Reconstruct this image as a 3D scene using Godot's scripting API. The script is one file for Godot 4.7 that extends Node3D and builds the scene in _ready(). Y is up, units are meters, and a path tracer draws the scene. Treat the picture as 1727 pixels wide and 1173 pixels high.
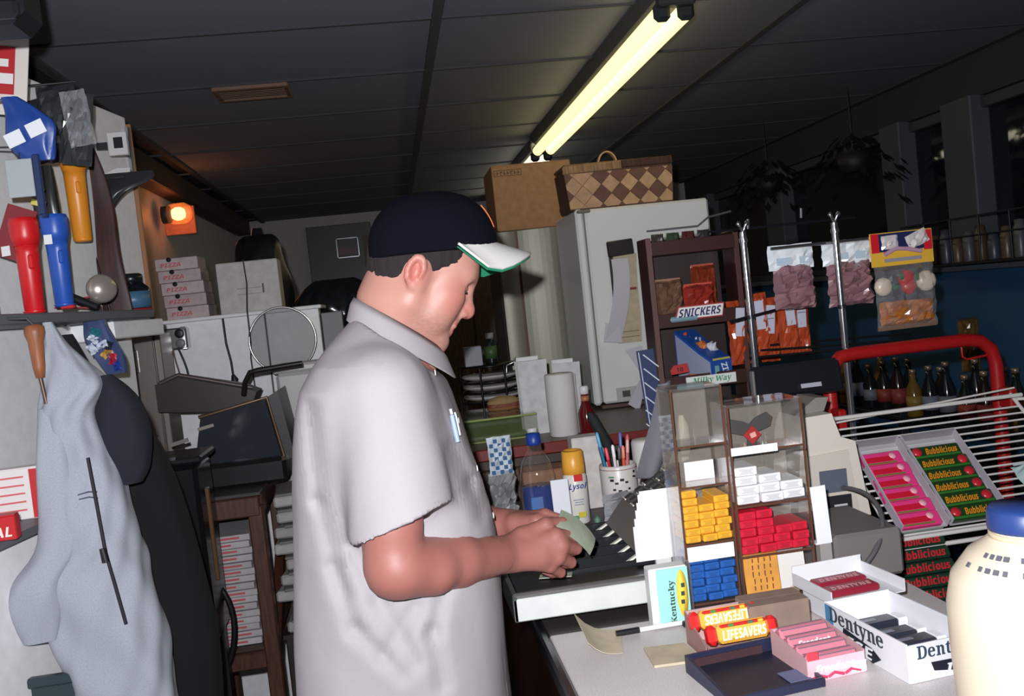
extends Node3D
# A shop counter at night, seen from behind it and lit by a camera flash. Units are metres, y up, -z runs away from the camera.

var taken := {}
var mats := {}
var rng := RandomNumberGenerator.new()


# ---------------------------------------------------------------- mesh building
class MB:
	var st := SurfaceTool.new()
	func _init() -> void:
		st.begin(Mesh.PRIMITIVE_TRIANGLES)
		st.set_smooth_group(-1)
	func flat() -> void:
		st.set_smooth_group(-1)
	func soft(g := 1) -> void:
		st.set_smooth_group(g)
	# corners anticlockwise as seen from outside
	func tri(a: Vector3, b: Vector3, c: Vector3) -> void:
		st.add_vertex(a)
		st.add_vertex(c)
		st.add_vertex(b)
	func quad(a: Vector3, b: Vector3, c: Vector3, d: Vector3) -> void:
		tri(a, b, c)
		tri(a, c, d)
	# a box with chamfered edges
	func box(c: Vector3, s: Vector3, bev := 0.0, b := Basis.IDENTITY) -> MB:
		flat()
		var h := s * 0.5
		var e := minf(bev, minf(h.x, minf(h.y, h.z)) * 0.9)
		var v := {}
		for ix in [-1, 1]:
			for iy in [-1, 1]:
				for iz in [-1, 1]:
					var sg := Vector3(ix, iy, iz)
					for k in 3:
						var p := h - Vector3(e, e, e)
						p[k] = h[k]
						v[[ix, iy, iz, k]] = c + b * (p * sg)
		for k in 3:
			var u := (k + 1) % 3
			var w := (k + 2) % 3
			for sk in [-1, 1]:
				var q := []
				for uv in [[-1, -1], [1, -1], [1, 1], [-1, 1]]:
					var key := [0, 0, 0, k]
					key[k] = sk
					key[u] = uv[0]
					key[w] = uv[1]
					q.append(v[key])
				if sk > 0:
					quad(q[0], q[1], q[2], q[3])
				else:
					quad(q[3], q[2], q[1], q[0])
		if e > 0.0:
			for k in 3:
				var u := (k + 1) % 3
				var w := (k + 2) % 3
				for su in [-1, 1]:
					for sw in [-1, 1]:
						var ka := [0, 0, 0, u]
						ka[u] = su
						ka[w] = sw
						ka[k] = -1
						var kb := ka.duplicate()
						kb[k] = 1
						var kc := kb.duplicate()
						kc[3] = w
						var kd := ka.duplicate()
						kd[3] = w
						if su * sw > 0:
							quad(v[ka], v[kd], v[kc], v[kb])
						else:
							quad(v[ka], v[kb], v[kc], v[kd])
			for ix in [-1, 1]:
				for iy in [-1, 1]:
					for iz in [-1, 1]:
						var t := [v[[ix, iy, iz, 0]], v[[ix, iy, iz, 1]], v[[ix, iy, iz, 2]]]
						if ix * iy * iz > 0:
							tri(t[0], t[1], t[2])
						else:
							tri(t[2], t[1], t[0])
		return self
	# a swept round bar; r is a number or a list of one radius per point
	func tube(pts: Array, r, sides := 8, closed := false) -> MB:
		soft(7)
		var n := pts.size()
		var rings := []
		var side := Vector3.ZERO
		for i in n:
			var a: Vector3 = pts[(i - 1 + n) % n] if closed else pts[maxi(i - 1, 0)]
			var z: Vector3 = pts[(i + 1) % n] if closed else pts[mini(i + 1, n - 1)]
			var t := (z - a).normalized()
			if side == Vector3.ZERO:
				side = t.cross(Vector3.UP if absf(t.y) < 0.9 else Vector3.RIGHT).normalized()
			side = (side - t * side.dot(t)).normalized()
			var up := side.cross(t)
			var rad: float = r[i] if r is Array else r
			var ring := []
			for k in sides:
				var an := TAU * k / sides
				ring.append(pts[i] + (side * cos(an) + up * sin(an)) * rad)
			rings.append(ring)
		for i in (n if closed else n - 1):
			var p: Array = rings[i]
			var q: Array = rings[(i + 1) % n]
			for k in sides:
				var l := (k + 1) % sides
				quad(p[k], q[k], q[l], p[l])
		if not closed:
			flat()
			for k in range(1, sides - 1):
				tri(rings[0][0], rings[0][k], rings[0][k + 1])
				tri(rings[n - 1][0], rings[n - 1][k + 1], rings[n - 1][k])
		return self
	# profile points (radius, height) from bottom to top, turned about y
	func lathe(prof: Array, segs := 24, tf := Transform3D.IDENTITY, group := 3) -> MB:
		soft(group)
		for i in prof.size() - 1:
			var a: Vector2 = prof[i]
			var b: Vector2 = prof[i + 1]
			for k in segs:
				var c0 := TAU * k / segs
				var c1 := TAU * (k + 1) / segs
				var p0 := tf * Vector3(a.x * cos(c0), a.y, -a.x * sin(c0))
				var p1 := tf * Vector3(a.x * cos(c1), a.y, -a.x * sin(c1))
				var q0 := tf * Vector3(b.x * cos(c0), b.y, -b.x * sin(c0))
				var q1 := tf * Vector3(b.x * cos(c1), b.y, -b.x * sin(c1))
				if a.x > 1e-6:
					tri(p0, p1, q1)
				if b.x > 1e-6:
					tri(p0, q1, q0)
		return self
	# polygon (anticlockwise) in xy pushed out along z from z0 to z1
	func prism(poly: PackedVector2Array, z0: float, z1: float, tf := Transform3D.IDENTITY) -> MB:
		flat()
		var n := poly.size()
		for i in n:
			var a := poly[i]
			var b := poly[(i + 1) % n]
			quad(tf * Vector3(a.x, a.y, z0), tf * Vector3(b.x, b.y, z0), tf * Vector3(b.x, b.y, z1), tf * Vector3(a.x, a.y, z1))
		var t := Geometry2D.triangulate_polygon(poly)
		for i in range(0, t.size(), 3):
			var a := poly[t[i]]
			var b := poly[t[i + 1]]
			var c := poly[t[i + 2]]
			if (b - a).cross(c - a) < 0.0:
				var s := b
				b = c
				c = s
			tri(tf * Vector3(a.x, a.y, z1), tf * Vector3(b.x, b.y, z1), tf * Vector3(c.x, c.y, z1))
			tri(tf * Vector3(c.x, c.y, z0), tf * Vector3(b.x, b.y, z0), tf * Vector3(a.x, a.y, z0))
		return self
	# rings of equal length, each anticlockwise seen from the end of the stack
	func loft(rings: Array, group := 5) -> MB:
		soft(group)
		var n: int = rings[0].size()
		for i in rings.size() - 1:
			for k in n:
				var l := (k + 1) % n
				quad(rings[i][k], rings[i][l], rings[i + 1][l], rings[i + 1][k])
		flat()
		for e in [0, rings.size() - 1]:
			var m := Vector3.ZERO
			for p in rings[e]:
				m += p / n
			for k in n:
				if e == 0:
					tri(m, rings[e][(k + 1) % n], rings[e][k])
				else:
					tri(m, rings[e][k], rings[e][(k + 1) % n])
		return self
	# a bent sheet: rows of points, with thickness
	func sheet(rows: Array, thick: float) -> MB:
		var nr := rows.size()
		var nc: int = rows[0].size()
		var off := []
		for i in nr:
			var line := []
			for j in nc:
				var du: Vector3 = rows[i][mini(j + 1, nc - 1)] - rows[i][maxi(j - 1, 0)]
				var dv: Vector3 = rows[mini(i + 1, nr - 1)][j] - rows[maxi(i - 1, 0)][j]
				line.append(du.cross(dv).normalized() * thick)
			off.append(line)
		soft(11)
		for i in nr - 1:
			for j in nc - 1:
				quad(rows[i][j], rows[i][j + 1], rows[i + 1][j + 1], rows[i + 1][j])
		soft(12)
		for i in nr - 1:
			for j in nc - 1:
				quad(rows[i + 1][j] - off[i + 1][j], rows[i + 1][j + 1] - off[i + 1][j + 1], rows[i][j + 1] - off[i][j + 1], rows[i][j] - off[i][j])
		flat()
		for i in nr - 1:
			quad(rows[i][0], rows[i + 1][0], rows[i + 1][0] - off[i + 1][0], rows[i][0] - off[i][0])
			quad(rows[i + 1][nc - 1], rows[i][nc - 1], rows[i][nc - 1] - off[i][nc - 1], rows[i + 1][nc - 1] - off[i + 1][nc - 1])
		for j in nc - 1:
			quad(rows[0][j + 1], rows[0][j], rows[0][j] - off[0][j], rows[0][j + 1] - off[0][j + 1])
			quad(rows[nr - 1][j], rows[nr - 1][j + 1], rows[nr - 1][j + 1] - off[nr - 1][j + 1], rows[nr - 1][j] - off[nr - 1][j])
		return self
	func done() -> ArrayMesh:
		st.generate_normals()
		st.index()
		return st.commit()


# a signed distance field of smoothly joined round bones and blobs, and the surface nets that mesh it
class Field:
	var prims := []      # [kind, a, b, ra, rb, k, cut]
	var near := []
	var extra: Callable  # a further distance, joined with extra_k
	var extra_k := 0.0
	var post: Callable   # changes the distance at the end (creases, cuts)
	func bone(a: Vector3, b: Vector3, ra: float, rb: float, k := 0.02, cut := false) -> void:
		prims.append([0, a, b, ra, rb, k, cut])
	func blob(c: Vector3, r: Vector3, k := 0.02, cut := false) -> void:
		prims.append([1, c, r, 0.0, 0.0, k, cut])
	func one(q: Array, p: Vector3) -> float:
		if q[0] == 0:
			var ab: Vector3 = q[2] - q[1]
			var ap: Vector3 = p - q[1]
			var t := clampf(ap.dot(ab) / maxf(ab.length_squared(), 1e-9), 0.0, 1.0)
			return ap.distance_to(ab * t) - lerpf(q[3], q[4], t)
		var d: Vector3 = (p - q[1]) / q[2]
		var k0 := d.length()
		var k1: float = (d / q[2]).length()
		return k0 * (k0 - 1.0) / maxf(k1, 1e-6)
	func focus(c: Vector3, rad: float) -> void:
		near = []
		var best := 1e9
		for q in prims:
			if not q[6]:
				best = minf(best, one(q, c))
		for q in prims:
			if one(q, c) - q[5] * 1.5 < (rad if q[6] else maxf(best, 0.0) + 2.2 * rad):
				near.append(q)
	func at(p: Vector3) -> float:
		var d := 1e3
		if extra.is_valid():
			d = extra.call(p)
		for q in near:
			var e := one(q, p)
			var k: float = q[5]
			if q[6]:
				e = -e
				var h := maxf(k - absf(d - e), 0.0) / k
				d = maxf(d, e) + h * h * k * 0.25
			else:
				var h := maxf(k - absf(d - e), 0.0) / k
				d = minf(d, e) - h * h * k * 0.25
		if post.is_valid():
			d = post.call(p, d)
		return d
	# adds the surface inside the box lo..hi to the arrays
	func mesh(lo: Vector3, hi: Vector3, cell: float, tf: Transform3D, vs: PackedVector3Array, ns: PackedVector3Array, ix: PackedInt32Array) -> Array:
		var nx := int(ceil((hi.x - lo.x) / cell)) + 1
		var ny := int(ceil((hi.y - lo.y) / cell)) + 1
		var nz := int(ceil((hi.z - lo.z) / cell)) + 1
		var val := PackedFloat32Array()
		val.resize(nx * ny * nz)
		val.fill(9.0)
		var B := 6
		var blocks := []
		var half := cell * B * 0.5
		for bz in range(0, nz, B):
			for by in range(0, ny, B):
				for bx in range(0, nx, B):
					var c := lo + Vector3(bx, by, bz) * cell + Vector3(half, half, half)
					focus(c, half * 1.8)
					var d := at(c)
					if absf(d) > half * (4.5 if extra.is_valid() else 2.6):
						if d < 0.0:
							for z in range(bz, mini(bz + B, nz)):
								for y in range(by, mini(by + B, ny)):
									for x in range(bx, mini(bx + B, nx)):
										val[(z * ny + y) * nx + x] = -9.0
						continue
					blocks.append([bx, by, bz])
					for z in range(bz, mini(bz + B, nz)):
						for y in range(by, mini(by + B, ny)):
							for x in range(bx, mini(bx + B, nx)):
								val[(z * ny + y) * nx + x] = at(lo + Vector3(x, y, z) * cell)
		var idx := {}
		var sx := 1
		var sy := nx
		var sz := nx * ny
		var offs := [0, sx, sy, sx + sy, sz, sz + sx, sz + sy, sz + sx + sy]
		var edges := [[0, 1], [2, 3], [4, 5], [6, 7], [0, 2], [1, 3], [4, 6], [5, 7], [0, 4], [1, 5], [2, 6], [3, 7]]
		for bl in blocks:
			focus(lo + Vector3(bl[0], bl[1], bl[2]) * cell + Vector3(half, half, half), half * 1.9)
			for z in range(maxi(bl[2] - 1, 0), mini(bl[2] + B, nz - 1)):
				for y in range(maxi(bl[1] - 1, 0), mini(bl[1] + B, ny - 1)):
					for x in range(maxi(bl[0] - 1, 0), mini(bl[0] + B, nx - 1)):
						var o := (z * ny + y) * nx + x
						if idx.has(o):
							continue
						var m := 0
						var wild := false
						for k in 8:
							var w: float = val[o + offs[k]]
							if w < 0.0:
								m |= 1 << k
							if absf(w) > 8.0:
								wild = true
						if m == 0 or m == 255 or wild:
							continue
						var s := Vector3.ZERO
						var n := 0
						for e in edges:
							var ia: int = e[0]
							var ib: int = e[1]
							if ((m >> ia) & 1) != ((m >> ib) & 1):
								var va: float = val[o + offs[ia]]
								var vb: float = val[o + offs[ib]]
								var t := va / (va - vb)
								var pa := Vector3(ia & 1, (ia >> 1) & 1, (ia >> 2) & 1)
								var pb := Vector3(ib & 1, (ib >> 1) & 1, (ib >> 2) & 1)
								s += pa.lerp(pb, t)
								n += 1
						s /= n
						var g := Vector3(
							val[o + sx] + val[o + sx + sy] + val[o + sx + sz] + val[o + sx + sy + sz] - val[o] - val[o + sy] - val[o + sz] - val[o + sy + sz],
							val[o + sy] + val[o + sx + sy] + val[o + sy + sz] + val[o + sx + sy + sz] - val[o] - val[o + sx] - val[o + sz] - val[o + sx + sz],
							val[o + sz] + val[o + sx + sz] + val[o + sy + sz] + val[o + sx + sy + sz] - val[o] - val[o + sx] - val[o + sy] - val[o + sx + sy])
						idx[o] = vs.size()
						vs.append(tf * (lo + (Vector3(x, y, z) + s) * cell))
						ns.append((tf.basis * g).normalized())
		for o in idx:
			# three edges leaving the low corner of the cell
			for a in 3:
				var st: int = [sx, sy, sz][a]
				var su: int = [sy, sz, sx][a]
				var sv: int = [sz, sx, sy][a]
				var in0: bool = val[o] < 0.0
				var in1: bool = val[o + st] < 0.0
				if in0 == in1:
					continue
				var c0: int = idx.get(o, -1)
				var c1: int = idx.get(o - su, -1)
				var c2: int = idx.get(o - su - sv, -1)
				var c3: int = idx.get(o - sv, -1)
				if c1 < 0 or c2 < 0 or c3 < 0:
					continue
				if in0:
					ix.append_array([c0, c2, c1, c0, c3, c2])
				else:
					ix.append_array([c0, c1, c2, c0, c2, c3])
		return [vs, ns, ix]


func from_arrays(a: Array, cols = null) -> ArrayMesh:
	var arr := []
	arr.resize(Mesh.ARRAY_MAX)
	arr[Mesh.ARRAY_VERTEX] = a[0]
	arr[Mesh.ARRAY_NORMAL] = a[1]
	arr[Mesh.ARRAY_INDEX] = a[2]
	if cols != null:
		arr[Mesh.ARRAY_COLOR] = cols
	var m := ArrayMesh.new()
	m.add_surface_from_arrays(Mesh.PRIMITIVE_TRIANGLES, arr)
	return m


# ---------------------------------------------------------------- things, parts, materials
func numbered(called: String) -> String:
	if not taken.has(called):
		taken[called] = 0
		return called
	taken[called] += 1
	return "%s_%03d" % [called, taken[called]]


func tag(o: Node, label: String, category: String, group := "") -> void:
	o.set_meta("label", label)
	o.set_meta("category", category)
	if group:
		o.set_meta("group", group)


func thing(called: String, label: String, category: String, at := Vector3.ZERO, turn := 0.0, group := "") -> Node3D:
	var o := Node3D.new()
	o.name = numbered(called)
	add_child(o)
	o.position = at
	o.rotation.y = turn
	tag(o, label, category, group)
	return o


func part(called: String, mesh, material: Material, parent: Node = self, tf := Transform3D.IDENTITY) -> MeshInstance3D:
	var o := MeshInstance3D.new()
	o.mesh = mesh.done() if mesh is MB else mesh
	o.material_override = material
	o.name = numbered(called) if parent == self else called
	o.transform = tf
	parent.add_child(o, true)
	return o


func single(called: String, label: String, category: String, mesh, material: Material, at := Vector3.ZERO, turn := 0.0, group := "") -> MeshInstance3D:
	var o := part(called, mesh, material, self, Transform3D(Basis(Vector3.UP, turn), at))
	tag(o, label, category, group)
	return o


func struct(called: String, mesh, material: Material, at := Vector3.ZERO) -> MeshInstance3D:
	var o := part(called, mesh, material, self, Transform3D(Basis.IDENTITY, at))
	o.set_meta("kind", "structure")
	return o


func copy_of(src: Node3D, label: String, at: Vector3, turn := 0.0) -> Node3D:
	var c: Node3D = src.duplicate()
	c.name = numbered(String(src.get_meta("base_name", src.name)))
	add_child(c)
	c.position = at
	c.rotation.y = turn
	c.set_meta("label", label)
	return c


func col(r: int, g: int, b: int) -> Color:
	return Color8(r, g, b)


func mat(r: int, g: int, b: int, rough := 0.6, metal := 0.0, grain := "") -> StandardMaterial3D:
	var key := "%d,%d,%d,%.2f,%.2f,%s" % [r, g, b, rough, metal, grain]
	if mats.has(key):
		return mats[key]
	var m := StandardMaterial3D.new()
	m.albedo_color = Color8(r, g, b)
	m.roughness = rough
	m.metallic = metal
	if grain:
		var gsc: Array = {"cloth": [1.0, 9.0], "speckle": [1.0, 7.0], "wood": [1.0, 2.5], "card": [1.0, 3.0], "worn": [1.0, 1.7]}[grain]
		m.albedo_texture = grain_tex(grain)
		m.uv1_triplanar = true
		m.uv1_scale = Vector3.ONE * float(gsc[1])
		if grain == "wood":
			m.uv1_scale = Vector3(9, 1.2, 9)
		if grain == "cloth":
			m.heightmap_enabled = false
	mats[key] = m
	return m


var grains := {}
func grain_tex(kind: String) -> Texture2D:
	if grains.has(kind):
		return grains[kind]
	var n := FastNoiseLite.new()
	n.seed = 11 + grains.size()
	n.noise_type = FastNoiseLite.TYPE_SIMPLEX_SMOOTH
	n.fractal_octaves = 4
	var lo := 0.8
	match kind:
		"cloth":
			n.frequency = 0.2
			lo = 0.93
		"speckle":
			n.frequency = 0.16
			lo = 0.86
		"wood":
			n.frequency = 0.03
			lo = 0.6
		"card":
			n.frequency = 0.03
			lo = 0.88
		"worn":
			n.frequency = 0.05
			lo = 0.95
	var t := NoiseTexture2D.new()
	t.width = 256
	t.height = 256
	t.seamless = true
	t.noise = n
	var ramp := Gradient.new()
	ramp.set_color(0, Color(lo, lo, lo))
	ramp.set_color(1, Color(1, 1, 1))
	t.color_ramp = ramp
	grains[kind] = t
	return t


func glass(r: int, g: int, b: int, a: float, rough := 0.04) -> StandardMaterial3D:
	var key := "glass%d,%d,%d,%.3f,%.2f" % [r, g, b, a, rough]
	if mats.has(key):
		return mats[key]
	var m := StandardMaterial3D.new()
	m.albedo_color = Color(Color8(r, g, b), a)
	m.transparency = BaseMaterial3D.TRANSPARENCY_ALPHA
	m.roughness = rough
	mats[key] = m
	return m


# lettering as a thin solid; laid on a face whose frame is tf (x along the writing, z out of the face); fits width w and height h
func letters(text: String, w: float, h: float, material: Material, parent: Node, tf: Transform3D, bold := true, serif := false, slant := 0.0, called := "lettering") -> MeshInstance3D:
	var t := TextMesh.new()
	t.text = text
	var f := SystemFont.new()
	f.font_names = PackedStringArray(["Droid Serif" if serif else "Droid Sans"])
	f.font_weight = 700 if bold else 400
	t.font = f
	t.font_size = 24
	t.pixel_size = 0.01
	t.depth = 0.05
	t.curve_step = 2.0
	t.horizontal_alignment = HORIZONTAL_ALIGNMENT_CENTER
	t.vertical_alignment = VERTICAL_ALIGNMENT_CENTER
	var bb := t.get_aabb()
	var s := Basis(Vector3(w / maxf(bb.size.x, 0.01), 0, 0), Vector3(slant * h / maxf(bb.size.y, 0.01), h / maxf(bb.size.y, 0.01), 0), Vector3(0, 0, 0.016))
	var mid := bb.get_center()
	mid.z = 0.0
	return part(called, t, material, parent, tf * Transform3D(s, -(s * mid)))


func frame(origin: Vector3, x: Vector3, y: Vector3) -> Transform3D:
	var bx := x.normalized()
	var bz := bx.cross(y).normalized()
	return Transform3D(Basis(bx, bz.cross(bx), bz), origin)


func bez(a: Vector3, b: Vector3, c: Vector3, d: Vector3, n := 12) -> Array:
	var out := []
	for i in n + 1:
		out.append(a.bezier_interpolate(b, c, d, float(i) / n))
	return out


func V(x: float, y: float, z: float) -> Vector3:
	return Vector3(x, y, z)


func V_tf(x: float, y: float, z: float) -> Transform3D:
	return Transform3D(Basis.IDENTITY, Vector3(x, y, z))


func _ready() -> void:
	rng.seed = 7
	# ---- camera
	var cam := Camera3D.new()
	cam.name = "camera"
	cam.fov = 40.262
	cam.near = 0.05
	cam.far = 60.0
	cam.rotation_order = EULER_ORDER_YXZ
	cam.position = Vector3(0, 1.55, 0)
	cam.rotation = Vector3(deg_to_rad(-2.867), deg_to_rad(-6.975), deg_to_rad(-6.2))
	add_child(cam)
	cam.current = true
	# ---- environment: a closed room at night
	var env := Environment.new()
	env.background_mode = Environment.BG_COLOR
	env.background_color = Color(0.02, 0.025, 0.04)
	env.tonemap_mode = Environment.TONE_MAPPER_LINEAR
	env.tonemap_exposure = 1.0
	env.sdfgi_enabled = true
	env.ssao_enabled = true
	env.ssil_enabled = true
	var we := WorldEnvironment.new()
	we.name = "environment"
	we.environment = env
	add_child(we)
	# ---- the camera's own flash, left of and above the lens
	var fl := SpotLight3D.new()
	fl.name = "camera_flash"
	fl.light_color = Color(0.97, 0.98, 1.0)
	fl.light_energy = 4.9
	fl.light_size = 0.012
	fl.spot_angle = 72.0
	fl.spot_angle_attenuation = 1.0
	fl.spot_range = 30.0
	fl.spot_attenuation = 2.0
	fl.shadow_enabled = true
	fl.position = cam.transform * Vector3(-0.045, 0.07, 0.0)
	fl.rotation_order = EULER_ORDER_YXZ
	fl.rotation = Vector3(deg_to_rad(-2.0), deg_to_rad(-4.0), 0)
	add_child(fl)
	build_room()
	build_left()
	build_back()
	build_counter()
	build_right()
	build_store()
	build_man()


# ---------------------------------------------------------------- the room
func build_room() -> void:
	var white := mat(196, 190, 190, 0.55, 0.0, "worn")
	var grey := mat(138, 140, 146, 0.85, 0.0, "speckle")
	# floor: vinyl tiles seen only in gaps
	struct("floor", MB.new().box(V(1.2, -0.05, -3.6), V(5.4, 0.1, 9.6)), mat(70, 64, 58, 0.5, 0.0, "worn"))
	struct("wall_left", MB.new().box(V(-1.2, 1.25, -3.6), V(0.1, 2.7, 9.6)), white)
	struct("wall_back", MB.new().box(V(1.0, 1.25, -8.25), V(5.0, 2.7, 0.1)), mat(176, 172, 172, 0.7, 0.0, "worn"))
	struct("wall_front", MB.new().box(V(1.0, 1.25, 1.15), V(5.0, 2.7, 0.1)), white)
	# right wall: blue below, window bays above
	struct("wall_right", MB.new().box(V(2.72, 0.73, -3.6), V(0.1, 1.5, 9.6)), mat(44, 88, 128, 0.6, 0.0, "worn"))
	struct("wall_right_top", MB.new().box(V(2.74, 2.36, -3.6), V(0.1, 0.26, 9.6)), mat(44, 56, 52, 0.8))
	struct("trim_1", MB.new().box(V(2.64, 1.475, -3.6), V(0.1, 0.03, 9.5), 0.004), mat(90, 100, 112, 0.5))
	var posts := [[-7.6, 0.22], [-6.2, 0.28], [-4.66, 0.19], [-4.08, 0.23], [-2.5, 0.25], [-0.6, 0.25]]
	for i in posts.size():
		var s := struct("trim_%d" % (i + 2), MB.new().box(V(2.69, 1.86, posts[i][0]), V(0.1, 0.76, posts[i][1]), 0.006), mat(74, 78, 84, 0.6))
		s.set_meta("label", "painted post between dark shop windows")
	for i in posts.size() - 1:
		var z0: float = posts[i][0]
		var z1: float = posts[i + 1][0]
		var w := struct("window_%d" % (i + 1), MB.new().box(V(2.735, 1.86, (z0 + z1) * 0.5), V(0.012, 0.76, z1 - z0)), glass(20, 26, 30, 0.55, 0.05))
		part("sash", MB.new().box(V(2.72, 1.51, (z0 + z1) * 0.5), V(0.05, 0.04, z1 - z0 - 0.2), 0.004).box(V(2.72, 2.2, (z0 + z1) * 0.5), V(0.05, 0.05, z1 - z0 - 0.2), 0.004), mat(60, 64, 70, 0.5), w)
	# ceiling: a dark slab with dropped panels below it
	var ceil_node := struct("ceiling", MB.new().box(V(1.2, 2.52, -3.6), V(5.4, 0.16, 9.9)), mat(30, 30, 32, 0.9))
	var tiles := []
	for v in 3:
		var g: int = [0, -7, 5][v]
		tiles.append([MB.new().box(V(0, 0, 0), V(1.195, 0.012, 0.615), 0.0).done(), mat(124 + g, 128 + g, 138 + g, 0.9, 0.0, "speckle")])
	for ix in range(-1, 3):
		for iz in range(-1, 10):
			var v := (ix * 7 + iz * 3 + 31) % 3
			var sag := 0.0015 * sin(ix * 5.1 + iz * 2.3)
			part("ceiling_panel", tiles[v][0], tiles[v][1], ceil_node, Transform3D(Basis(Vector3.RIGHT, 0.002 * sin(iz * 3.7 + ix)), V(0.235 + 1.21 * (ix + 0.5) - 0.0, 2.432 + sag, -2.91 - 0.62 * (iz - 0.5) - 0.62)))
	for ix in range(-1, 4):
		part("ceiling_bar", MB.new().box(V(0.235 + 1.21 * ix, 2.4215, -4.6), V(0.03, 0.012, 7.4)), mat(62, 62, 66, 0.9), ceil_node)
	for iz in range(-1, 11):
		part("ceiling_bar", MB.new().box(V(0.84, 2.4225, -2.6 - 0.62 * (iz - 0.5) - 0.62), V(4.2, 0.008, 0.012)), mat(66, 66, 70, 0.9), ceil_node)
	# left trim strips where wall and ceiling meet
	struct("trim_9", MB.new().box(V(-1.1, 2.36, -4.6), V(0.1, 0.12, 6.6), 0.006), mat(78, 56, 46, 0.6, 0.0, "wood"))
	# ---- ceiling vent
	var vt := thing("ceiling_vent", "brown louvred vent set in the grey ceiling panels", "vent", V(-0.41, 2.412, -3.62))
	part("vent_frame", MB.new().box(V(0, 0, -0.085), V(0.27, 0.016, 0.02), 0.003).box(V(0, 0, 0.085), V(0.27, 0.016, 0.02), 0.003).box(V(-0.125, 0, 0), V(0.02, 0.016, 0.15), 0.003).box(V(0.125, 0, 0), V(0.02, 0.016, 0.15), 0.003), mat(112, 84, 66, 0.5), vt)
	part("vent_backing", MB.new().box(V(0, 0.006, 0), V(0.24, 0.004, 0.16)), mat(40, 32, 28, 0.8), vt)
	var sl := MB.new().box(V(0, 0, 0), V(0.235, 0.003, 0.02), 0.0, Basis(Vector3.RIGHT, 0.5)).done()
	for k in 6:
		part("slat", sl, mat(104, 78, 62, 0.5), vt, Transform3D(Basis.IDENTITY, V(0, -0.001, -0.062 + 0.025 * k)))
	# ---- fluorescent fittings
	fluorescent(V(0.91, 2.36, -3.9), 2.36, 0.075, "long twin tube ceiling light with dark end sockets", Color(1.0, 0.91, 0.66), 1.4)
	fluorescent(V(0.93, 2.36, -6.5), 2.4, 0.06, "farther ceiling tube light, seen just above the cardboard box", Color(1.0, 0.97, 0.84), 1.3)
	# ---- dark framed monitor at the upper corner
	var mo := thing("wall_monitor", "dark boxy monitor hung under the ceiling in the upper corner", "monitor", V(-0.685, 2.07, -1.6))
	part("casing", MB.new().box(V(0, 0.11, -0.05), V(0.33, 0.22, 0.12), 0.02), mat(24, 26, 30, 0.45), mo)
	part("bezel", MB.new().box(V(0, 0.205, 0.015), V(0.33, 0.03, 0.02), 0.006).box(V(0, 0.015, 0.015), V(0.33, 0.03, 0.02), 0.006).box(V(-0.15, 0.11, 0.015), V(0.03, 0.16, 0.02), 0.006).box(V(0.15, 0.11, 0.015), V(0.03, 0.16, 0.02), 0.006), mat(30, 32, 36, 0.3), mo)
	part("screen", MB.new().box(V(0, 0.11, 0.008), V(0.28, 0.17, 0.006)), mat(52, 56, 64, 0.12), mo)
	part("chrome_badge", MB.new().box(V(0.105, 0.012, 0.0265), V(0.03, 0.01, 0.004), 0.001), mat(220, 220, 224, 0.15, 0.8), mo)
	part("hanging_bracket", MB.new().tube([V(0, 0.2, -0.05), V(0, 0.35, -0.05)], 0.015).box(V(0, 0.352, -0.05), V(0.1, 0.012, 0.1)), mat(24, 24, 26, 0.4), mo)
	# ---- bulb on the left wall
	var lb := thing("wall_lamp", "lit orange bulb in a jar-shaped fitting on the left wall", "lamp", V(-1.14, 2.155, -5.15))
	part("backing_board", MB.new().box(V(0.07, 0.015, -0.19), V(0.16, 0.15, 0.02), 0.003), mat(214, 120, 80, 0.6, 0.0, "card"), lb)  # the bulb's orange glow is put into this board's colour
	part("lamp_socket", MB.new().lathe([Vector2(0, 0), Vector2(0.045, 0), Vector2(0.045, 0.04), Vector2(0.03, 0.05), Vector2(0, 0.05)], 16, Transform3D(Basis(Vector3.FORWARD, PI / 2), V(0.022, 0.03, 0))), mat(60, 48, 40, 0.5), lb)
	var gl := mat(255, 190, 130, 0.3)
	var bm := StandardMaterial3D.new()
	bm.albedo_color = Color(1, 0.8, 0.6)
	bm.emission_enabled = true
	bm.emission = Color(1.0, 0.8, 0.5)
	bm.emission_energy_multiplier = 3.0
	part("bulb", MB.new().lathe([Vector2(0, -0.055), Vector2(0.03, -0.047), Vector2(0.046, -0.02), Vector2(0.046, 0.01), Vector2(0.03, 0.04), Vector2(0.018, 0.06), Vector2(0, 0.06)], 16, Transform3D(Basis(Vector3.FORWARD, -PI / 2).scaled(Vector3.ONE * 0.75), V(0.1, 0.03, 0))), bm, lb)
	part("glass_jar", MB.new().lathe([Vector2(0.035, 0.0), Vector2(0.05, 0.015), Vector2(0.055, 0.05), Vector2(0.055, 0.1), Vector2(0.035, 0.13), Vector2(0.0, 0.135)], 28, Transform3D(Basis(Vector3.FORWARD, PI / 2), V(0.04, 0.03, 0))), glass(255, 200, 150, 0.12, 0.1), lb)
	var ol := OmniLight3D.new()
	ol.name = "bulb_light"
	ol.light_color = Color(1.0, 0.5, 0.22)
	ol.light_energy = 0.02
	ol.light_size = 0.03
	ol.omni_range = 12.0
	ol.omni_attenuation = 2.0
	ol.shadow_enabled = true
	lb.add_child(ol)
	ol.position = V(0.1, 0.03, 0)


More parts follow.
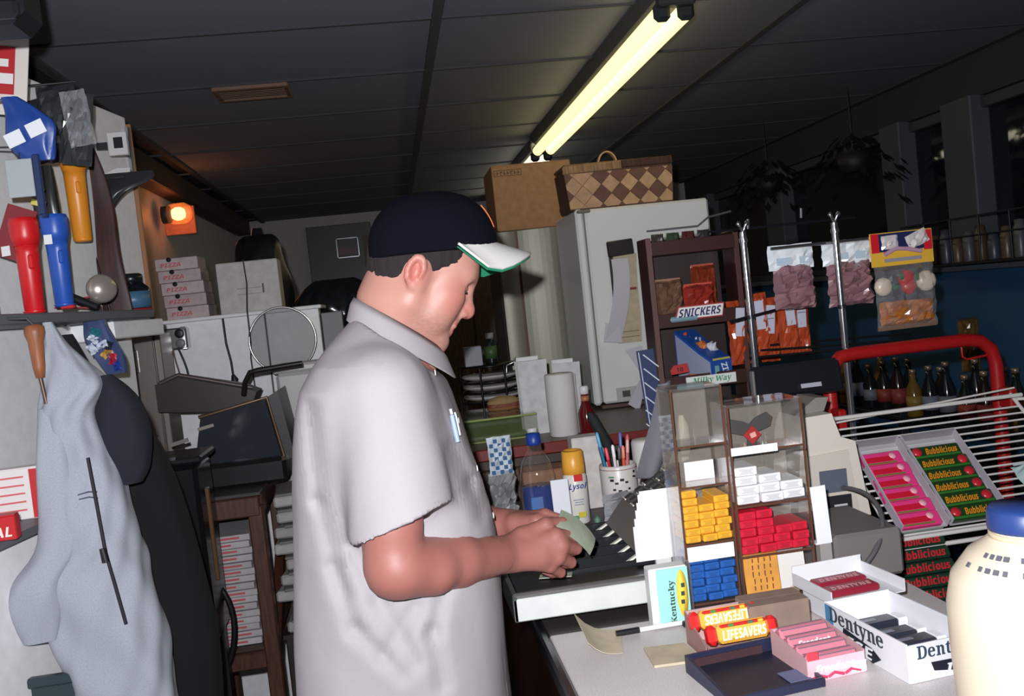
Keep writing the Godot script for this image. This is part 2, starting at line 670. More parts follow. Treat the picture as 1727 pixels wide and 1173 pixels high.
func fluorescent(at: Vector3, length: float, energy: float, label: String, tint: Color, glow: float) -> void:
	var f := thing("ceiling_light", label, "ceiling light", at)
	var dark := mat(70, 72, 70, 0.6)  # the shade on the housing's unlit sides is put into this grey
	var house := MB.new()
	house.prism(PackedVector2Array([Vector2(-0.05, 0.012), Vector2(-0.035, 0.0), Vector2(0.035, 0.0), Vector2(0.05, 0.012), Vector2(0.06, 0.058), Vector2(-0.06, 0.058)]), -length * 0.5 - 0.04, length * 0.5 + 0.04)
	part("housing", house, dark, f)
	part("end_plate", MB.new().box(V(0, -0.005, -length * 0.5 - 0.03), V(0.13, 0.05, 0.05), 0.006), mat(225, 225, 215, 0.5), f)
	part("end_plate", MB.new().box(V(0, 0.01, length * 0.5 + 0.03), V(0.11, 0.06, 0.04), 0.006), mat(48, 50, 48, 0.5), f)
	var tm := StandardMaterial3D.new()
	tm.albedo_color = Color(0.95, 0.93, 0.85)
	tm.emission_enabled = true
	tm.emission = tint
	tm.emission_energy_multiplier = glow
	for s in [-1, 1]:
		part("tube", MB.new().tube([V(s * 0.036, -0.028, -length * 0.5), V(s * 0.036, -0.028, length * 0.5)], 0.026, 16), tm, f)
		for e in [-1, 1]:
			part("tube_socket", MB.new().box(V(s * 0.036, -0.026, e * (length * 0.5 + 0.004)), V(0.05, 0.056, 0.03), 0.012), mat(34, 40, 38, 0.5), f)
	# the tubes' light: one strip below them and one along each outer side
	for s in [0, -1, 1]:
		var a := AreaLight3D.new()
		a.name = "tube_light"
		a.area_size = Vector2(0.12 if s == 0 else 0.05, length)
		a.light_color = tint
		a.light_energy = energy if s == 0 else energy * 1.3
		a.shadow_enabled = true
		a.area_range = 12.0
		f.add_child(a, true)
		a.position = V(0, -0.058, 0) if s == 0 else V(s * 0.066, -0.028, 0)
		var out := V(0, -1, 0) if s == 0 else V(s, 0, 0)
		a.basis = Basis(V(0, 0, 1).cross(out) * -1.0, V(0, 0, 1), -out)


# rows of [height, left x, right x, middle z, thickness] from the bottom up, as a hanging soft body with folds
func drape(rows: Array, n := 36, fold := 0.0, seed_at := 0.0, waves := 5.0) -> MB:
	var rings := []
	for i in rows.size():
		var r: Array = rows[i]
		var ring := []
		for k in n:
			var an := TAU * k / n
			var cx: float = (r[1] + r[2]) * 0.5
			var a: float = (r[2] - r[1]) * 0.5
			var b: float = r[4] * 0.5
			var f := 1.0 + fold * (sin(an * waves + seed_at + i * 0.35) * 0.6 + sin(an * (waves * 2.0 - 1.0) - i * 0.5 + seed_at * 2.0) * 0.4)
			var sx := signf(cos(an)) * pow(absf(cos(an)), 0.8)
			var sz := signf(sin(an)) * pow(absf(sin(an)), 0.8)
			ring.append(V(cx + a * sx * lerpf(1.0, f, 0.4), r[0], r[3] - b * sz * f))
		rings.append(ring)
	return MB.new().loft(rings)


# finer rows between the given ones
func finer(rows: Array, per := 4) -> Array:
	var out := []
	for i in rows.size() - 1:
		for k in per:
			var t := float(k) / per
			var row := []
			for j in 5:
				var p0: float = rows[maxi(i - 1, 0)][j]
				var p3: float = rows[mini(i + 2, rows.size() - 1)][j]
				row.append(cubic_interpolate(rows[i][j], rows[i + 1][j], p0, p3, t))
			out.append(row)
	out.append(rows[rows.size() - 1])
	return out


# a crinkled plastic bag: a puffed sheet with sharp facets
func crumpled(w: float, h: float, d: float, amp: float, seed_at: int, nx := 9, ny := 12) -> MB:
	var nz := FastNoiseLite.new()
	nz.seed = seed_at
	nz.frequency = 1.0
	nz.fractal_octaves = 2
	var m := MB.new()
	m.flat()
	var g := [[], []]
	for s in 2:
		for i in ny + 1:
			var row := []
			for j in nx + 1:
				var u := -1.0 + 2.0 * j / nx
				var v := -1.0 + 2.0 * i / ny
				var puff := sqrt(maxf(0.0, (1.0 - pow(absf(u), 3.0)) * (1.0 - pow(absf(v), 4.0))))
				var dz := d * 0.5 * puff + amp * puff * nz.get_noise_3d(u * 2.2, v * 2.6, s * 7.0) * 1.6
				var wob := amp * 0.5 * nz.get_noise_2d(v * 2.0, 5.0 + u)
				row.append(V(u * w * 0.5 * (0.97 + 0.03 * nz.get_noise_1d(v * 3.0 + 4.0)) + wob * 0.5, v * h * 0.5 + wob * 0.4, dz if s == 0 else -dz))
			g[s].append(row)
	for i in ny:
		for j in nx:
			m.quad(g[0][i][j], g[0][i][j + 1], g[0][i + 1][j + 1], g[0][i + 1][j])
			m.quad(g[1][i + 1][j], g[1][i + 1][j + 1], g[1][i][j + 1], g[1][i][j])
	return m


func flashlight(called_label: String, at: Vector3, r: int, g: int, b: int, h: float, lens_up := true) -> Node3D:
	var f := thing("flashlight", called_label, "flashlight", at, 0.0, "plastic flashlights on the left shelf")
	var m := mat(r, g, b, 0.38)
	var w := 0.9 + (h - 0.19) * 2.5
	part("barrel", MB.new().lathe([Vector2(0, 0), Vector2(0.0195 * w, 0), Vector2(0.0215 * w, 0.003), Vector2(0.0245 * w, h * 0.62), Vector2(0.0255 * w, h * 0.7), Vector2(0, h * 0.7)], 24), m, f)
	part("head", MB.new().lathe([Vector2(0, h * 0.7), Vector2(0.0265 * w, h * 0.7), Vector2(0.031 * w, h * 0.8), Vector2(0.032 * w, h * 0.95), Vector2(0.029 * w, h), Vector2(0.0, h)], 24), m, f)
	part("switch", MB.new().box(V(0.012, h * 0.52, 0.0215 * w), V(0.012, 0.03, 0.008), 0.003), m, f)
	part("tail_cap", MB.new().lathe([Vector2(0, -0.006), Vector2(0.019, -0.006), Vector2(0.0225, 0.0), Vector2(0, 0.0)], 20), m, f)
	return f


func carton(called: String, label: String, category: String, at: Vector3, s: Vector3, m: Material, turn := 0.0, group := "") -> Node3D:
	var c := thing(called, label, category, at, turn, group)
	part("box_body", MB.new().box(V(0, s.y * 0.5, 0), s, 0.002), m, c)
	part("lid_flap", MB.new().box(V(0, s.y + 0.0008, s.z * 0.25), V(s.x * 0.98, 0.0016, s.z * 0.49)).box(V(0, s.y + 0.0008, -s.z * 0.25), V(s.x * 0.98, 0.0016, s.z * 0.48)), m, c)
	return c


func face_z(x: float, y: float, z: float) -> Transform3D:
	return Transform3D(Basis.IDENTITY, V(x, y, z))


func build_left() -> void:
	var white := mat(246, 245, 246, 0.5, 0.0, "worn")
	var edge := mat(96, 98, 104, 0.5)
	# ---- shelf unit along the left wall
	var u := thing("shelf_unit", "white shelf unit along the left wall with flashlights and hanging goods", "shelf", V(-1.022, 0, -1.2), deg_to_rad(-10.0))
	part("back_panel", MB.new().box(V(-0.012, 1.91, -0.89), V(0.024, 0.6, 1.78), 0.002), white, u)
	part("back_panel", MB.new().box(V(-0.012, 1.41, -0.82), V(0.024, 0.4, 1.64), 0.002), white, u)
	part("upper_shelf", MB.new().box(V(0.085, 1.617, -0.71), V(0.17, 0.022, 1.42), 0.003), edge, u)
	part("lower_shelf", MB.new().box(V(0.077, 1.203, -0.6), V(0.154, 0.018, 1.2), 0.003), edge, u)
	part("front_panel", MB.new().box(V(0.12, 0.6, -0.6), V(0.024, 1.18, 1.2), 0.003), white, u)
	part("end_shelf", MB.new().box(V(0.055, 1.583, -1.46), V(0.11, 0.045, 0.3), 0.003), white, u)
	part("shelf_standard", MB.new().box(V(0.006, 2.1, -1.775), V(0.012, 0.16, 0.02), 0.002), mat(190, 190, 194, 0.2, 0.9), u)
	part("edge_strip", MB.new().box(V(0.006, 1.9, -1.783), V(0.014, 0.58, 0.01), 0.002), mat(150, 104, 72, 0.5), u)
	# ---- three plastic flashlights
	var rf := flashlight("red plastic flashlight standing on the left shelf, a white price tag on it", V(-0.722, 1.634, -2.06), 196, 24, 30, 0.19)
	part("price_tag", MB.new().box(V(-0.034, 0.125, 0.018), V(0.022, 0.02, 0.002), 0.0, Basis(Vector3.UP, -0.5)), mat(226, 226, 226, 0.6), rf)
	part("hang_strip", MB.new().box(V(-0.028, 0.165, -0.028), V(0.06, 0.11, 0.002), 0.0, Basis(Vector3.BACK, -0.4)), mat(120, 34, 40, 0.4), rf)
	var bf := flashlight("blue plastic flashlight beside the red one on the left shelf", V(-0.722, 1.65, -2.245), 40, 84, 176, 0.2)
	part("price_tag", MB.new().box(V(-0.006, 0.143, 0.0335), V(0.017, 0.021, 0.002)), mat(228, 228, 228, 0.6), bf)
	part("battery_foot", MB.new().box(V(0.01, -0.008, 0.008), V(0.03, 0.008, 0.02), 0.003), mat(196, 40, 44, 0.5), bf)
	var yf := flashlight("yellow-orange flashlight hanging above the blue one", V(-0.735, 1.815, -2.48), 224, 140, 38, 0.24)
	part("hang_cord", MB.new().tube([V(0, 0.24, 0), V(-0.01, 0.28, -0.01), V(-0.06, 0.29, -0.02)], 0.003, 6), mat(40, 40, 44, 0.6), yf)
	# ---- goods hanging above
	var pk := thing("blister_pack", "red and white blister pack hanging at the top of the left shelf", "package", V(-0.745, 2.065, -2.15))
	part("card", MB.new().box(V(0, 0.085, 0), V(0.085, 0.19, 0.004), 0.001, Basis(Vector3.BACK, -0.16)), mat(214, 206, 198, 0.5), pk)
	part("red_print", MB.new().box(V(-0.012, 0.085, 0.003), V(0.056, 0.1, 0.003), 0.0, Basis(Vector3.BACK, -0.16)), mat(178, 36, 42, 0.5), pk)
	part("printed_sign", MB.new().box(V(-0.01, 0.1, 0.006), V(0.034, 0.016, 0.001), 0.0, Basis(Vector3.BACK, -0.16)).box(V(-0.006, 0.066, 0.006), V(0.036, 0.022, 0.001), 0.0, Basis(Vector3.BACK, -0.16)), mat(226, 222, 220, 0.5), pk)
	part("peg", MB.new().tube([V(-0.1, 0.165, -0.01), V(0.012, 0.165, -0.004)], 0.003, 6), mat(150, 150, 154, 0.3, 0.9), pk)
	var bp := thing("hanging_package", "crinkled blue package with two white labels hung near the upper corner", "package", V(-0.668, 1.93, -2.02))
	part("wrapper", drape(finer([[0.0, -0.02, 0.035, 0, 0.012], [0.03, -0.045, 0.04, 0, 0.026], [0.07, -0.05, 0.045, 0, 0.03], [0.1, -0.045, 0.02, 0, 0.02], [0.13, -0.05, -0.02, 0, 0.01]]), 28, 0.22, 1.0, 6.0), mat(34, 66, 140, 0.35), bp)
	for k in 2:
		part("label_patch", MB.new().box(V(-0.028 + 0.042 * k, 0.043 + 0.017 * k, 0.02), V(0.034, 0.028, 0.002), 0.0, Basis(Vector3.BACK, 0.36)), mat(222, 224, 230, 0.5), bp)
	part("peg", MB.new().tube([V(-0.15, 0.125, -0.01), V(-0.03, 0.125, 0.0)], 0.003, 6), mat(150, 150, 154, 0.3, 0.9), bp)
	var cw := thing("cellophane_bags", "dark bundle of shiny cellophane packets hanging above the yellow flashlight", "bag", V(-0.70, 1.96, -2.4))
	var cg := [[-0.075, 0.09, 0.0, 0.1, 0.15], [-0.02, 0.1, 0.02, 0.09, 0.18], [0.02, 0.08, 0.035, 0.07, 0.17]]
	for k in 3:
		part("wrapper", crumpled(cg[k][3], cg[k][4], 0.035, 0.012, 3 + k), mat(44 + 8 * k, 47 + 8 * k, 50 + 8 * k, 0.14), cw, Transform3D(Basis(Vector3.BACK, 0.25 - 0.2 * k), V(cg[k][0], cg[k][1] + 0.02, cg[k][2])))
	part("clear_wrap", crumpled(0.06, 0.13, 0.02, 0.01, 9), glass(210, 214, 220, 0.2, 0.1), cw, Transform3D(Basis(Vector3.BACK, 0.1), V(0.03, 0.12, 0.06)))
	part("peg", MB.new().tube([V(-0.15, 0.22, -0.01), V(0.02, 0.22, 0.0)], 0.003, 6), mat(120, 120, 124, 0.3, 0.9), cw)
	var gp := thing("peg_package", "grey-backed package hanging behind the blue flashlight on the left", "package", V(-0.695, 1.86, -2.0))
	part("card", MB.new().box(V(0, 0.035, 0), V(0.05, 0.075, 0.004), 0.001), mat(158, 164, 168, 0.5), gp)
	part("side_edge", MB.new().box(V(0.032, 0.02, -0.005), V(0.014, 0.12, 0.01), 0.002), mat(30, 44, 84, 0.4), gp)
	part("hang_cord", MB.new().tube([V(0, 0.07, 0), V(0.0, 0.1, -0.02), V(-0.13, 0.11, -0.03)], 0.002, 6), mat(60, 60, 64, 0.5), gp)
	var yp := thing("striped_packet", "black packet with yellow stripes beside the yellow flashlight", "package", V(-0.755, 1.83, -2.3))
	part("packet", drape(finer([[0.0, -0.02, 0.03, 0, 0.008], [0.06, -0.026, 0.032, 0, 0.02], [0.14, -0.022, 0.026, 0, 0.008]]), 20, 0.15), mat(28, 30, 28, 0.3), yp)
	for k in 2:
		part("stripe", MB.new().box(V(-0.008, 0.055 + 0.03 * k, 0.0125), V(0.032, 0.013, 0.002), 0.0, Basis(Vector3.BACK, -0.35)), mat(206, 196, 96, 0.5), yp)
	part("hang_cord", MB.new().tube([V(0.0, 0.135, 0), V(-0.03, 0.16, -0.01), V(-0.09, 0.16, -0.01)], 0.002, 6), mat(60, 60, 64, 0.5), yp)
	# ---- long brown strap
	var st := thing("leather_strap", "long dark brown tooled strap hanging down past the left shelf", "strap", V(-0.72, 1.575, -2.7))
	part("band", drape(finer([[0.0, -0.012, 0.035, 0.03, 0.008], [0.05, -0.045, 0.035, 0.03, 0.012], [0.2, -0.065, 0.02, 0.02, 0.014], [0.36, -0.085, 0.01, 0, 0.014], [0.48, -0.1, -0.015, 0, 0.012], [0.53, -0.09, -0.03, 0, 0.008]], 6), 24, 0.12, 0.5, 4.0), mat(74, 36, 34, 0.5, 0.0, "wood"), st)
	part("side_edge", MB.new().tube([V(-0.064, 0.5, 0.01), V(-0.062, 0.36, 0.012), V(-0.045, 0.2, 0.03), V(-0.02, 0.04, 0.04)], 0.004, 6), mat(44, 24, 24, 0.5), st)
	part("hook", MB.new().tube([V(-0.09, 0.5, -0.01), V(-0.06, 0.5, 0.0), V(-0.045, 0.515, 0.0)], 0.004, 6), mat(120, 120, 124, 0.3, 0.9), st)
	var fl := thing("folded_bag", "dark plastic bag spread out beside the brown strap, high on the white panel", "bag", V(-0.68, 1.905, -2.72))
	part("bag_body", drape(finer([[0.0, -0.09, -0.045, 0.0, 0.012], [0.05, -0.08, 0.0, 0.0, 0.03], [0.085, -0.085, 0.07, -0.02, 0.024], [0.11, -0.07, 0.075, -0.03, 0.008]]), 28, 0.16, 0.2, 5.0), mat(52, 50, 52, 0.3), fl)
	part("hook", MB.new().tube([V(-0.12, 0.095, -0.02), V(0.0, 0.095, -0.01)], 0.003, 6), mat(120, 120, 124, 0.3, 0.9), fl)
	var wc := thing("wall_card", "white card with a black square pinned at the shelf unit's top", "card", V(-0.69, 2.062, -2.75))
	part("card_sheet", MB.new().box(V(0, 0.032, 0), V(0.052, 0.064, 0.02), 0.002), mat(206, 202, 202, 0.5), wc)
	part("black_window", MB.new().box(V(0.003, 0.034, 0.0105), V(0.024, 0.03, 0.002)), mat(20, 20, 22, 0.4), wc)
	part("mounting_arm", MB.new().box(V(-0.04, 0.03, -0.005), V(0.07, 0.02, 0.01)), mat(40, 40, 42, 0.4), wc)
	single("paper_slip", "white torn paper slip under the card with the black square", "paper", MB.new().prism(PackedVector2Array([Vector2(-0.05, 0.02), Vector2(0.02, -0.02), Vector2(0.026, 0.034), Vector2(-0.01, 0.036)]), -0.002, 0.0), mat(204, 200, 200, 0.6), V(-0.695, 1.995, -2.76))
	# ---- small things on the shelf
	var sb := thing("pill_bottle", "small white bottle with a blue label at the left end of the shelf", "bottle", V(-0.765, 1.628, -1.93))
	part("bottle_body", MB.new().lathe([Vector2(0, 0), Vector2(0.018, 0), Vector2(0.02, 0.003), Vector2(0.02, 0.03), Vector2(0.012, 0.037), Vector2(0, 0.037)], 20), mat(214, 214, 214, 0.4), sb)
	part("label_band", MB.new().lathe([Vector2(0.0203, 0.006), Vector2(0.0208, 0.006), Vector2(0.0208, 0.024), Vector2(0.0203, 0.024)], 20), mat(150, 160, 196, 0.5), sb)
	part("cap", MB.new().lathe([Vector2(0, 0.037), Vector2(0.013, 0.037), Vector2(0.013, 0.05), Vector2(0, 0.05)], 18), mat(60, 70, 110, 0.5), sb)
	var jb := thing("dark_bottle", "small black bottle with blue label standing beside the pizza cartons", "bottle", V(-0.715, 1.628, -2.8))
	part("bottle_body", MB.new().lathe([Vector2(0, 0), Vector2(0.044, 0), Vector2(0.046, 0.004), Vector2(0.046, 0.07), Vector2(0.03, 0.085), Vector2(0, 0.085)], 22), mat(20, 22, 28, 0.15), jb)
	part("label_band", MB.new().lathe([Vector2(0.0462, 0.014), Vector2(0.0468, 0.014), Vector2(0.0468, 0.06), Vector2(0.0462, 0.06)], 22), mat(70, 110, 140, 0.4), jb)
	part("label_stripe", MB.new().lathe([Vector2(0.047, 0.004), Vector2(0.0472, 0.004), Vector2(0.0472, 0.012), Vector2(0.047, 0.012)], 22), mat(150, 30, 40, 0.4), jb)
	part("cap", MB.new().lathe([Vector2(0, 0.085), Vector2(0.031, 0.085), Vector2(0.031, 0.108), Vector2(0.024, 0.112), Vector2(0, 0.112)], 20), mat(24, 26, 30, 0.3), jb)
	var hs := thing("hose_clamps", "shiny metal reel and red cards lying by the blue flashlight's foot", "hardware", V(-0.735, 1.628, -2.46))
	part("reel", MB.new().lathe([Vector2(0.0, -0.012), Vector2(0.03, -0.012), Vector2(0.036, -0.004), Vector2(0.036, 0.004), Vector2(0.03, 0.012), Vector2(0, 0.012)], 22, Transform3D(Basis(Vector3.RIGHT, PI / 2) * Basis(Vector3.FORWARD, 0.5), V(0.035, 0.06, 0.0))), mat(190, 176, 166, 0.25, 0.6), hs)
	part("red_card", MB.new().box(V(-0.02, 0.018, 0.02), V(0.1, 0.004, 0.03), 0.0, Basis(Vector3.BACK, -0.1)).box(V(-0.01, 0.04, 0.0), V(0.07, 0.004, 0.03), 0.0, Basis(Vector3.BACK, 0.1)), mat(140, 30, 40, 0.4), hs)
	part("black_handle", MB.new().tube([V(-0.06, 0.06, 0.02), V(0.03, 0.0 + 0.012, 0.03)], 0.011, 10), mat(26, 26, 30, 0.4), hs)
	# ---- boxes on the lower shelf
	var med := carton("medicine_box", "red and white medicine box on the lower shelf behind the hoodie", "box", V(-0.815, 1.2125, -2.05), V(0.15, 0.105, 0.04), mat(222, 214, 212, 0.45), 0.1)
	part("print_stripe", MB.new().box(V(0.058, 0.052, 0.0205), V(0.024, 0.1, 0.001)), mat(186, 40, 44, 0.4), med)
	for k in 5:
		part("print_line", MB.new().box(V(-0.015, 0.02 + 0.017 * k, 0.0205), V(0.1, 0.0035, 0.001)), mat(206, 96, 100, 0.5), med)
	var rb := carton("red_box", "small red box with white letters at the lower shelf's front", "box", V(-0.76, 1.2125, -1.84), V(0.07, 0.045, 0.03), mat(190, 34, 40, 0.4), 0.1)
	letters("PAL", 0.045, 0.018, mat(230, 220, 210, 0.5), rb, face_z(0.006, 0.016, 0.0156), true, false, 0.2)
	# ---- wooden hanger and the hooded sweatshirt
	var hg := thing("tool_handle", "brown turned wooden handle hanging under the shelf above the sweatshirt", "handle", V(-0.672, 1.5, -1.9))
	part("grip", MB.new().lathe([Vector2(0, 0.0), Vector2(0.008, 0.0), Vector2(0.011, 0.02), Vector2(0.014, 0.07), Vector2(0.0185, 0.085), Vector2(0.0175, 0.098), Vector2(0.01, 0.102), Vector2(0, 0.102)], 18), mat(176, 108, 70, 0.45, 0.0, "wood"), hg)
	part("shaft", MB.new().tube([V(0, 0.004, 0), V(0.004, -0.05, 0)], 0.004, 8), mat(90, 70, 60, 0.4, 0.5), hg)
	part("hang_loop", MB.new().tube([V(0, 0.1, 0), V(-0.01, 0.115, 0.0), V(-0.045, 0.118, 0)], 0.003, 6), mat(60, 60, 64, 0.5), hg)
	var hd := thing("hooded_sweatshirt", "grey fleece hooded jacket hung from the left shelf's edge", "jacket", V(0, 0, -1.95))
	var fleece := mat(170, 174, 184, 0.95, 0.0, "speckle")
	part("body", drape(finer([[0.72, -0.70, -0.51, 0, 0.13], [0.833, -0.706, -0.512, 0, 0.145], [0.9, -0.711, -0.514, 0, 0.15], [0.97, -0.728, -0.517, 0, 0.15], [1.05, -0.748, -0.528, 0, 0.155], [1.11, -0.752, -0.535, 0, 0.155], [1.16, -0.722, -0.545, 0, 0.15], [1.22, -0.706, -0.552, 0, 0.14], [1.29, -0.7, -0.562, 0, 0.13], [1.35, -0.7, -0.578, 0, 0.12], [1.42, -0.697, -0.598, 0, 0.11], [1.475, -0.69, -0.57, 0, 0.1], [1.52, -0.685, -0.6, 0.0, 0.07], [1.56, -0.676, -0.632, 0, 0.045], [1.605, -0.672, -0.655, 0, 0.012]], 6), 64, 0.11, 0.8, 5.0), fleece, hd)
	part("sleeve", drape(finer([[1.0, -0.765, -0.70, 0.05, 0.05], [1.07, -0.776, -0.68, 0.06, 0.07], [1.12, -0.765, -0.67, 0.06, 0.075], [1.19, -0.715, -0.64, 0.05, 0.06], [1.34, -0.7, -0.64, 0.045, 0.05], [1.44, -0.69, -0.645, 0.03, 0.03]], 5), 32, 0.1, 2.2, 3.0), fleece, hd)
	part("lining", drape(finer([[1.27, -0.6, -0.53, -0.02, 0.05], [1.3, -0.6, -0.515, -0.03, 0.08], [1.36, -0.61, -0.505, -0.03, 0.1], [1.42, -0.605, -0.515, -0.03, 0.09], [1.46, -0.59, -0.535, -0.02, 0.07], [1.49, -0.585, -0.56, -0.01, 0.03]], 5), 32, 0.06, 1.0, 4.0), mat(24, 28, 40, 0.9, 0.0, "cloth"), hd)
	part("drawstring", MB.new().tube([V(-0.60, 1.34, 0.068), V(-0.592, 1.25, 0.078), V(-0.585, 1.16, 0.086), V(-0.576, 1.1, 0.087), V(-0.565, 1.018, 0.086)], 0.0035, 8), mat(24, 26, 34, 0.7), hd)
	part("cord_stopper", MB.new().tube([V(-0.5875, 1.168, 0.09), V(-0.5855, 1.142, 0.091)], 0.007, 8), mat(20, 20, 24, 0.5), hd)
	var emb := MB.new()
	for k in 2:
		emb.tube([V(-0.64, 1.26 - k * 0.008, 0.062), V(-0.625, 1.272 - k * 0.009, 0.069), V(-0.605, 1.276 - k * 0.01, 0.073), V(-0.59, 1.274 - k * 0.012, 0.073)], 0.0012, 5)
	part("embroidery", emb, mat(70, 76, 96, 0.8), hd)
	var dg := thing("dark_jacket", "dark navy garment hanging behind the grey hooded jacket", "jacket", V(0, 0, -2.14))
	part("body", drape(finer([[0.7, -0.6, -0.47, 0, 0.14], [0.9, -0.6, -0.46, 0, 0.15], [1.1, -0.62, -0.48, 0, 0.14], [1.25, -0.66, -0.51, 0, 0.12], [1.36, -0.68, -0.55, 0, 0.1], [1.44, -0.71, -0.62, 0, 0.07], [1.58, -0.72, -0.68, 0, 0.02]], 5), 40, 0.07, 0.3, 4.0), mat(8, 9, 12, 0.95), dg)
	part("collar_loop", MB.new().tube([V(-0.69, 1.6, 0), V(-0.71, 1.615, 0.0), V(-0.72, 1.605, 0)], 0.004, 6), mat(20, 23, 32, 0.9), dg)
	# ---- patterned bag
	var pb := thing("patterned_bag", "glossy many-coloured patterned bag hanging beside the brown strap", "bag", V(-0.668, 1.48, -2.3))
	part("bag_body", drape(finer([[0.0, 0.0, 0.045, 0, 0.012], [0.04, -0.02, 0.045, 0, 0.04], [0.08, -0.035, 0.03, 0, 0.04], [0.12, -0.036, 0.015, 0, 0.03], [0.145, -0.034, 0.012, 0, 0.012]]), 28, 0.14, 0.2, 5.0), mat(60, 72, 110, 0.25), pb)
	var spots := [[-0.012, 0.085, 210, 216, 226], [0.004, 0.07, 206, 214, 230], [-0.018, 0.062, 190, 200, 214], [0.012, 0.05, 200, 150, 70], [0.024, 0.035, 176, 40, 60], [0.03, 0.02, 40, 60, 140], [-0.006, 0.1, 40, 110, 120], [0.018, 0.065, 40, 46, 60]]
	for q in spots:
		part("patch", crumpled(0.026, 0.017, 0.008, 0.01, int(q[2]), 5, 4), mat(q[2], q[3], q[4], 0.2), pb, Transform3D(Basis(Vector3.BACK, q[0] * 60.0), V(q[0], q[1], 0.021)))
	part("hook", MB.new().tube([V(-0.05, 0.15, 0), V(-0.01, 0.14, 0.0)], 0.003, 6), mat(120, 120, 124, 0.3, 0.9), pb)
	single("framed_tray", "dark framed tray leaning at the bottom left under the white panel", "tray", MB.new().box(V(0, 0.0, 0), V(0.26, 0.02, 0.02), 0.004).box(V(0.12, -0.06, 0), V(0.02, 0.13, 0.02), 0.004).box(V(-0.12, -0.06, 0), V(0.02, 0.13, 0.02), 0.004).box(V(0, -0.07, -0.004), V(0.24, 0.12, 0.008)), mat(44, 58, 64, 0.35), V(-0.745, 0.92, -1.9), 0.0)
	# ---- white half-height partition with the pizza cartons on its ledge
	var hp := thing("half_wall", "white half-height partition behind the pizza equipment, cartons standing on its ledge", "partition", V(-0.56, 0, -3.7))
	part("panel", MB.new().box(V(-0.105, 0.8, -0.06), V(0.37, 1.6, 0.1), 0.002), white, hp)
	part("panel", MB.new().box(V(0.185, 0.8, -0.06), V(0.2, 1.6, 0.1), 0.002), white, hp)
	part("panel", MB.new().box(V(0.33, 0.79, -0.09), V(0.08, 1.58, 0.08), 0.002), mat(120, 118, 120, 0.5), hp)
	part("ledge", MB.new().box(V(0.0, 1.606, -0.1), V(0.6, 0.014, 0.28), 0.003), white, hp)
	part("chair_rail", MB.new().box(V(0.12, 1.04, 0.0), V(0.36, 0.05, 0.03), 0.004), white, hp)
	part("cover_strip", MB.new().box(V(0.082, 1.3, -0.006), V(0.004, 0.6, 0.006)), mat(60, 58, 60, 0.5), hp)
	var pz: Node3D = null
	var tones := [0, -8, 4, -5, 2]
	for k in 5:
		var g: int = tones[k]
		var where := V(-0.757 - 0.009 * (4 - k) * 0.0 + [0.0, -0.004, -0.008, -0.014, -0.02][k], 1.6135 + 0.0465 * k, -3.79)
		var lab: String = ["lowest of five small pizza cartons stacked on the white ledge", "second pizza carton from the bottom of the ledge stack", "middle carton of the pizza stack on the ledge", "fourth pizza carton up, second from the top", "topmost pizza carton of the stack, below the orange lamp"][k]
		pz = thing("pizza_carton", lab, "box", where, 0.0, "pizza cartons on the ledge")
		part("box_body", MB.new().box(V(0, 0.0225, 0), V(0.155, 0.045, 0.16), 0.002), mat(206 + g, 186 + g, 186 + g, 0.7, 0.0, "card"), pz)
		part("finger_notch", MB.new().lathe([Vector2(0, 0), Vector2(0.009, 0), Vector2(0.009, 0.002), Vector2(0, 0.002)], 14, Transform3D(Basis(Vector3.RIGHT, PI / 2), V(-0.026, 0.04, 0.0795))), mat(30, 26, 28, 0.7), pz)
		letters("PIZZA", 0.075, 0.015, mat(206, 90, 96, 0.7), pz, face_z(-0.02, 0.02, 0.081), true, false, 0.25)
	var wb := carton("white_carton", "plain white carton with a short printed mark on the ledge beside pizza cartons", "box", V(-0.521, 1.6135, -3.76), V(0.228, 0.19, 0.12), mat(206, 200, 198, 0.6, 0.0, "card"))
	part("print_mark", MB.new().box(V(0.052, 0.085, 0.0605), V(0.007, 0.035, 0.001)).box(V(0.0, 0.09, 0.0605), V(0.09, 0.0015, 0.001)).box(V(0.0, 0.068, 0.0605), V(0.09, 0.0015, 0.001)), mat(90, 88, 92, 0.6), wb)
	# cords, outlet
	var ol := thing("outlet_box", "steel outlet box with round sockets on the white partition", "outlet", V(-0.798, 1.542, -3.69))
	part("face_plate", MB.new().box(V(0, 0, 0.03), V(0.085, 0.08, 0.06), 0.006), mat(196, 196, 200, 0.22, 0.85), ol)
	for k in 2:
		part("socket", MB.new().lathe([Vector2(0, 0), Vector2(0.016, 0), Vector2(0.017, 0.004), Vector2(0.012, 0.006), Vector2(0, 0.004)], 16, Transform3D(Basis(Vector3.RIGHT, PI / 2), V(0.018, 0.018 - 0.036 * k, 0.06))), mat(26 + k * 90, 26 + k * 90, 28 + k * 90, 0.4), ol)
	part("box_rim", MB.new().box(V(0.032, 0.038, 0.062), V(0.02, 0.008, 0.006), 0.002).box(V(0.032, -0.038, 0.062), V(0.02, 0.008, 0.006), 0.002), mat(210, 210, 214, 0.2, 0.9), ol)
	single("power_cord", "black cord dropping from the steel outlet box", "cord", MB.new().tube(bez(V(-0.79, 1.51, -3.62), V(-0.775, 1.46, -3.62), V(-0.762, 1.43, -3.62), V(-0.764, 1.36, -3.62), 10), 0.004, 6), mat(30, 28, 30, 0.5))
	single("loose_cord", "brown cord hanging next to the black cord by the outlet", "cord", MB.new().tube(bez(V(-0.81, 1.51, -3.63), V(-0.81, 1.46, -3.63), V(-0.795, 1.42, -3.63), V(-0.79, 1.36, -3.63), 10), 0.003, 6), mat(110, 84, 76, 0.5))
	var pc := thing("plugged_cord", "straight black cord with a plug end under the white carton", "cord", V(-0.618, 1.605, -3.68))
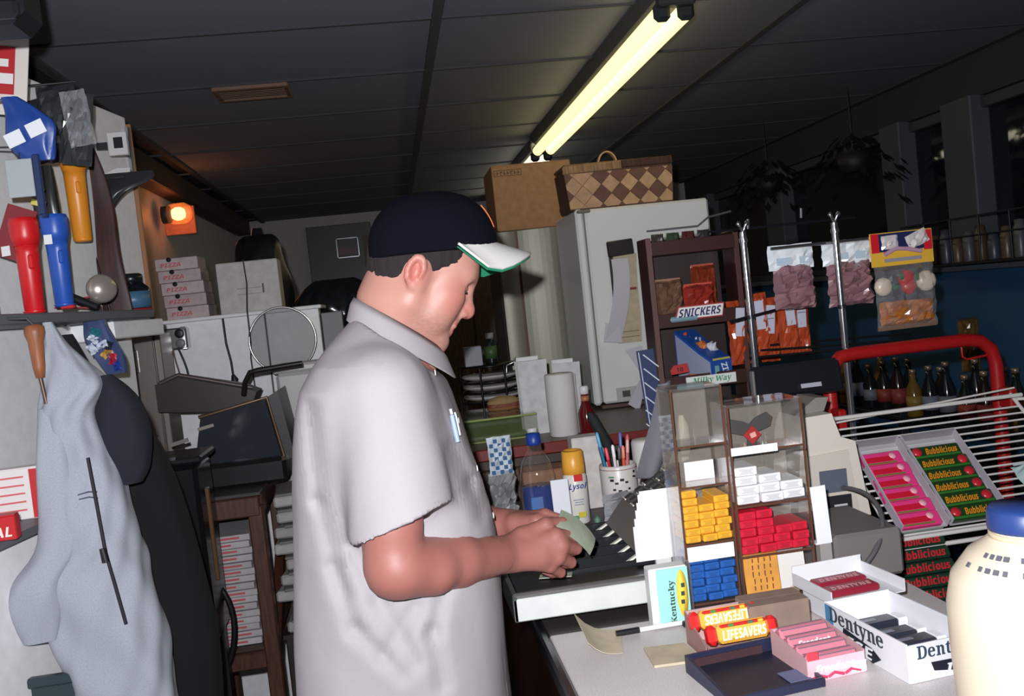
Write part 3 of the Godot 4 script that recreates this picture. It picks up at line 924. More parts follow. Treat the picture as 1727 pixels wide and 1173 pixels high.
	part("wire", MB.new().tube([V(-0.01, 0.0, 0.0), V(-0.008, -0.1, 0.004), V(0.002, -0.17, 0.004), V(0.004, -0.24, 0.004)], 0.0045, 6), mat(28, 26, 28, 0.5), pc)
	part("plug", MB.new().tube([V(0.003, -0.22, 0.006), V(0.008, -0.24, 0.008), V(0.01, -0.258, 0.008)], [0.006, 0.014, 0.008], 10), mat(22, 22, 24, 0.5), pc)
	part("hook", MB.new().box(V(-0.012, 0.004, 0.0), V(0.05, 0.008, 0.012), 0.002), mat(40, 38, 40, 0.4), pc)
	single("long_wire", "thin black wire running down over the white carton", "cord", MB.new().tube([V(-0.528, 1.81, -3.68), V(-0.526, 1.72, -3.69), V(-0.524, 1.62, -3.6), V(-0.532, 1.5, -3.65), V(-0.54, 1.44, -3.66), V(-0.538, 1.33, -3.66)], 0.0028, 6), mat(40, 38, 40, 0.5))
	# round pan rim hung on the partition
	var ring := []
	for k in 40:
		ring.append(V(cos(TAU * k / 40.0) * 0.123, sin(TAU * k / 40.0) * 0.123, 0))
	var rim := thing("pizza_pan_ring", "round thin metal ring of a pizza screen hanging on the white partition", "pan", V(-0.415, 1.495, -3.655))
	part("rim", MB.new().tube(ring, 0.0045, 8, true), mat(210, 206, 204, 0.25, 0.85), rim)
	part("mesh_screen", MB.new().lathe([Vector2(0, 0), Vector2(0.121, 0.0), Vector2(0.121, 0.0008), Vector2(0, 0.0008)], 40, Transform3D(Basis(Vector3.RIGHT, PI / 2), Vector3.ZERO)), glass(120, 116, 116, 0.18, 0.5), rim)
	part("handle", MB.new().box(V(0.1, -0.098, 0.01), V(0.09, 0.012, 0.012), 0.003), mat(60, 54, 52, 0.4), rim)
	# stainless cabinet
	var sc := thing("steel_cabinet", "brushed stainless dispenser cabinet below the shelf end", "cabinet", V(-0.885, 0.9, -3.45))
	part("door", MB.new().box(V(0, 0.33, 0), V(0.15, 0.68, 0.16), 0.008), mat(150, 142, 136, 0.32, 0.8), sc)
	part("side_strip", MB.new().box(V(0.085, 0.33, 0.0), V(0.02, 0.68, 0.16), 0.003), mat(140, 134, 128, 0.4, 0.6), sc)
	part("bright_plate", MB.new().box(V(-0.005, 0.58, 0.083), V(0.04, 0.08, 0.01), 0.003), mat(214, 210, 206, 0.18, 0.9), sc)  # brighter steel patch high on the cabinet door
	part("red_knob", MB.new().lathe([Vector2(0, 0), Vector2(0.026, 0), Vector2(0.022, 0.016), Vector2(0, 0.02)], 18, Transform3D(Basis(Vector3.RIGHT, PI / 2), V(0.028, 0.3, 0.082))), mat(130, 26, 30, 0.4), sc)
	part("foot", MB.new().box(V(0, -0.45, 0), V(0.12, 0.9, 0.12), 0.004), mat(60, 58, 58, 0.5), sc)
	# ---- pizza oven / sandwich press
	var ov := thing("pizza_oven", "black countertop oven with slanted glass front and bar handle", "oven", V(-0.5, 1.06, -3.1))
	var blk := mat(26, 25, 27, 0.3)
	part("base", MB.new().box(V(-0.05, 0.04, -0.1), V(0.34, 0.08, 0.34), 0.012), blk, ov)
	part("front_glass", MB.new().prism(PackedVector2Array([Vector2(-0.17, 0.05), Vector2(0.105, 0.075), Vector2(0.075, 0.262), Vector2(-0.13, 0.225)]), 0.0, 0.03), mat(48, 52, 60, 0.14), ov)
	part("frame", MB.new().tube([V(0.112, 0.07, 0.025), V(0.08, 0.268, 0.025), V(-0.135, 0.23, 0.025)], 0.006, 8), mat(110, 86, 66, 0.35, 0.5), ov)
	part("side", MB.new().prism(PackedVector2Array([Vector2(0.11, 0.06), Vector2(0.145, 0.07), Vector2(0.115, 0.285), Vector2(0.08, 0.268)]), -0.2, 0.02), mat(34, 32, 34, 0.4), ov)
	part("lid", MB.new().prism(PackedVector2Array([Vector2(-0.29, 0.25), Vector2(0.0, 0.22), Vector2(0.03, 0.28), Vector2(-0.02, 0.305), Vector2(-0.22, 0.36), Vector2(-0.29, 0.34)]), -0.26, -0.12), mat(44, 32, 30, 0.4), ov)
	part("lid_edge", MB.new().tube([V(-0.27, 0.345, -0.11), V(-0.21, 0.365, -0.11), V(0.02, 0.295, -0.11)], 0.007, 8), mat(120, 108, 104, 0.3, 0.6), ov)
	part("handle", MB.new().tube([V(0.0, 0.28, -0.04), V(0.012, 0.32, -0.02), V(0.035, 0.352, 0.0), V(0.06, 0.356, 0.0), V(0.2, 0.362, 0.0)], 0.0085, 10), mat(34, 30, 30, 0.35), ov)
	part("trim_strip", MB.new().box(V(-0.19, 0.165, 0.08), V(0.055, 0.012, 0.006), 0.0, Basis(Vector3.BACK, 0.2)), mat(190, 180, 170, 0.25, 0.7), ov)
	part("trim_strip", MB.new().box(V(-0.11, 0.2, 0.06), V(0.05, 0.01, 0.006), 0.0, Basis(Vector3.BACK, 0.18)), mat(190, 180, 170, 0.25, 0.7), ov)
	# ---- black appliance in front with cord
	var ap := thing("black_appliance", "tall black appliance with chrome trim standing behind the hanging jackets", "appliance", V(-0.6, 0, -2.75))
	part("housing", MB.new().box(V(-0.07, 0.95, 0), V(0.2, 0.5, 0.2), 0.012), mat(20, 20, 22, 0.25), ap)
	part("door_edge", MB.new().box(V(0.045, 1.0, 0.07), V(0.012, 0.26, 0.012), 0.002), mat(120, 88, 62, 0.3, 0.6), ap)
	part("top_tray", MB.new().box(V(-0.06, 1.215, 0.02), V(0.22, 0.02, 0.2), 0.006), mat(30, 30, 32, 0.25), ap)
	part("chrome_latch", MB.new().box(V(-0.135, 1.2, 0.12), V(0.02, 0.06, 0.012), 0.004).box(V(-0.05, 1.225, 0.125), V(0.07, 0.01, 0.008), 0.002), mat(190, 190, 196, 0.15, 0.9), ap)
	part("red_lamp", MB.new().box(V(-0.16, 1.19, 0.11), V(0.012, 0.02, 0.01), 0.003), mat(170, 30, 36, 0.3), ap)
	part("leg", MB.new().box(V(-0.1, 0.35, 0), V(0.04, 0.7, 0.04)).box(V(0.0, 0.35, -0.06), V(0.04, 0.7, 0.04)), mat(20, 20, 22, 0.4), ap)
	single("black_hose", "black cable looping down in front of the stacked flat boxes", "cord", MB.new().tube(bez(V(-0.645, 0.86, -2.8), V(-0.52, 0.84, -2.8), V(-0.53, 0.62, -2.8), V(-0.62, 0.54, -2.82), 14), 0.0085, 8), mat(22, 22, 24, 0.4))
	# ---- wooden bench with flat boxes under it
	var bn := thing("wooden_bench", "dark brown wooden bench frame carrying the black oven", "bench", V(-0.5, 0, -2.95))
	var wd := mat(92, 52, 36, 0.5, 0.0, "wood")
	part("front_rail", MB.new().box(V(-0.075, 1.02, 0.03), V(0.24, 0.06, 0.05), 0.004), wd, bn)
	part("side_rail", MB.new().box(V(0.028, 1.02, -0.2), V(0.045, 0.06, 0.44), 0.004), wd, bn)
	part("top_board", MB.new().box(V(-0.08, 1.055, -0.22), V(0.26, 0.012, 0.52), 0.002), mat(60, 56, 54, 0.4), bn)
	for q in [[0.03, 0.03], [0.03, -0.42], [-0.19, 0.03], [-0.19, -0.42]]:
		part("leg", MB.new().box(V(q[0], 0.52, q[1]), V(0.045, 1.0, 0.045), 0.004), wd, bn)
	part("stretcher", MB.new().box(V(-0.08, 0.55, 0.03), V(0.22, 0.05, 0.03), 0.004), wd, bn)
	part("brace", MB.new().box(V(0.03, 0.66, -0.2), V(0.03, 0.045, 0.56), 0.004, Basis(Vector3.RIGHT, 0.62)), wd, bn)
	part("lower_board", MB.new().box(V(-0.08, 0.58, -0.2), V(0.24, 0.012, 0.44), 0.002), mat(60, 44, 36, 0.5), bn)
	# flat cartons stacked on the lower board: seen edge on
	var n_flat := 16
	var flat_mesh := MB.new().box(V(0, 0, 0), V(0.165, 0.019, 0.34), 0.0015).done()
	for k in n_flat:
		var fb := single("flat_carton", "white flat carton with red print, number %s up in the stack under the bench" % ["one", "two", "three", "four", "five", "six", "seven", "eight", "nine", "ten", "eleven", "twelve", "thirteen", "fourteen", "fifteen", "sixteen"][k], "box", flat_mesh, mat(196 - (k * 5) % 14, 190 - (k * 5) % 14, 192 - (k * 5) % 14, 0.7, 0.0, "card"), V(-0.588 + 0.004 * sin(k * 2.1), 0.597 + 0.0215 * k, -3.13 + 0.004 * cos(k * 1.7)), 0.0, "flat cartons under the bench")
		part("print_line", MB.new().box(V(-0.01 + 0.01 * sin(k * 1.3), 0.001, 0.1705), V(0.1 + 0.02 * sin(k * 3.1), 0.006, 0.001)), mat(190, 84, 90, 0.7), fb)
	var ps: MeshInstance3D = null
	for k in 9:
		ps = single("paper_bag_bundle", "pale folded paper bundle on the bench's right, tier %s from the floor" % ["one", "two", "three", "four", "five", "six", "seven", "eight", "nine"][k], "paper", MB.new().box(V(0, 0, 0), V(0.1, 0.034, 0.26), 0.006, Basis(Vector3.UP, 0.15 * sin(k * 1.9))), mat(170 + (k * 7) % 20, 166 + (k * 7) % 20, 164 + (k * 7) % 20, 0.7, 0.0, "card"), V(-0.385 + 0.012 * sin(k * 2.3), 0.6 + 0.05 * k, -3.15), 0.0, "paper bundles beside the bench")
		part("fold", MB.new().box(V(0.0, 0.0225, 0.02), V(0.09, 0.008, 0.24), 0.003, Basis(Vector3.UP, 0.1)), mat(120, 120, 116, 0.7), ps)
	single("bundle_support", "dark low stand under the paper bundles", "stand", MB.new().box(V(0, 0.29, 0), V(0.12, 0.57, 0.26), 0.004).box(V(0.0, 0.575, 0.0), V(0.13, 0.012, 0.28)), mat(40, 36, 34, 0.5), V(-0.385, 0, -3.15))
	# ---- white freezer panel beyond
	var fz := thing("white_freezer", "white low freezer standing right of the black oven", "freezer", V(-0.31, 0, -3.52))
	part("cabinet_body", MB.new().box(V(0, 0.7, 0), V(0.24, 1.36, 0.18), 0.012), mat(196, 192, 190, 0.4), fz)
	part("lid", MB.new().box(V(0, 1.395, 0.0), V(0.26, 0.03, 0.2), 0.008), mat(200, 196, 194, 0.35), fz)
	part("seam_strip", MB.new().box(V(0, 1.03, 0.092), V(0.24, 0.012, 0.006), 0.002), mat(110, 108, 108, 0.5), fz)
	# ---- dark sacks behind the white carton, and on the far wall a dark board
	var sk := thing("black_sack", "black plastic sack bulging above the white carton", "bag", V(-0.5, 1.62, -4.05))
	part("bag_body", drape(finer([[0.0, -0.12, 0.1, 0, 0.14], [0.1, -0.12, 0.11, 0, 0.18], [0.2, -0.11, 0.085, 0, 0.17], [0.28, -0.1, 0.075, 0, 0.12], [0.31, -0.07, 0.05, 0, 0.06]]), 36, 0.08, 0.6, 5.0), mat(18, 19, 20, 0.35), sk)
	part("tied_neck", drape([[0.3, -0.04, 0.02, 0, 0.05], [0.34, -0.03, 0.01, 0, 0.02]], 16, 0.2), mat(18, 19, 20, 0.35), sk)
	var sk2 := thing("crinkled_sack", "dark shiny crinkled plastic sheeting between the carton and the man", "bag", V(-0.3, 1.5, -4.1))
	part("bag_body", drape(finer([[0.0, -0.12, 0.28, 0, 0.1], [0.06, -0.12, 0.3, 0, 0.16], [0.13, -0.1, 0.26, 0, 0.16], [0.19, -0.05, 0.2, 0, 0.1], [0.22, 0.0, 0.16, 0, 0.04]], 5), 48, 0.16, 1.6, 9.0), mat(26, 27, 29, 0.16), sk2)
	part("loose_fold", drape(finer([[0.04, 0.1, 0.3, 0.07, 0.03], [0.1, 0.12, 0.3, 0.075, 0.05], [0.16, 0.16, 0.27, 0.06, 0.02]]), 28, 0.3, 0.6, 7.0), mat(36, 37, 39, 0.12), sk2)
	single("sack_shelf", "dark rack behind the partition carrying the black plastic sacks", "rack", MB.new().box(V(0, 1.485, 0), V(0.75, 0.025, 0.3), 0.004).box(V(-0.34, 0.74, 0.1), V(0.04, 1.48, 0.04)).box(V(0.34, 0.74, 0.1), V(0.04, 1.48, 0.04)).box(V(-0.34, 0.74, -0.1), V(0.04, 1.48, 0.04)).box(V(0.34, 0.74, -0.1), V(0.04, 1.48, 0.04)).box(V(-0.22, 1.545, 0), V(0.22, 0.1, 0.26), 0.01), mat(30, 30, 32, 0.5), V(-0.31, 0, -4.08))
	var bd := thing("notice_board", "dark notice board on the far wall behind the man's cap", "board", V(-0.36, 2.03, -8.17))
	part("board", MB.new().box(V(0, 0, 0), V(0.54, 0.62, 0.03), 0.004), mat(26, 28, 30, 0.4), bd)
	part("picture_frame", MB.new().box(V(0.06, 0.19, 0.02), V(0.18, 0.014, 0.012), 0.004).box(V(0.06, 0.03, 0.02), V(0.18, 0.014, 0.012), 0.004).box(V(-0.03, 0.11, 0.02), V(0.014, 0.16, 0.012), 0.004).box(V(0.15, 0.11, 0.02), V(0.014, 0.16, 0.012), 0.004), mat(190, 190, 196, 0.2, 0.9), bd)
	part("red_picture", MB.new().box(V(0.06, 0.08, 0.017), V(0.15, 0.06, 0.004)), mat(90, 30, 34, 0.4), bd)
	part("brown_strip", MB.new().box(V(0.22, 0.0, 0.017), V(0.06, 0.4, 0.004)), mat(74, 62, 40, 0.5), bd)


func puffed(w: float, h: float, d: float, n := 14) -> MB:
	return crumpled(w, h, d, 0.0, 1, n, n)


func build_back() -> void:
	# ---- back counter
	var bc := thing("back_counter", "low back counter with red-brown edge carrying towels, jars and the white fridge", "counter", V(0.72, 0, -3.45))
	part("top_board", MB.new().box(V(0, 1.088, 0), V(1.08, 0.024, 1.1), 0.003), mat(124, 112, 104, 0.45, 0.0, "speckle"), bc)
	part("edge_strip", MB.new().box(V(0, 1.084, 0.558), V(1.08, 0.036, 0.014), 0.003), mat(120, 38, 30, 0.4), bc)
	for k in 3:
		part("door", MB.new().box(V(-0.36 + 0.36 * k, 0.55, 0.52), V(0.35, 0.96, 0.03), 0.004), mat(90, 70, 60, 0.5, 0.0, "wood"), bc)
	part("cabinet_body", MB.new().box(V(0, 0.54, 0), V(1.06, 1.07, 1.02), 0.002), mat(70, 58, 52, 0.6), bc)
	# ---- stainless fridge with the cardboard box on top
	var sf := thing("steel_fridge", "tall stainless steel fridge under the cardboard box", "fridge", V(0.66, 0, -4.05))
	var steel := mat(126, 124, 110, 0.42, 0.35)
	part("cabinet_body", MB.new().box(V(0, 0.925, -0.24), V(0.36, 1.85, 0.4), 0.006), mat(96, 94, 86, 0.5, 0.3), sf)
	for d in [[-0.142, 0.076, 0.004], [0.042, 0.27, 0.02]]:
		var pr := PackedVector2Array()
		for k in 13:
			var u := -1.0 + k / 6.0
			pr.append(Vector2(d[0] + u * d[1] * 0.5, 0.03 + d[2] * (1.0 - u * u)))
		pr.append(Vector2(d[0] + d[1] * 0.5, -0.03))
		pr.append(Vector2(d[0] - d[1] * 0.5, -0.03))
		var rev := PackedVector2Array()
		for k in range(pr.size() - 1, -1, -1):
			rev.append(Vector2(pr[k].x, -pr[k].y))
		part("door", MB.new().prism(rev, 0.1, 1.84, Transform3D(Basis(Vector3.RIGHT, -PI / 2), Vector3.ZERO)), steel, sf)
	part("door_gasket", MB.new().box(V(-0.099, 0.97, 0.0), V(0.012, 1.74, 0.04)), mat(104, 56, 46, 0.5), sf)
	part("handle", MB.new().tube([V(0.15, 1.32, 0.05), V(0.15, 1.33, 0.085), V(0.15, 1.52, 0.09), V(0.15, 1.72, 0.085), V(0.15, 1.73, 0.05)], 0.011, 12), mat(206, 206, 204, 0.12, 0.95), sf)
	part("sticker", MB.new().box(V(0.14, 1.63, 0.1025), V(0.044, 0.1, 0.002)), mat(196, 150, 136, 0.5), sf)
	part("hinge", MB.new().box(V(0.145, 1.83, 0.03), V(0.05, 0.03, 0.05), 0.006), mat(120, 120, 116, 0.3, 0.5), sf)
	var cb := thing("cardboard_box", "brown cardboard box with stamped marks on top of the steel fridge", "box", V(0.678, 1.855, -4.33), 0.0)
	var card := mat(176, 132, 92, 0.8, 0.0, "card")
	part("box_body", MB.new().box(V(0, 0.142, 0), V(0.352, 0.284, 0.34), 0.002), card, cb)
	part("lid_flap", MB.new().box(V(0, 0.2855, 0.086), V(0.35, 0.003, 0.168)).box(V(0, 0.2855, -0.086), V(0.35, 0.003, 0.168)), card, cb)
	var ink := mat(58, 46, 38, 0.7)
	var stamp := MB.new()
	for q in [[0.0, 0.0125, 0.12, 0.002], [0.0, -0.0125, 0.12, 0.002], [-0.06, 0.0, 0.002, 0.027], [0.06, 0.0, 0.002, 0.027]]:
		stamp.box(V(-0.105 + q[0], 0.252 + q[1], 0.1705), V(q[2], q[3], 0.001))
	for k in 7:
		stamp.box(V(-0.152 + 0.0155 * k, 0.252, 0.1705), V(0.003, 0.016, 0.001)).box(V(-0.147 + 0.0155 * k, 0.252 + 0.005 * sin(k * 2.0), 0.1705), V(0.007, 0.003, 0.001))
	part("stamp_print", stamp, ink, cb)
	var side_print := MB.new()
	for k in 5:
		side_print.box(V(0.118, 0.05 + 0.042 * k, 0.1705), V(0.018, 0.006, 0.001)).box(V(0.11, 0.064 + 0.042 * k, 0.1705), V(0.006, 0.016, 0.001)).box(V(0.126, 0.064 + 0.042 * k, 0.1705), V(0.006, 0.012, 0.001))
	part("side_print", side_print, ink, cb)
	# ---- white fridge, side towards us, with the basket on top
	var wf := thing("white_fridge", "small white fridge on the back counter with the picnic basket on top", "fridge", V(0.975, 1.1025, -3.5))
	var enamel := mat(230, 231, 228, 0.35)
	part("cabinet_body", MB.new().box(V(0.02, 0.387, -0.21), V(0.48, 0.735, 0.42), 0.008), enamel, wf)
	part("door", MB.new().box(V(-0.242, 0.387, -0.21), V(0.03, 0.74, 0.42), 0.008), enamel, wf)
	part("door_gasket", MB.new().box(V(-0.2235, 0.387, -0.212), V(0.008, 0.72, 0.406), 0.001), mat(120, 118, 114, 0.6), wf)
	part("hinge", MB.new().box(V(-0.225, 0.747, 0.0), V(0.05, 0.012, 0.03), 0.003), mat(120, 110, 100, 0.4), wf)
	part("rating_plate", MB.new().box(V(-0.12, 0.05, 0.001), V(0.1, 0.05, 0.002)), mat(186, 184, 180, 0.5), wf)
	part("rating_print", MB.new().box(V(-0.132, 0.05, 0.0025), V(0.03, 0.024, 0.001)), mat(70, 70, 70, 0.5), wf)
	part("base_rail", MB.new().box(V(-0.03, 0.008, -0.02), V(0.4, 0.014, 0.04), 0.002), mat(90, 66, 56, 0.5), wf)
	for sx in [-0.18, 0.2]:
		part("foot", MB.new().box(V(sx, 0.01, -0.36), V(0.04, 0.02, 0.04), 0.004), mat(30, 30, 30, 0.5), wf)
	# woven basket: diagonal splints, each a piece of its own
	var bk := thing("picnic_basket", "woven splint picnic basket in tan and brown on top of the white fridge", "basket", V(0.905, 1.8585, -3.62))
	part("body", MB.new().prism(PackedVector2Array([Vector2(-0.198, 0.0), Vector2(0.198, 0.0), Vector2(0.208, 0.15), Vector2(-0.21, 0.15)]), -0.1, 0.104), mat(120, 84, 58, 0.7, 0.0, "wood"), bk)
	var face := PackedVector2Array([Vector2(-0.2, 0.004), Vector2(0.198, 0.004), Vector2(0.208, 0.135), Vector2(-0.212, 0.135)])
	var s := 0.036
	var n := 0
	for i in range(-8, 14):
		for j in range(-14, 10):
			var c := Vector2((i + j) * s, (i - j) * s - 0.02)
			var dia := PackedVector2Array([c + Vector2(-s, 0), c + Vector2(0, -s), c + Vector2(s, 0), c + Vector2(0, s)])
			for cut in Geometry2D.intersect_polygons(dia, face):
				if absf(poly_area(cut)) < 0.00012:
					continue
				if poly_area(cut) < 0.0:
					cut.reverse()
				var m := Vector2.ZERO
				for q in cut:
					m += q / cut.size()
				var small := PackedVector2Array()
				for q in cut:
					small.append(m + (q - m) * 0.965)
				var dark := absi(i - j) % 2 == 0
				if m.x < -0.09:
					dark = dark and (i + j) % 3 == 0
				var g := (i * 5 + j * 3) % 9
				part("splint", MB.new().prism(small, 0.104, 0.1075 + (0.0015 if dark else 0.0)), mat(120 + g, 82 + g, 66, 0.7, 0.0, "card") if dark else mat(206 + g, 164 + g, 124, 0.7, 0.0, "card"), bk)
				n += 1
	part("rim_band", MB.new().box(V(-0.1, 0.152, 0.104), V(0.23, 0.03, 0.012), 0.003, Basis(Vector3.BACK, 0.02)), mat(186, 144, 100, 0.7, 0.0, "wood"), bk)
	part("rim_band", MB.new().box(V(0.11, 0.156, 0.106), V(0.2, 0.028, 0.014), 0.003, Basis(Vector3.BACK, 0.0)), mat(92, 58, 44, 0.7, 0.0, "wood"), bk)
	part("lid", MB.new().box(V(0, 0.166, 0), V(0.42, 0.012, 0.21), 0.004), mat(150, 112, 76, 0.7, 0.0, "wood"), bk)
	var hoop := []
	for k in 13:
		var an := PI * k / 12.0
		hoop.append([V(-0.018 + cos(an) * 0.04, 0.165 + sin(an) * 0.058, 0.02), V(-0.018 + cos(an) * 0.04, 0.165 + sin(an) * 0.058, -0.006)])
	part("handle", MB.new().sheet(hoop, 0.005), mat(196, 164, 112, 0.6), bk)
	# ---- papers hung on the fridge side
	var lp := thing("receipt_strip", "long cream receipt strip with a red line hanging on the fridge side", "paper", V(0.875, 1.345, -3.485))
	var rows := []
	for i in 12:
		var row := []
		for j in 4:
			row.append(V(-0.045 + 0.03 * j - 0.012 * (1.0 - i / 11.0) + 0.01, 0.33 * i / 11.0, 0.006 * sin(i * 0.6) + 0.006))
		rows.append(row)
	part("sheet", MB.new().sheet(rows, 0.001), mat(208, 192, 160, 0.7, 0.0, "card"), lp)
	part("red_line", MB.new().box(V(0.0, 0.2, 0.0135), V(0.082, 0.009, 0.001)), mat(140, 50, 50, 0.6), lp)
	for k in 2:
		part("print_line", MB.new().box(V(-0.004, 0.022 + 0.02 * k, 0.0145), V(0.076, 0.002, 0.001)), mat(120, 70, 60, 0.6), lp)
	var clp := thing("black_clip", "black clip pad holding the receipts on the fridge side", "clip", V(0.872, 1.66, -3.49))
	part("clip_bar", MB.new().box(V(0, 0.04, 0.008), V(0.1, 0.06, 0.014), 0.004, Basis(Vector3.BACK, 0.05)), mat(34, 26, 28, 0.4), clp)
	part("back_board", MB.new().box(V(-0.03, -0.09, 0.0), V(0.03, 0.22, 0.006), 0.001), mat(36, 30, 32, 0.5), clp)
	var cr := thing("curled_receipt", "white curled receipt slip left of the cream strip", "paper", V(0.8, 1.36, -3.46))
	rows = []
	for i in 12:
		var t := i / 11.0
		var row := []
		for j in 4:
			row.append(V(-0.03 + 0.022 * j + 0.055 * sin(t * 1.7) - 0.0, 0.3 * t, 0.012 + 0.018 * sin(t * 3.0) - 0.004 * j))
		rows.append(row)
	part("sheet", MB.new().sheet(rows, 0.0008), mat(212, 208, 214, 0.7), cr)
	part("loose_end", MB.new().prism(PackedVector2Array([Vector2(-0.035, 0.0), Vector2(0.035, -0.012), Vector2(0.03, 0.05), Vector2(-0.02, 0.07)]), 0.012, 0.013), mat(206, 202, 210, 0.7), cr)
	var ls := thing("torn_slips", "torn white slips hanging below the cream receipt by the brown candy rack", "paper", V(0.86, 1.13, -3.44))
	part("slip", MB.new().prism(PackedVector2Array([Vector2(-0.02, 0.19), Vector2(0.02, 0.12), Vector2(0.05, 0.06), Vector2(0.045, 0.2)]), 0.0, 0.002), mat(206, 204, 212, 0.7), ls)
	part("slip", MB.new().prism(PackedVector2Array([Vector2(-0.03, -0.01), Vector2(0.01, -0.04), Vector2(0.06, 0.1), Vector2(0.02, 0.07)]), 0.004, 0.006), mat(196, 194, 204, 0.7), ls)
	# ---- paper towel roll, bags, jar, sauce bottle
	var tr := thing("paper_towel_roll", "white paper towel roll standing on the back counter", "paper towel", V(0.507, 1.1005, -3.0))
	var tw := [Vector2(0.014, 0.0), Vector2(0.044, 0.0), Vector2(0.047, 0.004), Vector2(0.0475, 0.1), Vector2(0.047, 0.196), Vector2(0.044, 0.2), Vector2(0.014, 0.2)]
	part("towel_sheets", MB.new().lathe(tw, 36), mat(226, 222, 220, 0.9, 0.0, "cloth"), tr)
	part("core_tube", MB.new().lathe([Vector2(0.0, 0.001), Vector2(0.0135, 0.001), Vector2(0.0138, 0.198), Vector2(0.012, 0.198), Vector2(0.0, 0.19)], 16), mat(150, 116, 84, 0.8), tr)
	part("loose_edge", MB.new().box(V(0.0475, 0.1, 0.004), V(0.0015, 0.194, 0.02), 0.0, Basis(Vector3.UP, 0.2)), mat(220, 216, 214, 0.9), tr)
	for q in [["open white paper bag standing left of the paper towel roll", 0.437, -3.12, 0.095, 0.245, 0.05, 0.1], ["flat white paper bag standing right behind the paper towel roll", 0.558, -3.14, 0.09, 0.222, 0.03, -0.1]]:
		var pb := thing("paper_bag", q[0], "bag", V(q[1], 1.1005, q[2]), q[6], "white paper bags on the back counter")
		var rr := []
		for i in 7:
			var t := i / 6.0
			var a: float = q[3] * 0.5 * (0.94 + 0.1 * t)
			var b: float = q[5] * 0.5 * (1.0 - 0.15 * sin(t * PI))
			rr.append([V(a, q[4] * t, -b), V(0.1 * a, q[4] * t, -b * 1.05), V(-a, q[4] * t, -b), V(-a * (0.8 - 0.2 * t), q[4] * t, 0), V(-a, q[4] * t, b), V(-a * 0.2, q[4] * t, b * (0.85 + 0.2 * t)), V(a, q[4] * t, b), V(a * 0.85, q[4] * t, 0)])
		for r in rr:
			r.reverse()
		part("bag_body", MB.new().loft(rr, -1), mat(224, 222, 222, 0.8, 0.0, "card"), pb)
		part("folded_top", MB.new().box(V(-0.01, q[4] + 0.006, 0.0), V(q[3] * 0.8, 0.014, 0.004), 0.001, Basis(Vector3.RIGHT, 0.3)), mat(228, 226, 226, 0.8), pb)
	var jr := thing("glass_jar", "small clear jar with a white lid left of the towel roll", "jar", V(0.397, 1.1005, -2.96))
	part("jar_glass", MB.new().lathe([Vector2(0, 0), Vector2(0.015, 0), Vector2(0.017, 0.003), Vector2(0.017, 0.02), Vector2(0.014, 0.026), Vector2(0, 0.026)], 18), glass(170, 160, 150, 0.35), jr)
	part("lid", MB.new().lathe([Vector2(0, 0.026), Vector2(0.0165, 0.026), Vector2(0.0165, 0.04), Vector2(0.014, 0.042), Vector2(0, 0.042)], 18), mat(232, 232, 232, 0.4), jr)
	var kb := thing("sauce_bottle", "dark red sauce bottle with a white cap behind the pen mug", "bottle", V(0.575, 1.1005, -2.95))
	part("bottle_body", MB.new().lathe([Vector2(0, 0), Vector2(0.025, 0), Vector2(0.027, 0.004), Vector2(0.027, 0.07), Vector2(0.014, 0.1), Vector2(0.012, 0.13), Vector2(0, 0.13)], 22), mat(96, 22, 20, 0.12), kb)
	part("neck_label", MB.new().lathe([Vector2(0.0125, 0.105), Vector2(0.0135, 0.105), Vector2(0.0135, 0.124), Vector2(0.0125, 0.124)], 18), mat(190, 120, 90, 0.4), kb)
	part("cap", MB.new().lathe([Vector2(0, 0.13), Vector2(0.0145, 0.13), Vector2(0.0145, 0.152), Vector2(0.012, 0.155), Vector2(0, 0.155)], 18), mat(232, 228, 228, 0.4), kb)
	# ---- glass-fronted food case
	var gc := thing("food_case", "low glass food case with green-tinted edges behind the man's chest", "display case", V(0.31, 1.1005, -3.2))
	var gg := glass(120, 150, 90, 0.16, 0.05)
	part("glass_pane", MB.new().box(V(0, 0.075, 0), V(0.24, 0.006, 0.3), 0.001), gg, gc)
	part("glass_pane", MB.new().box(V(0, 0.036, 0.148), V(0.24, 0.072, 0.005), 0.001), gg, gc)
	part("glass_edge", MB.new().box(V(0, 0.075, 0.1535), V(0.24, 0.006, 0.006), 0.001), mat(150, 164, 96, 0.2), gc)
	part("glass_edge", MB.new().box(V(0, 0.003, 0.1535), V(0.24, 0.005, 0.006), 0.001), mat(140, 154, 92, 0.2), gc)
	part("tray", MB.new().box(V(0, 0.01, -0.02), V(0.23, 0.012, 0.26), 0.003), mat(90, 92, 60, 0.4), gc)
	part("back_board", MB.new().box(V(0, 0.036, -0.147), V(0.24, 0.072, 0.006)), mat(60, 58, 44, 0.5), gc)
	var bun := thing("sandwich", "brown filled sandwich roll lying on the glass food case", "food", V(0.345, 1.179, -3.24))
	part("bread_base", MB.new().lathe([Vector2(0, 0), Vector2(0.9, 0.0), Vector2(1.0, 0.004), Vector2(0.96, 0.012), Vector2(0, 0.012)], 20, Transform3D(Basis.from_scale(V(0.058, 1, 0.035)), Vector3.ZERO)), mat(140, 92, 54, 0.8, 0.0, "card"), bun)
	part("filling", drape([[0.011, -0.054, 0.056, 0, 0.066], [0.018, -0.057, 0.058, 0, 0.07], [0.022, -0.052, 0.054, 0, 0.064]], 30, 0.12, 0.4, 7.0), mat(120, 60, 40, 0.6), bun)
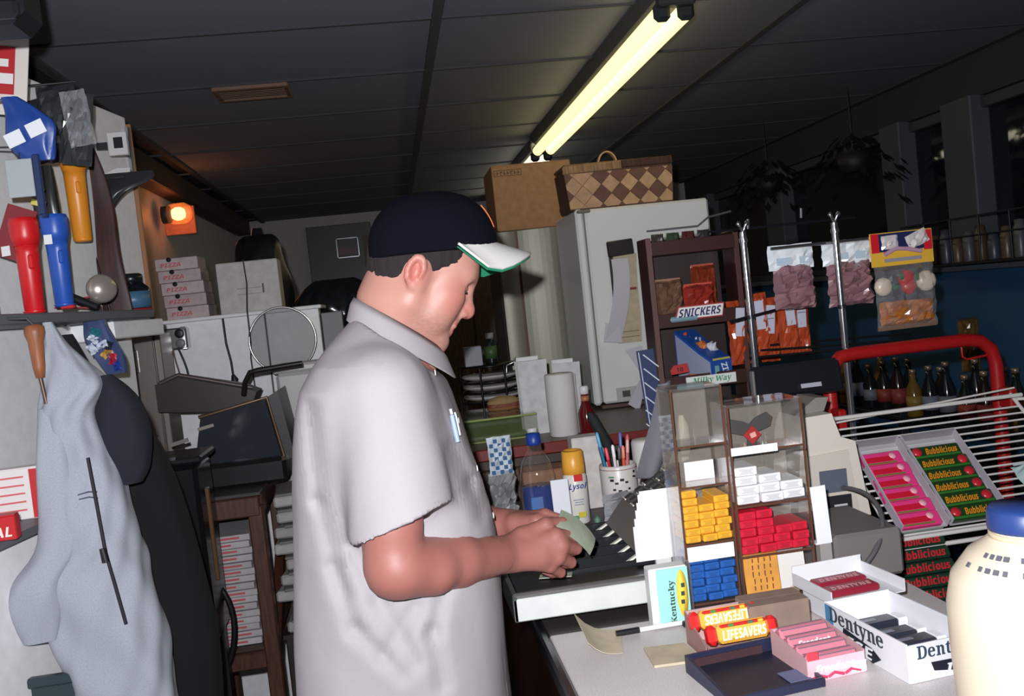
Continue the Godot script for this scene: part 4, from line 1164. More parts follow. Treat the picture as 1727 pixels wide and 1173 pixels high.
	part("bread_top", MB.new().lathe([Vector2(0, 0.021), Vector2(0.94, 0.021), Vector2(0.98, 0.028), Vector2(0.8, 0.04), Vector2(0.4, 0.047), Vector2(0, 0.048)], 20, Transform3D(Basis.from_scale(V(0.058, 1, 0.035)), Vector3.ZERO)), mat(160, 132, 90, 0.8, 0.0, "card"), bun)
	# ---- wire rack with plates, carton, green bottle
	var wr := thing("plate_rack", "black wire rack of stacked pale-rimmed plates behind the man's chest", "rack", V(0.365, 1.1005, -3.78))
	var bw := mat(24, 26, 30, 0.3, 0.5)
	for k in 3:
		var rg := []
		for a in 28:
			rg.append(V(cos(TAU * a / 28.0) * 0.118, 0.06 + 0.04 * k, sin(TAU * a / 28.0) * 0.118))
		part("ring", MB.new().tube(rg, 0.004, 6, true), bw, wr)
		part("plate", MB.new().lathe([Vector2(0, 0.064 + 0.04 * k), Vector2(0.07, 0.064 + 0.04 * k), Vector2(0.108, 0.074 + 0.04 * k), Vector2(0.116, 0.08 + 0.04 * k), Vector2(0.116, 0.086 + 0.04 * k), Vector2(0.1, 0.078 + 0.04 * k), Vector2(0, 0.07 + 0.04 * k)], 30), mat(196, 190, 190, 0.35), wr)
	for a in [0.4, 1.2, 2.0, 3.4, 4.6, 5.6]:
		part("upright", MB.new().tube([V(cos(a) * 0.122, 0.0, sin(a) * 0.122), V(cos(a) * 0.122, 0.2, sin(a) * 0.122)], 0.005, 6), bw, wr)
	part("hook_arm", MB.new().tube([V(0.05, 0.17, 0.12), V(0.055, 0.2, 0.12), V(0.085, 0.21, 0.12), V(0.09, 0.23, 0.12)], 0.004, 6), mat(190, 190, 194, 0.2, 0.9), wr)
	part("top_shelf", MB.new().lathe([Vector2(0, 0.2), Vector2(0.125, 0.2), Vector2(0.125, 0.206), Vector2(0, 0.206)], 28), bw, wr)
	carton("grey_carton", "small grey carton on top of the wire plate rack", "box", V(0.30, 1.307, -3.76), V(0.07, 0.075, 0.06), mat(150, 150, 158, 0.6))
	var gb := thing("green_bottle", "dark bottle with a green label on top of the plate rack", "bottle", V(0.378, 1.307, -3.8))
	part("bottle_body", MB.new().lathe([Vector2(0, 0), Vector2(0.024, 0), Vector2(0.025, 0.004), Vector2(0.025, 0.08), Vector2(0.016, 0.1), Vector2(0, 0.1)], 20), mat(24, 34, 26, 0.2), gb)
	part("label_band", MB.new().lathe([Vector2(0.0252, 0.02), Vector2(0.0258, 0.02), Vector2(0.0258, 0.07), Vector2(0.0252, 0.07)], 20), mat(60, 92, 50, 0.5), gb)
	part("cap", MB.new().lathe([Vector2(0, 0.1), Vector2(0.017, 0.1), Vector2(0.017, 0.122), Vector2(0, 0.122)], 18), mat(150, 150, 150, 0.4), gb)
	# cupboard added at the far wall to fill the dark recess
	var dk := thing("added_cupboard", "added brown cupboard filling the dark recess at the far wall between the man's face and the steel fridge", "cupboard", V(0.48, 0, -7.95))
	part("cabinet_body", MB.new().box(V(0, 0.92, 0), V(1.1, 1.84, 0.36), 0.006), mat(112, 84, 62, 0.5, 0.0, "wood"), dk)
	for k in 3:
		var dr := part("door", MB.new().box(V(-0.355 + 0.355 * k, 0.92, 0.19), V(0.345, 1.76, 0.02), 0.006), mat(118, 88, 64, 0.45, 0.0, "wood"), dk)
		part("knob", MB.new().lathe([Vector2(0, 0), Vector2(0.012, 0), Vector2(0.016, 0.02), Vector2(0, 0.028)], 12, Transform3D(Basis(Vector3.RIGHT, PI / 2), V(-0.22 + 0.355 * k, 0.98, 0.2))), mat(170, 150, 110, 0.3, 0.7), dr)


func poly_area(p: PackedVector2Array) -> float:
	var a := 0.0
	for i in p.size():
		a += p[i].cross(p[(i + 1) % p.size()])
	return a * 0.5


func build_counter() -> void:
	var lam := mat(212, 204, 202, 0.4, 0.0, "speckle")
	# ---- the sales counter
	var ct := thing("sales_counter", "white laminate sales counter with a black left edge, goods and register on it", "counter", V(0.525, 0, -1.6))
	part("top_board", MB.new().box(V(0.0, 0.9675, 0.545), V(0.645, 0.025, 1.02), 0.002), lam, ct)
	part("register_board", MB.new().box(V(0.0, 0.9675, -0.515), V(0.645, 0.025, 1.09), 0.002), mat(58, 54, 52, 0.45, 0.0, "speckle"), ct)
	part("edge_strip", MB.new().box(V(-0.332, 0.966, 0.0), V(0.016, 0.034, 2.12), 0.004), mat(22, 22, 26, 0.25), ct)
	part("end_board", MB.new().box(V(0.0, 0.48, -1.03), V(0.6, 0.94, 0.03)), mat(80, 50, 36, 0.5, 0.0, "wood"), ct)
	part("side_board", MB.new().box(V(-0.3, 0.475, 0.0), V(0.03, 0.95, 2.08), 0.003), mat(78, 42, 30, 0.22, 0.0, "wood"), ct)
	part("side_board", MB.new().box(V(0.3, 0.475, 0.0), V(0.03, 0.95, 2.08), 0.003), mat(150, 146, 144, 0.5), ct)
	part("shelf_board", MB.new().box(V(0.0, 0.55, 0.0), V(0.58, 0.02, 2.06)), mat(70, 60, 54, 0.5), ct)
	# ---- cash drawer, pulled open
	var dw := thing("open_till", "open black cash drawer with a pale steel side and bill clips", "cash drawer", V(0.15, 0.998, -1.6))
	part("side", MB.new().box(V(0.15, 0.02, -0.004), V(0.3, 0.04, 0.008), 0.002), mat(206, 208, 204, 0.4, 0.0, "worn"), dw)
	part("side", MB.new().box(V(0.15, 0.02, -0.446), V(0.3, 0.04, 0.008), 0.002), mat(206, 208, 204, 0.4), dw)
	part("front_plate", MB.new().box(V(0.004, 0.024, -0.225), V(0.008, 0.05, 0.45), 0.002), mat(70, 72, 74, 0.4), dw)
	part("rail", MB.new().box(V(0.15, 0.046, -0.004), V(0.3, 0.008, 0.012), 0.003), mat(120, 118, 116, 0.3, 0.6), dw)
	part("drawer_floor", MB.new().box(V(0.15, 0.004, -0.225), V(0.296, 0.006, 0.44)), mat(24, 25, 28, 0.5), dw)
	var tray := mat(19, 21, 25, 0.42)
	part("till_tray", MB.new().box(V(0.15, 0.022, -0.06), V(0.28, 0.03, 0.1), 0.004), tray, dw)
	part("till_tray", MB.new().box(V(0.05, 0.022, -0.275), V(0.08, 0.03, 0.33), 0.004), tray, dw)
	for k in 6:
		part("divider", MB.new().box(V(0.185, 0.026, -0.115 - 0.064 * k), V(0.2, 0.038, 0.005), 0.001), tray, dw)
	for k in 5:
		var z := -0.15 - 0.066 * k
		part("bill_clip", MB.new().box(V(0.246, 0.036, z), V(0.046, 0.004, 0.011), 0.001, Basis(Vector3.BACK, 0.5)), mat(244, 240, 226, 0.3), dw)  # flash glint on the clips is put into their near-white colour
		part("clip_spring", MB.new().tube([V(0.262, 0.046, z + 0.012), V(0.276, 0.052, z + 0.004), V(0.27, 0.047, z - 0.012)], 0.003, 6), mat(150, 150, 150, 0.25, 0.8), dw)
	# ---- the register
	var rg := thing("cash_register", "grey and cream electronic cash register with rows of keys behind the gum rack", "cash register", V(0, 0.9805, 0))
	var body := mat(112, 106, 100, 0.5)
	part("base", MB.new().box(V(0.65, 0.032, -1.85), V(0.38, 0.064, 0.29), 0.006), mat(96, 91, 88, 0.55), rg)
	part("front_cover", MB.new().prism(PackedVector2Array([Vector2(0.402, 0.074), Vector2(0.6, 0.06), Vector2(0.6, 0.12), Vector2(0.445, 0.125)]), 0.0, 0.265, V_tf(0, 0, -1.975)), body, rg)
	part("key_bed", MB.new().prism(PackedVector2Array([Vector2(0.44, 0.118), Vector2(0.62, 0.1), Vector2(0.62, 0.19), Vector2(0.56, 0.185)]), 0.0, 0.255, V_tf(0, 0, -1.97)), mat(120, 118, 114, 0.5), rg)
	var kt := Transform3D(Basis(Vector3.BACK, atan2(0.067, 0.12)), V(0.44, 0.118, 0))
	var dkey := MB.new().box(V(0, 0.006, 0), V(0.02, 0.012, 0.024), 0.003).done()
	var wkey := MB.new().box(V(0, 0.007, 0), V(0.021, 0.014, 0.026), 0.004).done()
	for i in 5:
		for j in 7:
			var z := -1.74 - 0.0325 * j
			var white := j < 1
			var kk := part("key", wkey if white else dkey, mat(232, 230, 228, 0.35) if white else mat(66, 64, 60, 0.4), rg, kt * Transform3D(Basis.IDENTITY, V(0.016 + 0.0255 * i, 0, z)))
			if not white and (j + i) % 2 == 0:
				part("key_cap_edge", MB.new().box(V(-0.011, 0.012, 0), V(0.003, 0.003, 0.022)), mat(220, 216, 204, 0.4), kk)
	var pad := thing("card_stack", "stepped stack of blank white cards standing between the register keys and the rack", "cards", V(0.446, 1.0455, -1.7))
	for k in 6:
		var hh: float = [0.128, 0.122, 0.108, 0.095, 0.08, 0.066][k]
		part("card", MB.new().box(V(0.008 - 0.006 * k, hh * 0.5, 0.0018 * k), V(0.08 - 0.004 * k, hh, 0.0015), 0.0), mat(236, 236, 238, 0.5), pad)
	part("card_foot", MB.new().box(V(0.0, -0.03, 0.004), V(0.03, 0.062, 0.012), 0.002), mat(206, 204, 200, 0.5), pad)
	# printer hood: a curved grey paper band on a cream shell
	var bl := [0.474, 0.481, 0.499, 0.519, 0.536, 0.549]
	var br := [0.526, 0.536, 0.561, 0.571, 0.574, 0.578]
	var by := [0.165, 0.178, 0.22, 0.265, 0.31, 0.355]
	var rows := []
	for i in 16:
		var u := i / 15.0 * 5.0
		var k := mini(int(u), 4)
		var t := u - k
		var row := []
		for j in 5:
			var w := j / 4.0
			row.append(V(lerpf(lerpf(bl[k], bl[k + 1], t), lerpf(br[k], br[k + 1], t), w), lerpf(by[k], by[k + 1], t) + 0.006 * w, -1.985 + 0.03 * sin(w * PI) * (1.0 - 0.1 * u) + 0.02 * pow(1.0 - u / 5.0, 2.0)))
		rows.append(row)
	part("paper_band", MB.new().sheet(rows, 0.004), mat(120, 118, 126, 0.85, 0.0, "speckle"), rg)
	var cl := [0.528, 0.545, 0.568, 0.58, 0.585]
	var crr := [0.556, 0.592, 0.605, 0.604, 0.595]
	var cy := [0.14, 0.168, 0.215, 0.26, 0.285]
	rows = []
	for i in 13:
		var u := i / 12.0 * 4.0
		var k := mini(int(u), 3)
		var t := u - k
		var row := []
		for j in 4:
			var w := j / 3.0
			row.append(V(lerpf(lerpf(cl[k], cl[k + 1], t), lerpf(crr[k], crr[k + 1], t), w), lerpf(cy[k], cy[k + 1], t), -1.975 + 0.012 * sin(w * PI)))
		rows.append(row)
	part("printer_hood", MB.new().sheet(rows, 0.006), mat(222, 212, 186, 0.45), rg)
	part("printer_body", MB.new().box(V(0.575, 0.13, -2.03), V(0.1, 0.13, 0.08), 0.012), mat(92, 90, 86, 0.5), rg)
	# customer display tower
	part("display_tower", MB.new().prism(PackedVector2Array([Vector2(0.765, 0.06), Vector2(0.922, 0.055), Vector2(0.902, 0.21), Vector2(0.872, 0.222), Vector2(0.857, 0.272), Vector2(0.8, 0.27), Vector2(0.788, 0.24)]), -1.95, -1.82), mat(206, 196, 184, 0.5), rg)
	part("tower_top", MB.new().prism(PackedVector2Array([Vector2(0.797, 0.27), Vector2(0.86, 0.273), Vector2(0.872, 0.3), Vector2(0.845, 0.302)]), -1.95, -1.86), mat(126, 120, 112, 0.5), rg)
	part("tower_bezel", MB.new().prism(PackedVector2Array([Vector2(0.797, 0.06), Vector2(0.897, 0.06), Vector2(0.884, 0.195), Vector2(0.797, 0.19)]), -1.822, -1.817), mat(196, 186, 174, 0.5), rg)
	part("grey_screen", MB.new().box(V(0.846, 0.135, -1.8155), V(0.058, 0.046, 0.004), 0.001), mat(88, 94, 106, 0.3), rg)
	part("dark_panel", MB.new().box(V(0.852, 0.085, -1.8155), V(0.058, 0.04, 0.004), 0.001), mat(40, 40, 44, 0.3), rg)
	part("panel_print", MB.new().box(V(0.856, 0.085, -1.813), V(0.028, 0.004, 0.001)), mat(190, 190, 190, 0.4), rg)
	part("rear_box", MB.new().box(V(0.802, 0.044, -1.7), V(0.13, 0.086, 0.2), 0.006), mat(112, 106, 104, 0.6), rg)
	part("cable", MB.new().tube(bez(V(0.862, 0.12, -1.81), V(0.875, 0.15, -1.62), V(0.84, 0.05, -1.58), V(0.738, 0.006, -1.585), 16), 0.0048, 8), mat(84, 82, 84, 0.5), rg)
	# ---- clear tiered rack in two columns
	var rk := thing("acrylic_rack", "two-column clear acrylic rack of small packs on the counter", "display rack", V(0, 0.9805, 0))
	var clear := glass(190, 180, 170, 0.07, 0.03)
	var smoke := glass(176, 166, 154, 0.24, 0.05)
	var tint := mat(92, 60, 46, 0.25)
	var colm := [[0.462, 0.553, 0.383, -1.60, [0.0, 0.106, 0.208, 0.28]], [0.558, 0.692, 0.345, -1.59, [0.0, 0.074, 0.163, 0.26]]]
	for c in colm:
		var x0: float = c[0]
		var x1: float = c[1]
		var h: float = c[2]
		var z: float = c[3]
		var mid := (x0 + x1) * 0.5
		part("back_pane", MB.new().box(V(mid, h * 0.5, z - 0.085), V(x1 - x0, h, 0.003)), smoke, rk)
		for sx in [x0, x1]:
			part("side_pane", MB.new().box(V(sx, h * 0.5, z - 0.042), V(0.003, h, 0.084)), clear, rk)
			part("pane_edge", MB.new().box(V(sx, h * 0.5, z + 0.001), V(0.0034, h, 0.003)), tint, rk)
		part("top_pane", MB.new().box(V(mid, h, z - 0.042), V(x1 - x0, 0.003, 0.084)), clear, rk)
		for y in c[4]:
			part("tier", MB.new().box(V(mid, y + 0.0015, z - 0.042), V(x1 - x0 - 0.003, 0.003, 0.08)), clear, rk)
			part("tier_edge", MB.new().box(V(mid, y + 0.0015, z + 0.0005), V(x1 - x0 - 0.003, 0.0034, 0.002)), tint, rk)
	part("price_strip", MB.new().box(V(0.6, 0.264, -1.588), V(0.085, 0.014, 0.002)), mat(232, 232, 230, 0.5), rk)
	part("price_strip", MB.new().box(V(0.52, 0.208 + 0.018, -1.66), V(0.055, 0.034, 0.002)), mat(226, 224, 222, 0.5), rk)
	part("price_strip", MB.new().box(V(0.507, 0.092, -1.598), V(0.085, 0.026, 0.002)), mat(232, 230, 226, 0.5), rk)
	var logo := thing("bow_logo", "dark bow-shaped logo with a red diamond centre inside the rack's top right tier", "ornament", V(0.62, 1.272, -1.655))  # dark logo shape, built from flat pieces
	part("bow_wing", MB.new().prism(PackedVector2Array([Vector2(0.0, -0.006), Vector2(-0.012, -0.012), Vector2(-0.038, -0.004), Vector2(-0.044, 0.012), Vector2(-0.034, 0.02), Vector2(-0.012, 0.014), Vector2(0.0, 0.008)]), 0.0, 0.004), mat(58, 54, 54, 0.6), logo)
	part("bow_wing", MB.new().prism(PackedVector2Array([Vector2(0.0, -0.006), Vector2(0.0, 0.008), Vector2(0.012, 0.018), Vector2(0.034, 0.026), Vector2(0.044, 0.016), Vector2(0.038, 0.0), Vector2(0.012, -0.008)]), 0.0, 0.004), mat(58, 54, 54, 0.6), logo)
	part("diamond", MB.new().box(V(0.002, -0.012, 0.0055), V(0.024, 0.024, 0.003), 0.0, Basis(Vector3.BACK, 0.75)), mat(150, 40, 40, 0.4), logo)
	part("diamond_core", MB.new().box(V(0.003, -0.012, 0.0075), V(0.011, 0.009, 0.001), 0.0, Basis(Vector3.BACK, 0.3)), mat(206, 150, 140, 0.4), logo)
	part("bow_tail", MB.new().prism(PackedVector2Array([Vector2(-0.01, -0.045), Vector2(0.012, -0.04), Vector2(0.006, -0.004), Vector2(-0.004, -0.004)]), 0.0, 0.003), mat(58, 54, 54, 0.6), logo)
	# packs in the rack
	var words := ["lowest row", "second row", "third row", "fourth row", "fifth row", "sixth row", "top row"]
	var cw := ["left column", "middle column", "right column", "far right column"]
	pack_block("yellow", 0.4655, 1.0905, -1.6, 0.0285, 0.0133, [7, 5, 6], Color8(236, 172, 52), words, cw, "yellow paper packs in the acrylic rack")
	pack_block("blue", 0.4655, 0.9855, -1.6, 0.0285, 0.0133, [6, 6, 5], Color8(44, 96, 172), words, cw, "blue paper packs in the acrylic rack")
	pack_block("red", 0.562, 1.0595, -1.59, 0.0315, 0.0152, [5, 5, 3, 3], Color8(206, 34, 58), words, cw, "red paper packs in the acrylic rack")
	pack_block("white", 0.562, 1.1485, -1.59, 0.042, 0.0165, [4, 3, 2], Color8(232, 230, 230), words, cw, "white paper packs in the acrylic rack")
	# orange envelope leaning in the rack's lowest tier
	var en := thing("orange_envelope", "orange envelope with dark handwriting standing in the rack's lowest right tier", "envelope", V(0.596, 0.9855, -1.592))
	part("envelope_body", MB.new().box(V(0, 0.036, -0.006), V(0.064, 0.072, 0.003), 0.001, Basis(Vector3.RIGHT, -0.12)), mat(226, 156, 66, 0.7, 0.0, "card"), en)
	var scr := MB.new()
	for k in 4:
		for j in 5:
			scr.box(V(-0.016 + 0.011 * k + 0.001 * sin(j * 2.0), 0.012 + 0.012 * j, -0.0015 - 0.0014 * j), V(0.002, 0.008 + 0.002 * sin(k * 3.0 + j), 0.001))
	part("handwriting", scr, mat(110, 66, 36, 0.7), en)
	single("blank_slip", "blank pale slip standing beside the orange envelope in the rack", "card", MB.new().box(V(0, 0.034, 0), V(0.05, 0.068, 0.002), 0.0005, Basis(Vector3.RIGHT, -0.1)), mat(222, 218, 212, 0.6), V(0.657, 0.9855, -1.61))
	# Kentucky card holder
	var kh := thing("card_holder", "white holder with a teal card and yellow oval, left of the rack", "display", V(0.405, 0.9805, -1.535))
	part("holder_case", MB.new().box(V(0, 0.05, 0), V(0.066, 0.1, 0.03), 0.002), mat(222, 226, 222, 0.45), kh)
	part("teal_card", MB.new().box(V(0.006, 0.05, 0.0158), V(0.054, 0.096, 0.0015)), mat(150, 208, 200, 0.5), kh)
	letters("Kentucky", 0.072, 0.013, mat(44, 60, 50, 0.6), kh, Transform3D(Basis(Vector3.BACK, PI / 2), V(0.004, 0.042, 0.0168)), true, true)
	part("yellow_oval", MB.new().lathe([Vector2(0, 0), Vector2(1, 0), Vector2(1, 1), Vector2(0, 1)], 24, Transform3D(Basis(Vector3.RIGHT, PI / 2) * Basis.from_scale(V(0.0095, 0.0012, 0.04)), V(0.021, 0.054, 0.0165))), mat(240, 202, 74, 0.5), kh)
	var ovl := MB.new()
	for k in 3:
		ovl.box(V(0.0205 + 0.001 * k, 0.04 + 0.014 * k, 0.0182), V(0.006, 0.007, 0.001))
	part("oval_print", ovl, mat(50, 60, 60, 0.6), kh)
	part("clear_sleeve", MB.new().box(V(0.036, 0.052, 0.004), V(0.002, 0.11, 0.04)), clear, kh)
	part("black_foot", MB.new().box(V(0.022, -0.0 + 0.005, 0.024), V(0.018, 0.009, 0.014), 0.002), mat(26, 26, 28, 0.4), kh)
	# white card propped on the right of the rack
	single("white_card", "tall blank white card propped at the rack's right side", "card", MB.new().box(V(0, 0.052, 0), V(0.028, 0.104, 0.003), 0.0005, Basis(Vector3.BACK, 0.04)).box(V(0, 0.001, -0.01), V(0.028, 0.003, 0.02)), mat(232, 232, 234, 0.5), V(0.7095, 1.062, -1.585))
	single("tall_carton", "tall narrow grey carton standing behind the white card", "box", MB.new().box(V(0, 0.04, 0), V(0.022, 0.08, 0.02), 0.001), mat(150, 144, 140, 0.6), V(0.715, 0.9805, -1.598))
	# ---- candy and gum boxes on the counter
	var ls := thing("candy_box", "open pinkish box holding two red and yellow candy rolls", "candy box", V(0.464, 0.9805, -1.4), 0.06)
	var pinkc := mat(196, 160, 156, 0.6, 0.0, "card")
	part("box_back", MB.new().box(V(0, 0.026, -0.042), V(0.116, 0.052, 0.002)), pinkc, ls)
	for sx in [-1, 1]:
		part("box_side", MB.new().prism(PackedVector2Array([Vector2(-0.042, 0.0), Vector2(0.04, 0.0), Vector2(0.04, 0.022), Vector2(-0.042, 0.052)]), -0.001, 0.001, Transform3D(Basis(Vector3.UP, -PI / 2), V(sx * 0.0575, 0, 0))), mat(150, 116, 112, 0.6), ls)
	part("box_front", MB.new().box(V(0, 0.006, 0.041), V(0.116, 0.012, 0.002)), mat(196, 40, 40, 0.5), ls)
	part("box_floor", MB.new().box(V(0, 0.001, 0), V(0.114, 0.002, 0.082)), pinkc, ls)
	for k in 2:
		var z := 0.02 - 0.036 * k
		var y := 0.03 + 0.012 * k
		var roll := thing("candy_roll", ["red and yellow candy roll at the front of its box, letters upright", "candy roll behind in the box, its letters upside down"][k], "candy", V(0.466 + (0.006 if k == 0 else -0.006), 0.9805, -1.4) + Basis(Vector3.UP, 0.06) * V(0, y, z), 0.06, "candy rolls in the open box")
		part("wrapper", MB.new().box(V(0, 0, 0), V(0.084, 0.029, 0.025), 0.006, Basis(Vector3.RIGHT, -0.35)), mat(236, 176, 70, 0.4), roll)
		for sx in [-1, 1]:
			part("red_end", MB.new().box(V(sx * 0.049, 0, 0), V(0.016, 0.0295, 0.0255), 0.006, Basis(Vector3.RIGHT, -0.35)), mat(214, 36, 36, 0.4), roll)
		part("red_band", MB.new().box(V(0.0, 0.0115, 0.0), V(0.074, 0.005, 0.0235), 0.002, Basis(Vector3.RIGHT, -0.35)), mat(206, 44, 40, 0.4), roll)
		for q in [[-0.02, 60, 140, 70], [0.012, 60, 120, 90], [0.028, 236, 196, 60]]:
			part("fruit_spot", MB.new().box(V(q[0], 0.0135, 0.006), V(0.009, 0.004, 0.012), 0.001, Basis(Vector3.RIGHT, -0.35)), mat(q[1], q[2], q[3], 0.4), roll)
		var lt := Transform3D(Basis(Vector3.RIGHT, -0.35), Vector3.ZERO) * Transform3D(Basis(Vector3.BACK, PI * k), V(0, -0.003 + 0.002 * k, 0.0129))
		letters("LIFESAVERS", 0.07, 0.0145, mat(240, 236, 230, 0.4), roll, lt, true, false, 0.15)
	# navy open tray
	var nv := thing("navy_tray", "empty navy blue plastic tray at the counter's near edge", "tray", V(0.447, 0.9805, -1.272), 0.12)
	var nm := mat(34, 38, 62, 0.4)
	part("tray_floor", MB.new().box(V(0, 0.004, 0), V(0.14, 0.006, 0.135), 0.001), mat(28, 30, 46, 0.45), nv)
	part("back_wall", MB.new().box(V(0, 0.013, -0.067), V(0.14, 0.026, 0.005), 0.001), nm, nv)
	for sx in [-1, 1]:
		part("side_wall", MB.new().prism(PackedVector2Array([Vector2(-0.068, 0.0), Vector2(0.068, 0.0), Vector2(0.068, 0.012), Vector2(-0.068, 0.026)]), -0.0025, 0.0025, Transform3D(Basis(Vector3.UP, -PI / 2), V(sx * 0.07, 0, 0))), nm, nv)
	part("front_lip", MB.new().box(V(0, 0.007, 0.067), V(0.14, 0.013, 0.005), 0.001), nm, nv)
	part("clear_sticker", MB.new().box(V(0.045, 0.0085, 0.035), V(0.032, 0.0012, 0.036)), mat(92, 104, 136, 0.3), nv)
	part("wear_marks", MB.new().box(V(-0.005, 0.013, -0.0635), V(0.11, 0.012, 0.002)), mat(62, 40, 44, 0.5), nv)
	# plain grey-brown carton behind the pink box
	var pcb := carton("plain_carton", "plain grey-brown open carton behind the pink gum box", "box", V(0.545, 0.9805, -1.43), V(0.1, 0.055, 0.06), mat(146, 124, 110, 0.75, 0.0, "card"), 0.03)
	# clear curved flap
	var cfl := []
	for i in 8:
		var t := i / 7.0
		cfl.append([V(0.612 + 0.06 * t, 0.9835 + 0.03 * sin(t * 2.4), -1.56), V(0.612 + 0.06 * t, 0.9835 + 0.03 * sin(t * 2.4), -1.53)])
	single("clear_plastic_flap", "curled piece of clear plastic beside the rack's foot", "plastic", MB.new().sheet(cfl, 0.001), glass(210, 214, 214, 0.15, 0.06))
	# pink gum box
	var pg := thing("pink_gum_box", "pink and white open gum box with grey-pink packs in it", "gum box", V(0.55, 0.9805, -1.285), 0.1)
	var pink := mat(236, 132, 150, 0.5)
	part("box_floor", MB.new().box(V(0, 0.001, 0), V(0.088, 0.002, 0.1)), pink, pg)
	part("box_back", MB.new().box(V(0, 0.022, -0.05), V(0.088, 0.044, 0.002)), mat(186, 160, 160, 0.6), pg)
	for sx in [-1, 1]:
		part("box_side", MB.new().prism(PackedVector2Array([Vector2(-0.05, 0.0), Vector2(0.05, 0.0), Vector2(0.05, 0.032), Vector2(-0.05, 0.044)]), -0.001, 0.001, Transform3D(Basis(Vector3.UP, -PI / 2), V(sx * 0.044, 0, 0))), mat(190, 150, 152, 0.6), pg)
	part("box_front", MB.new().box(V(0, 0.015, 0.05), V(0.088, 0.03, 0.002)), mat(240, 178, 188, 0.5), pg)
	for k in 3:
		part("front_swirl", MB.new().tube([V(-0.04 + 0.026 * k, 0.004, 0.0512), V(-0.03 + 0.026 * k, 0.009, 0.0514), V(-0.016 + 0.026 * k, 0.004, 0.0512)], 0.0022, 5), mat(206, 60, 96, 0.5), pg)
	letters("Freedent", 0.058, 0.012, mat(246, 240, 240, 0.5), pg, face_z(-0.002, 0.017, 0.0512), true, false, 0.3)
	part("white_corner", MB.new().box(V(0.034, 0.01, 0.0518), V(0.022, 0.016, 0.001)), mat(244, 242, 242, 0.5), pg)
	part("red_drop", MB.new().box(V(-0.034, 0.034, 0.048), V(0.018, 0.014, 0.003), 0.003), mat(214, 60, 76, 0.5), pg)
	for k in 4:
		var gp := thing("gum_pack", "grey-pink gum pack in the pink box, %s from the front" % ["first", "second", "third", "fourth"][k], "gum", V(0.55, 0.9805, -1.285) + Basis(Vector3.UP, 0.1) * V(0, 0.018 + 0.005 * k, 0.034 - 0.024 * k), 0.1, "gum packs in the pink box")
		part("wrapper", MB.new().box(V(0, 0, 0), V(0.078, 0.026, 0.022), 0.003, Basis(Vector3.RIGHT, -0.5)), mat(200, 120, 134, 0.45), gp)
		part("print_band", MB.new().box(V(0, 0.0132, 0), V(0.074, 0.001, 0.016), 0.0, Basis(Vector3.RIGHT, -0.0)), mat(150, 118, 132, 0.5), gp)
		if k == 2:
			letters("Freedent", 0.05, 0.01, mat(246, 240, 240, 0.5), gp, Transform3D(Basis(Vector3.RIGHT, -0.5), V(0, 0.0055, 0.0105)), true, false, 0.3)
	# Dentyne Ice box
	var de := thing("white_gum_box", "white open gum box with dark lettering and black flashes by the jug", "gum box", V(0.676, 0.9805, -1.285), 0.105)
	var wh := mat(214, 214, 218, 0.5)
	part("box_floor", MB.new().box(V(0, 0.001, 0), V(0.112, 0.002, 0.2)), wh, de)
	part("box_front", MB.new().box(V(0, 0.026, 0.1), V(0.112, 0.052, 0.002)), wh, de)
	part("box_back", MB.new().box(V(0, 0.0275, -0.1), V(0.112, 0.055, 0.002)), mat(232, 232, 234, 0.5), de)
	for sx in [-1, 1]:
		part("box_side", MB.new().box(V(sx * 0.056, 0.027, 0), V(0.002, 0.054, 0.2)), wh, de)
	var blk := mat(30, 34, 44, 0.4)
	letters("Dentyne", 0.092, 0.024, mat(52, 66, 84, 0.4), de, face_z(0.004, 0.037, 0.1012), true, true)
	part("black_flash", MB.new().prism(PackedVector2Array([Vector2(-0.018, 0.012), Vector2(0.05, 0.002), Vector2(0.055, 0.022), Vector2(-0.022, 0.024)]), 0.101, 0.102), blk, de)
	letters("ICE", 0.042, 0.012, mat(220, 226, 232, 0.4), de, face_z(0.022, 0.0125, 0.1026), true, false, 0.3)
	part("white_corner", MB.new().box(V(-0.04, 0.008, 0.1015), V(0.03, 0.015, 0.001)), mat(244, 244, 246, 0.5), de)
	var side := Transform3D(Basis(Vector3.UP, -PI / 2), V(-0.0572, 0, 0))
	letters("Dentyne", 0.135, 0.029, mat(56, 62, 72, 0.4), de, side * face_z(-0.02, 0.037, 0.0002), true, true)
	part("black_flash", MB.new().prism(PackedVector2Array([Vector2(-0.05, 0.03), Vector2(-0.056, 0.012), Vector2(0.02, 0.0), Vector2(0.04, 0.012), Vector2(0.02, 0.022)]), 0.0, 0.0008, side), blk, de)
	letters("ICE", 0.06, 0.018, mat(226, 230, 234, 0.4), de, side * face_z(-0.01, 0.0125, 0.0014), true, false, 0.3)
	part("blue_corner", MB.new().box(V(0, 0, 0), V(0.02, 0.05, 0.001)), mat(70, 128, 168, 0.5), de, side * face_z(-0.088, 0.028, 0.0))
	for k in 4:
		var dp := thing("black_gum_pack", "dark gum pack with a white end in the white box, row %s" % ["one from the front", "two", "three", "four, at the back"][k], "gum", V(0.676, 0.9805, -1.285) + Basis(Vector3.UP, 0.105) * V(0.004, 0.014 + 0.003 * (k % 2), 0.07 - 0.044 * k), 0.105, "dark gum packs in the white box")
		part("wrapper", MB.new().box(V(-0.008, 0, 0), V(0.08, 0.022, 0.03), 0.003), mat(44, 48, 58, 0.3), dp)
		part("white_end", MB.new().box(V(0.04, 0, 0), V(0.018, 0.0215, 0.0295), 0.003), mat(220, 220, 224, 0.4), dp)
		part("silver_band", MB.new().box(V(-0.02, 0.0112, 0.0), V(0.04, 0.001, 0.008)), mat(120, 126, 138, 0.3), dp)
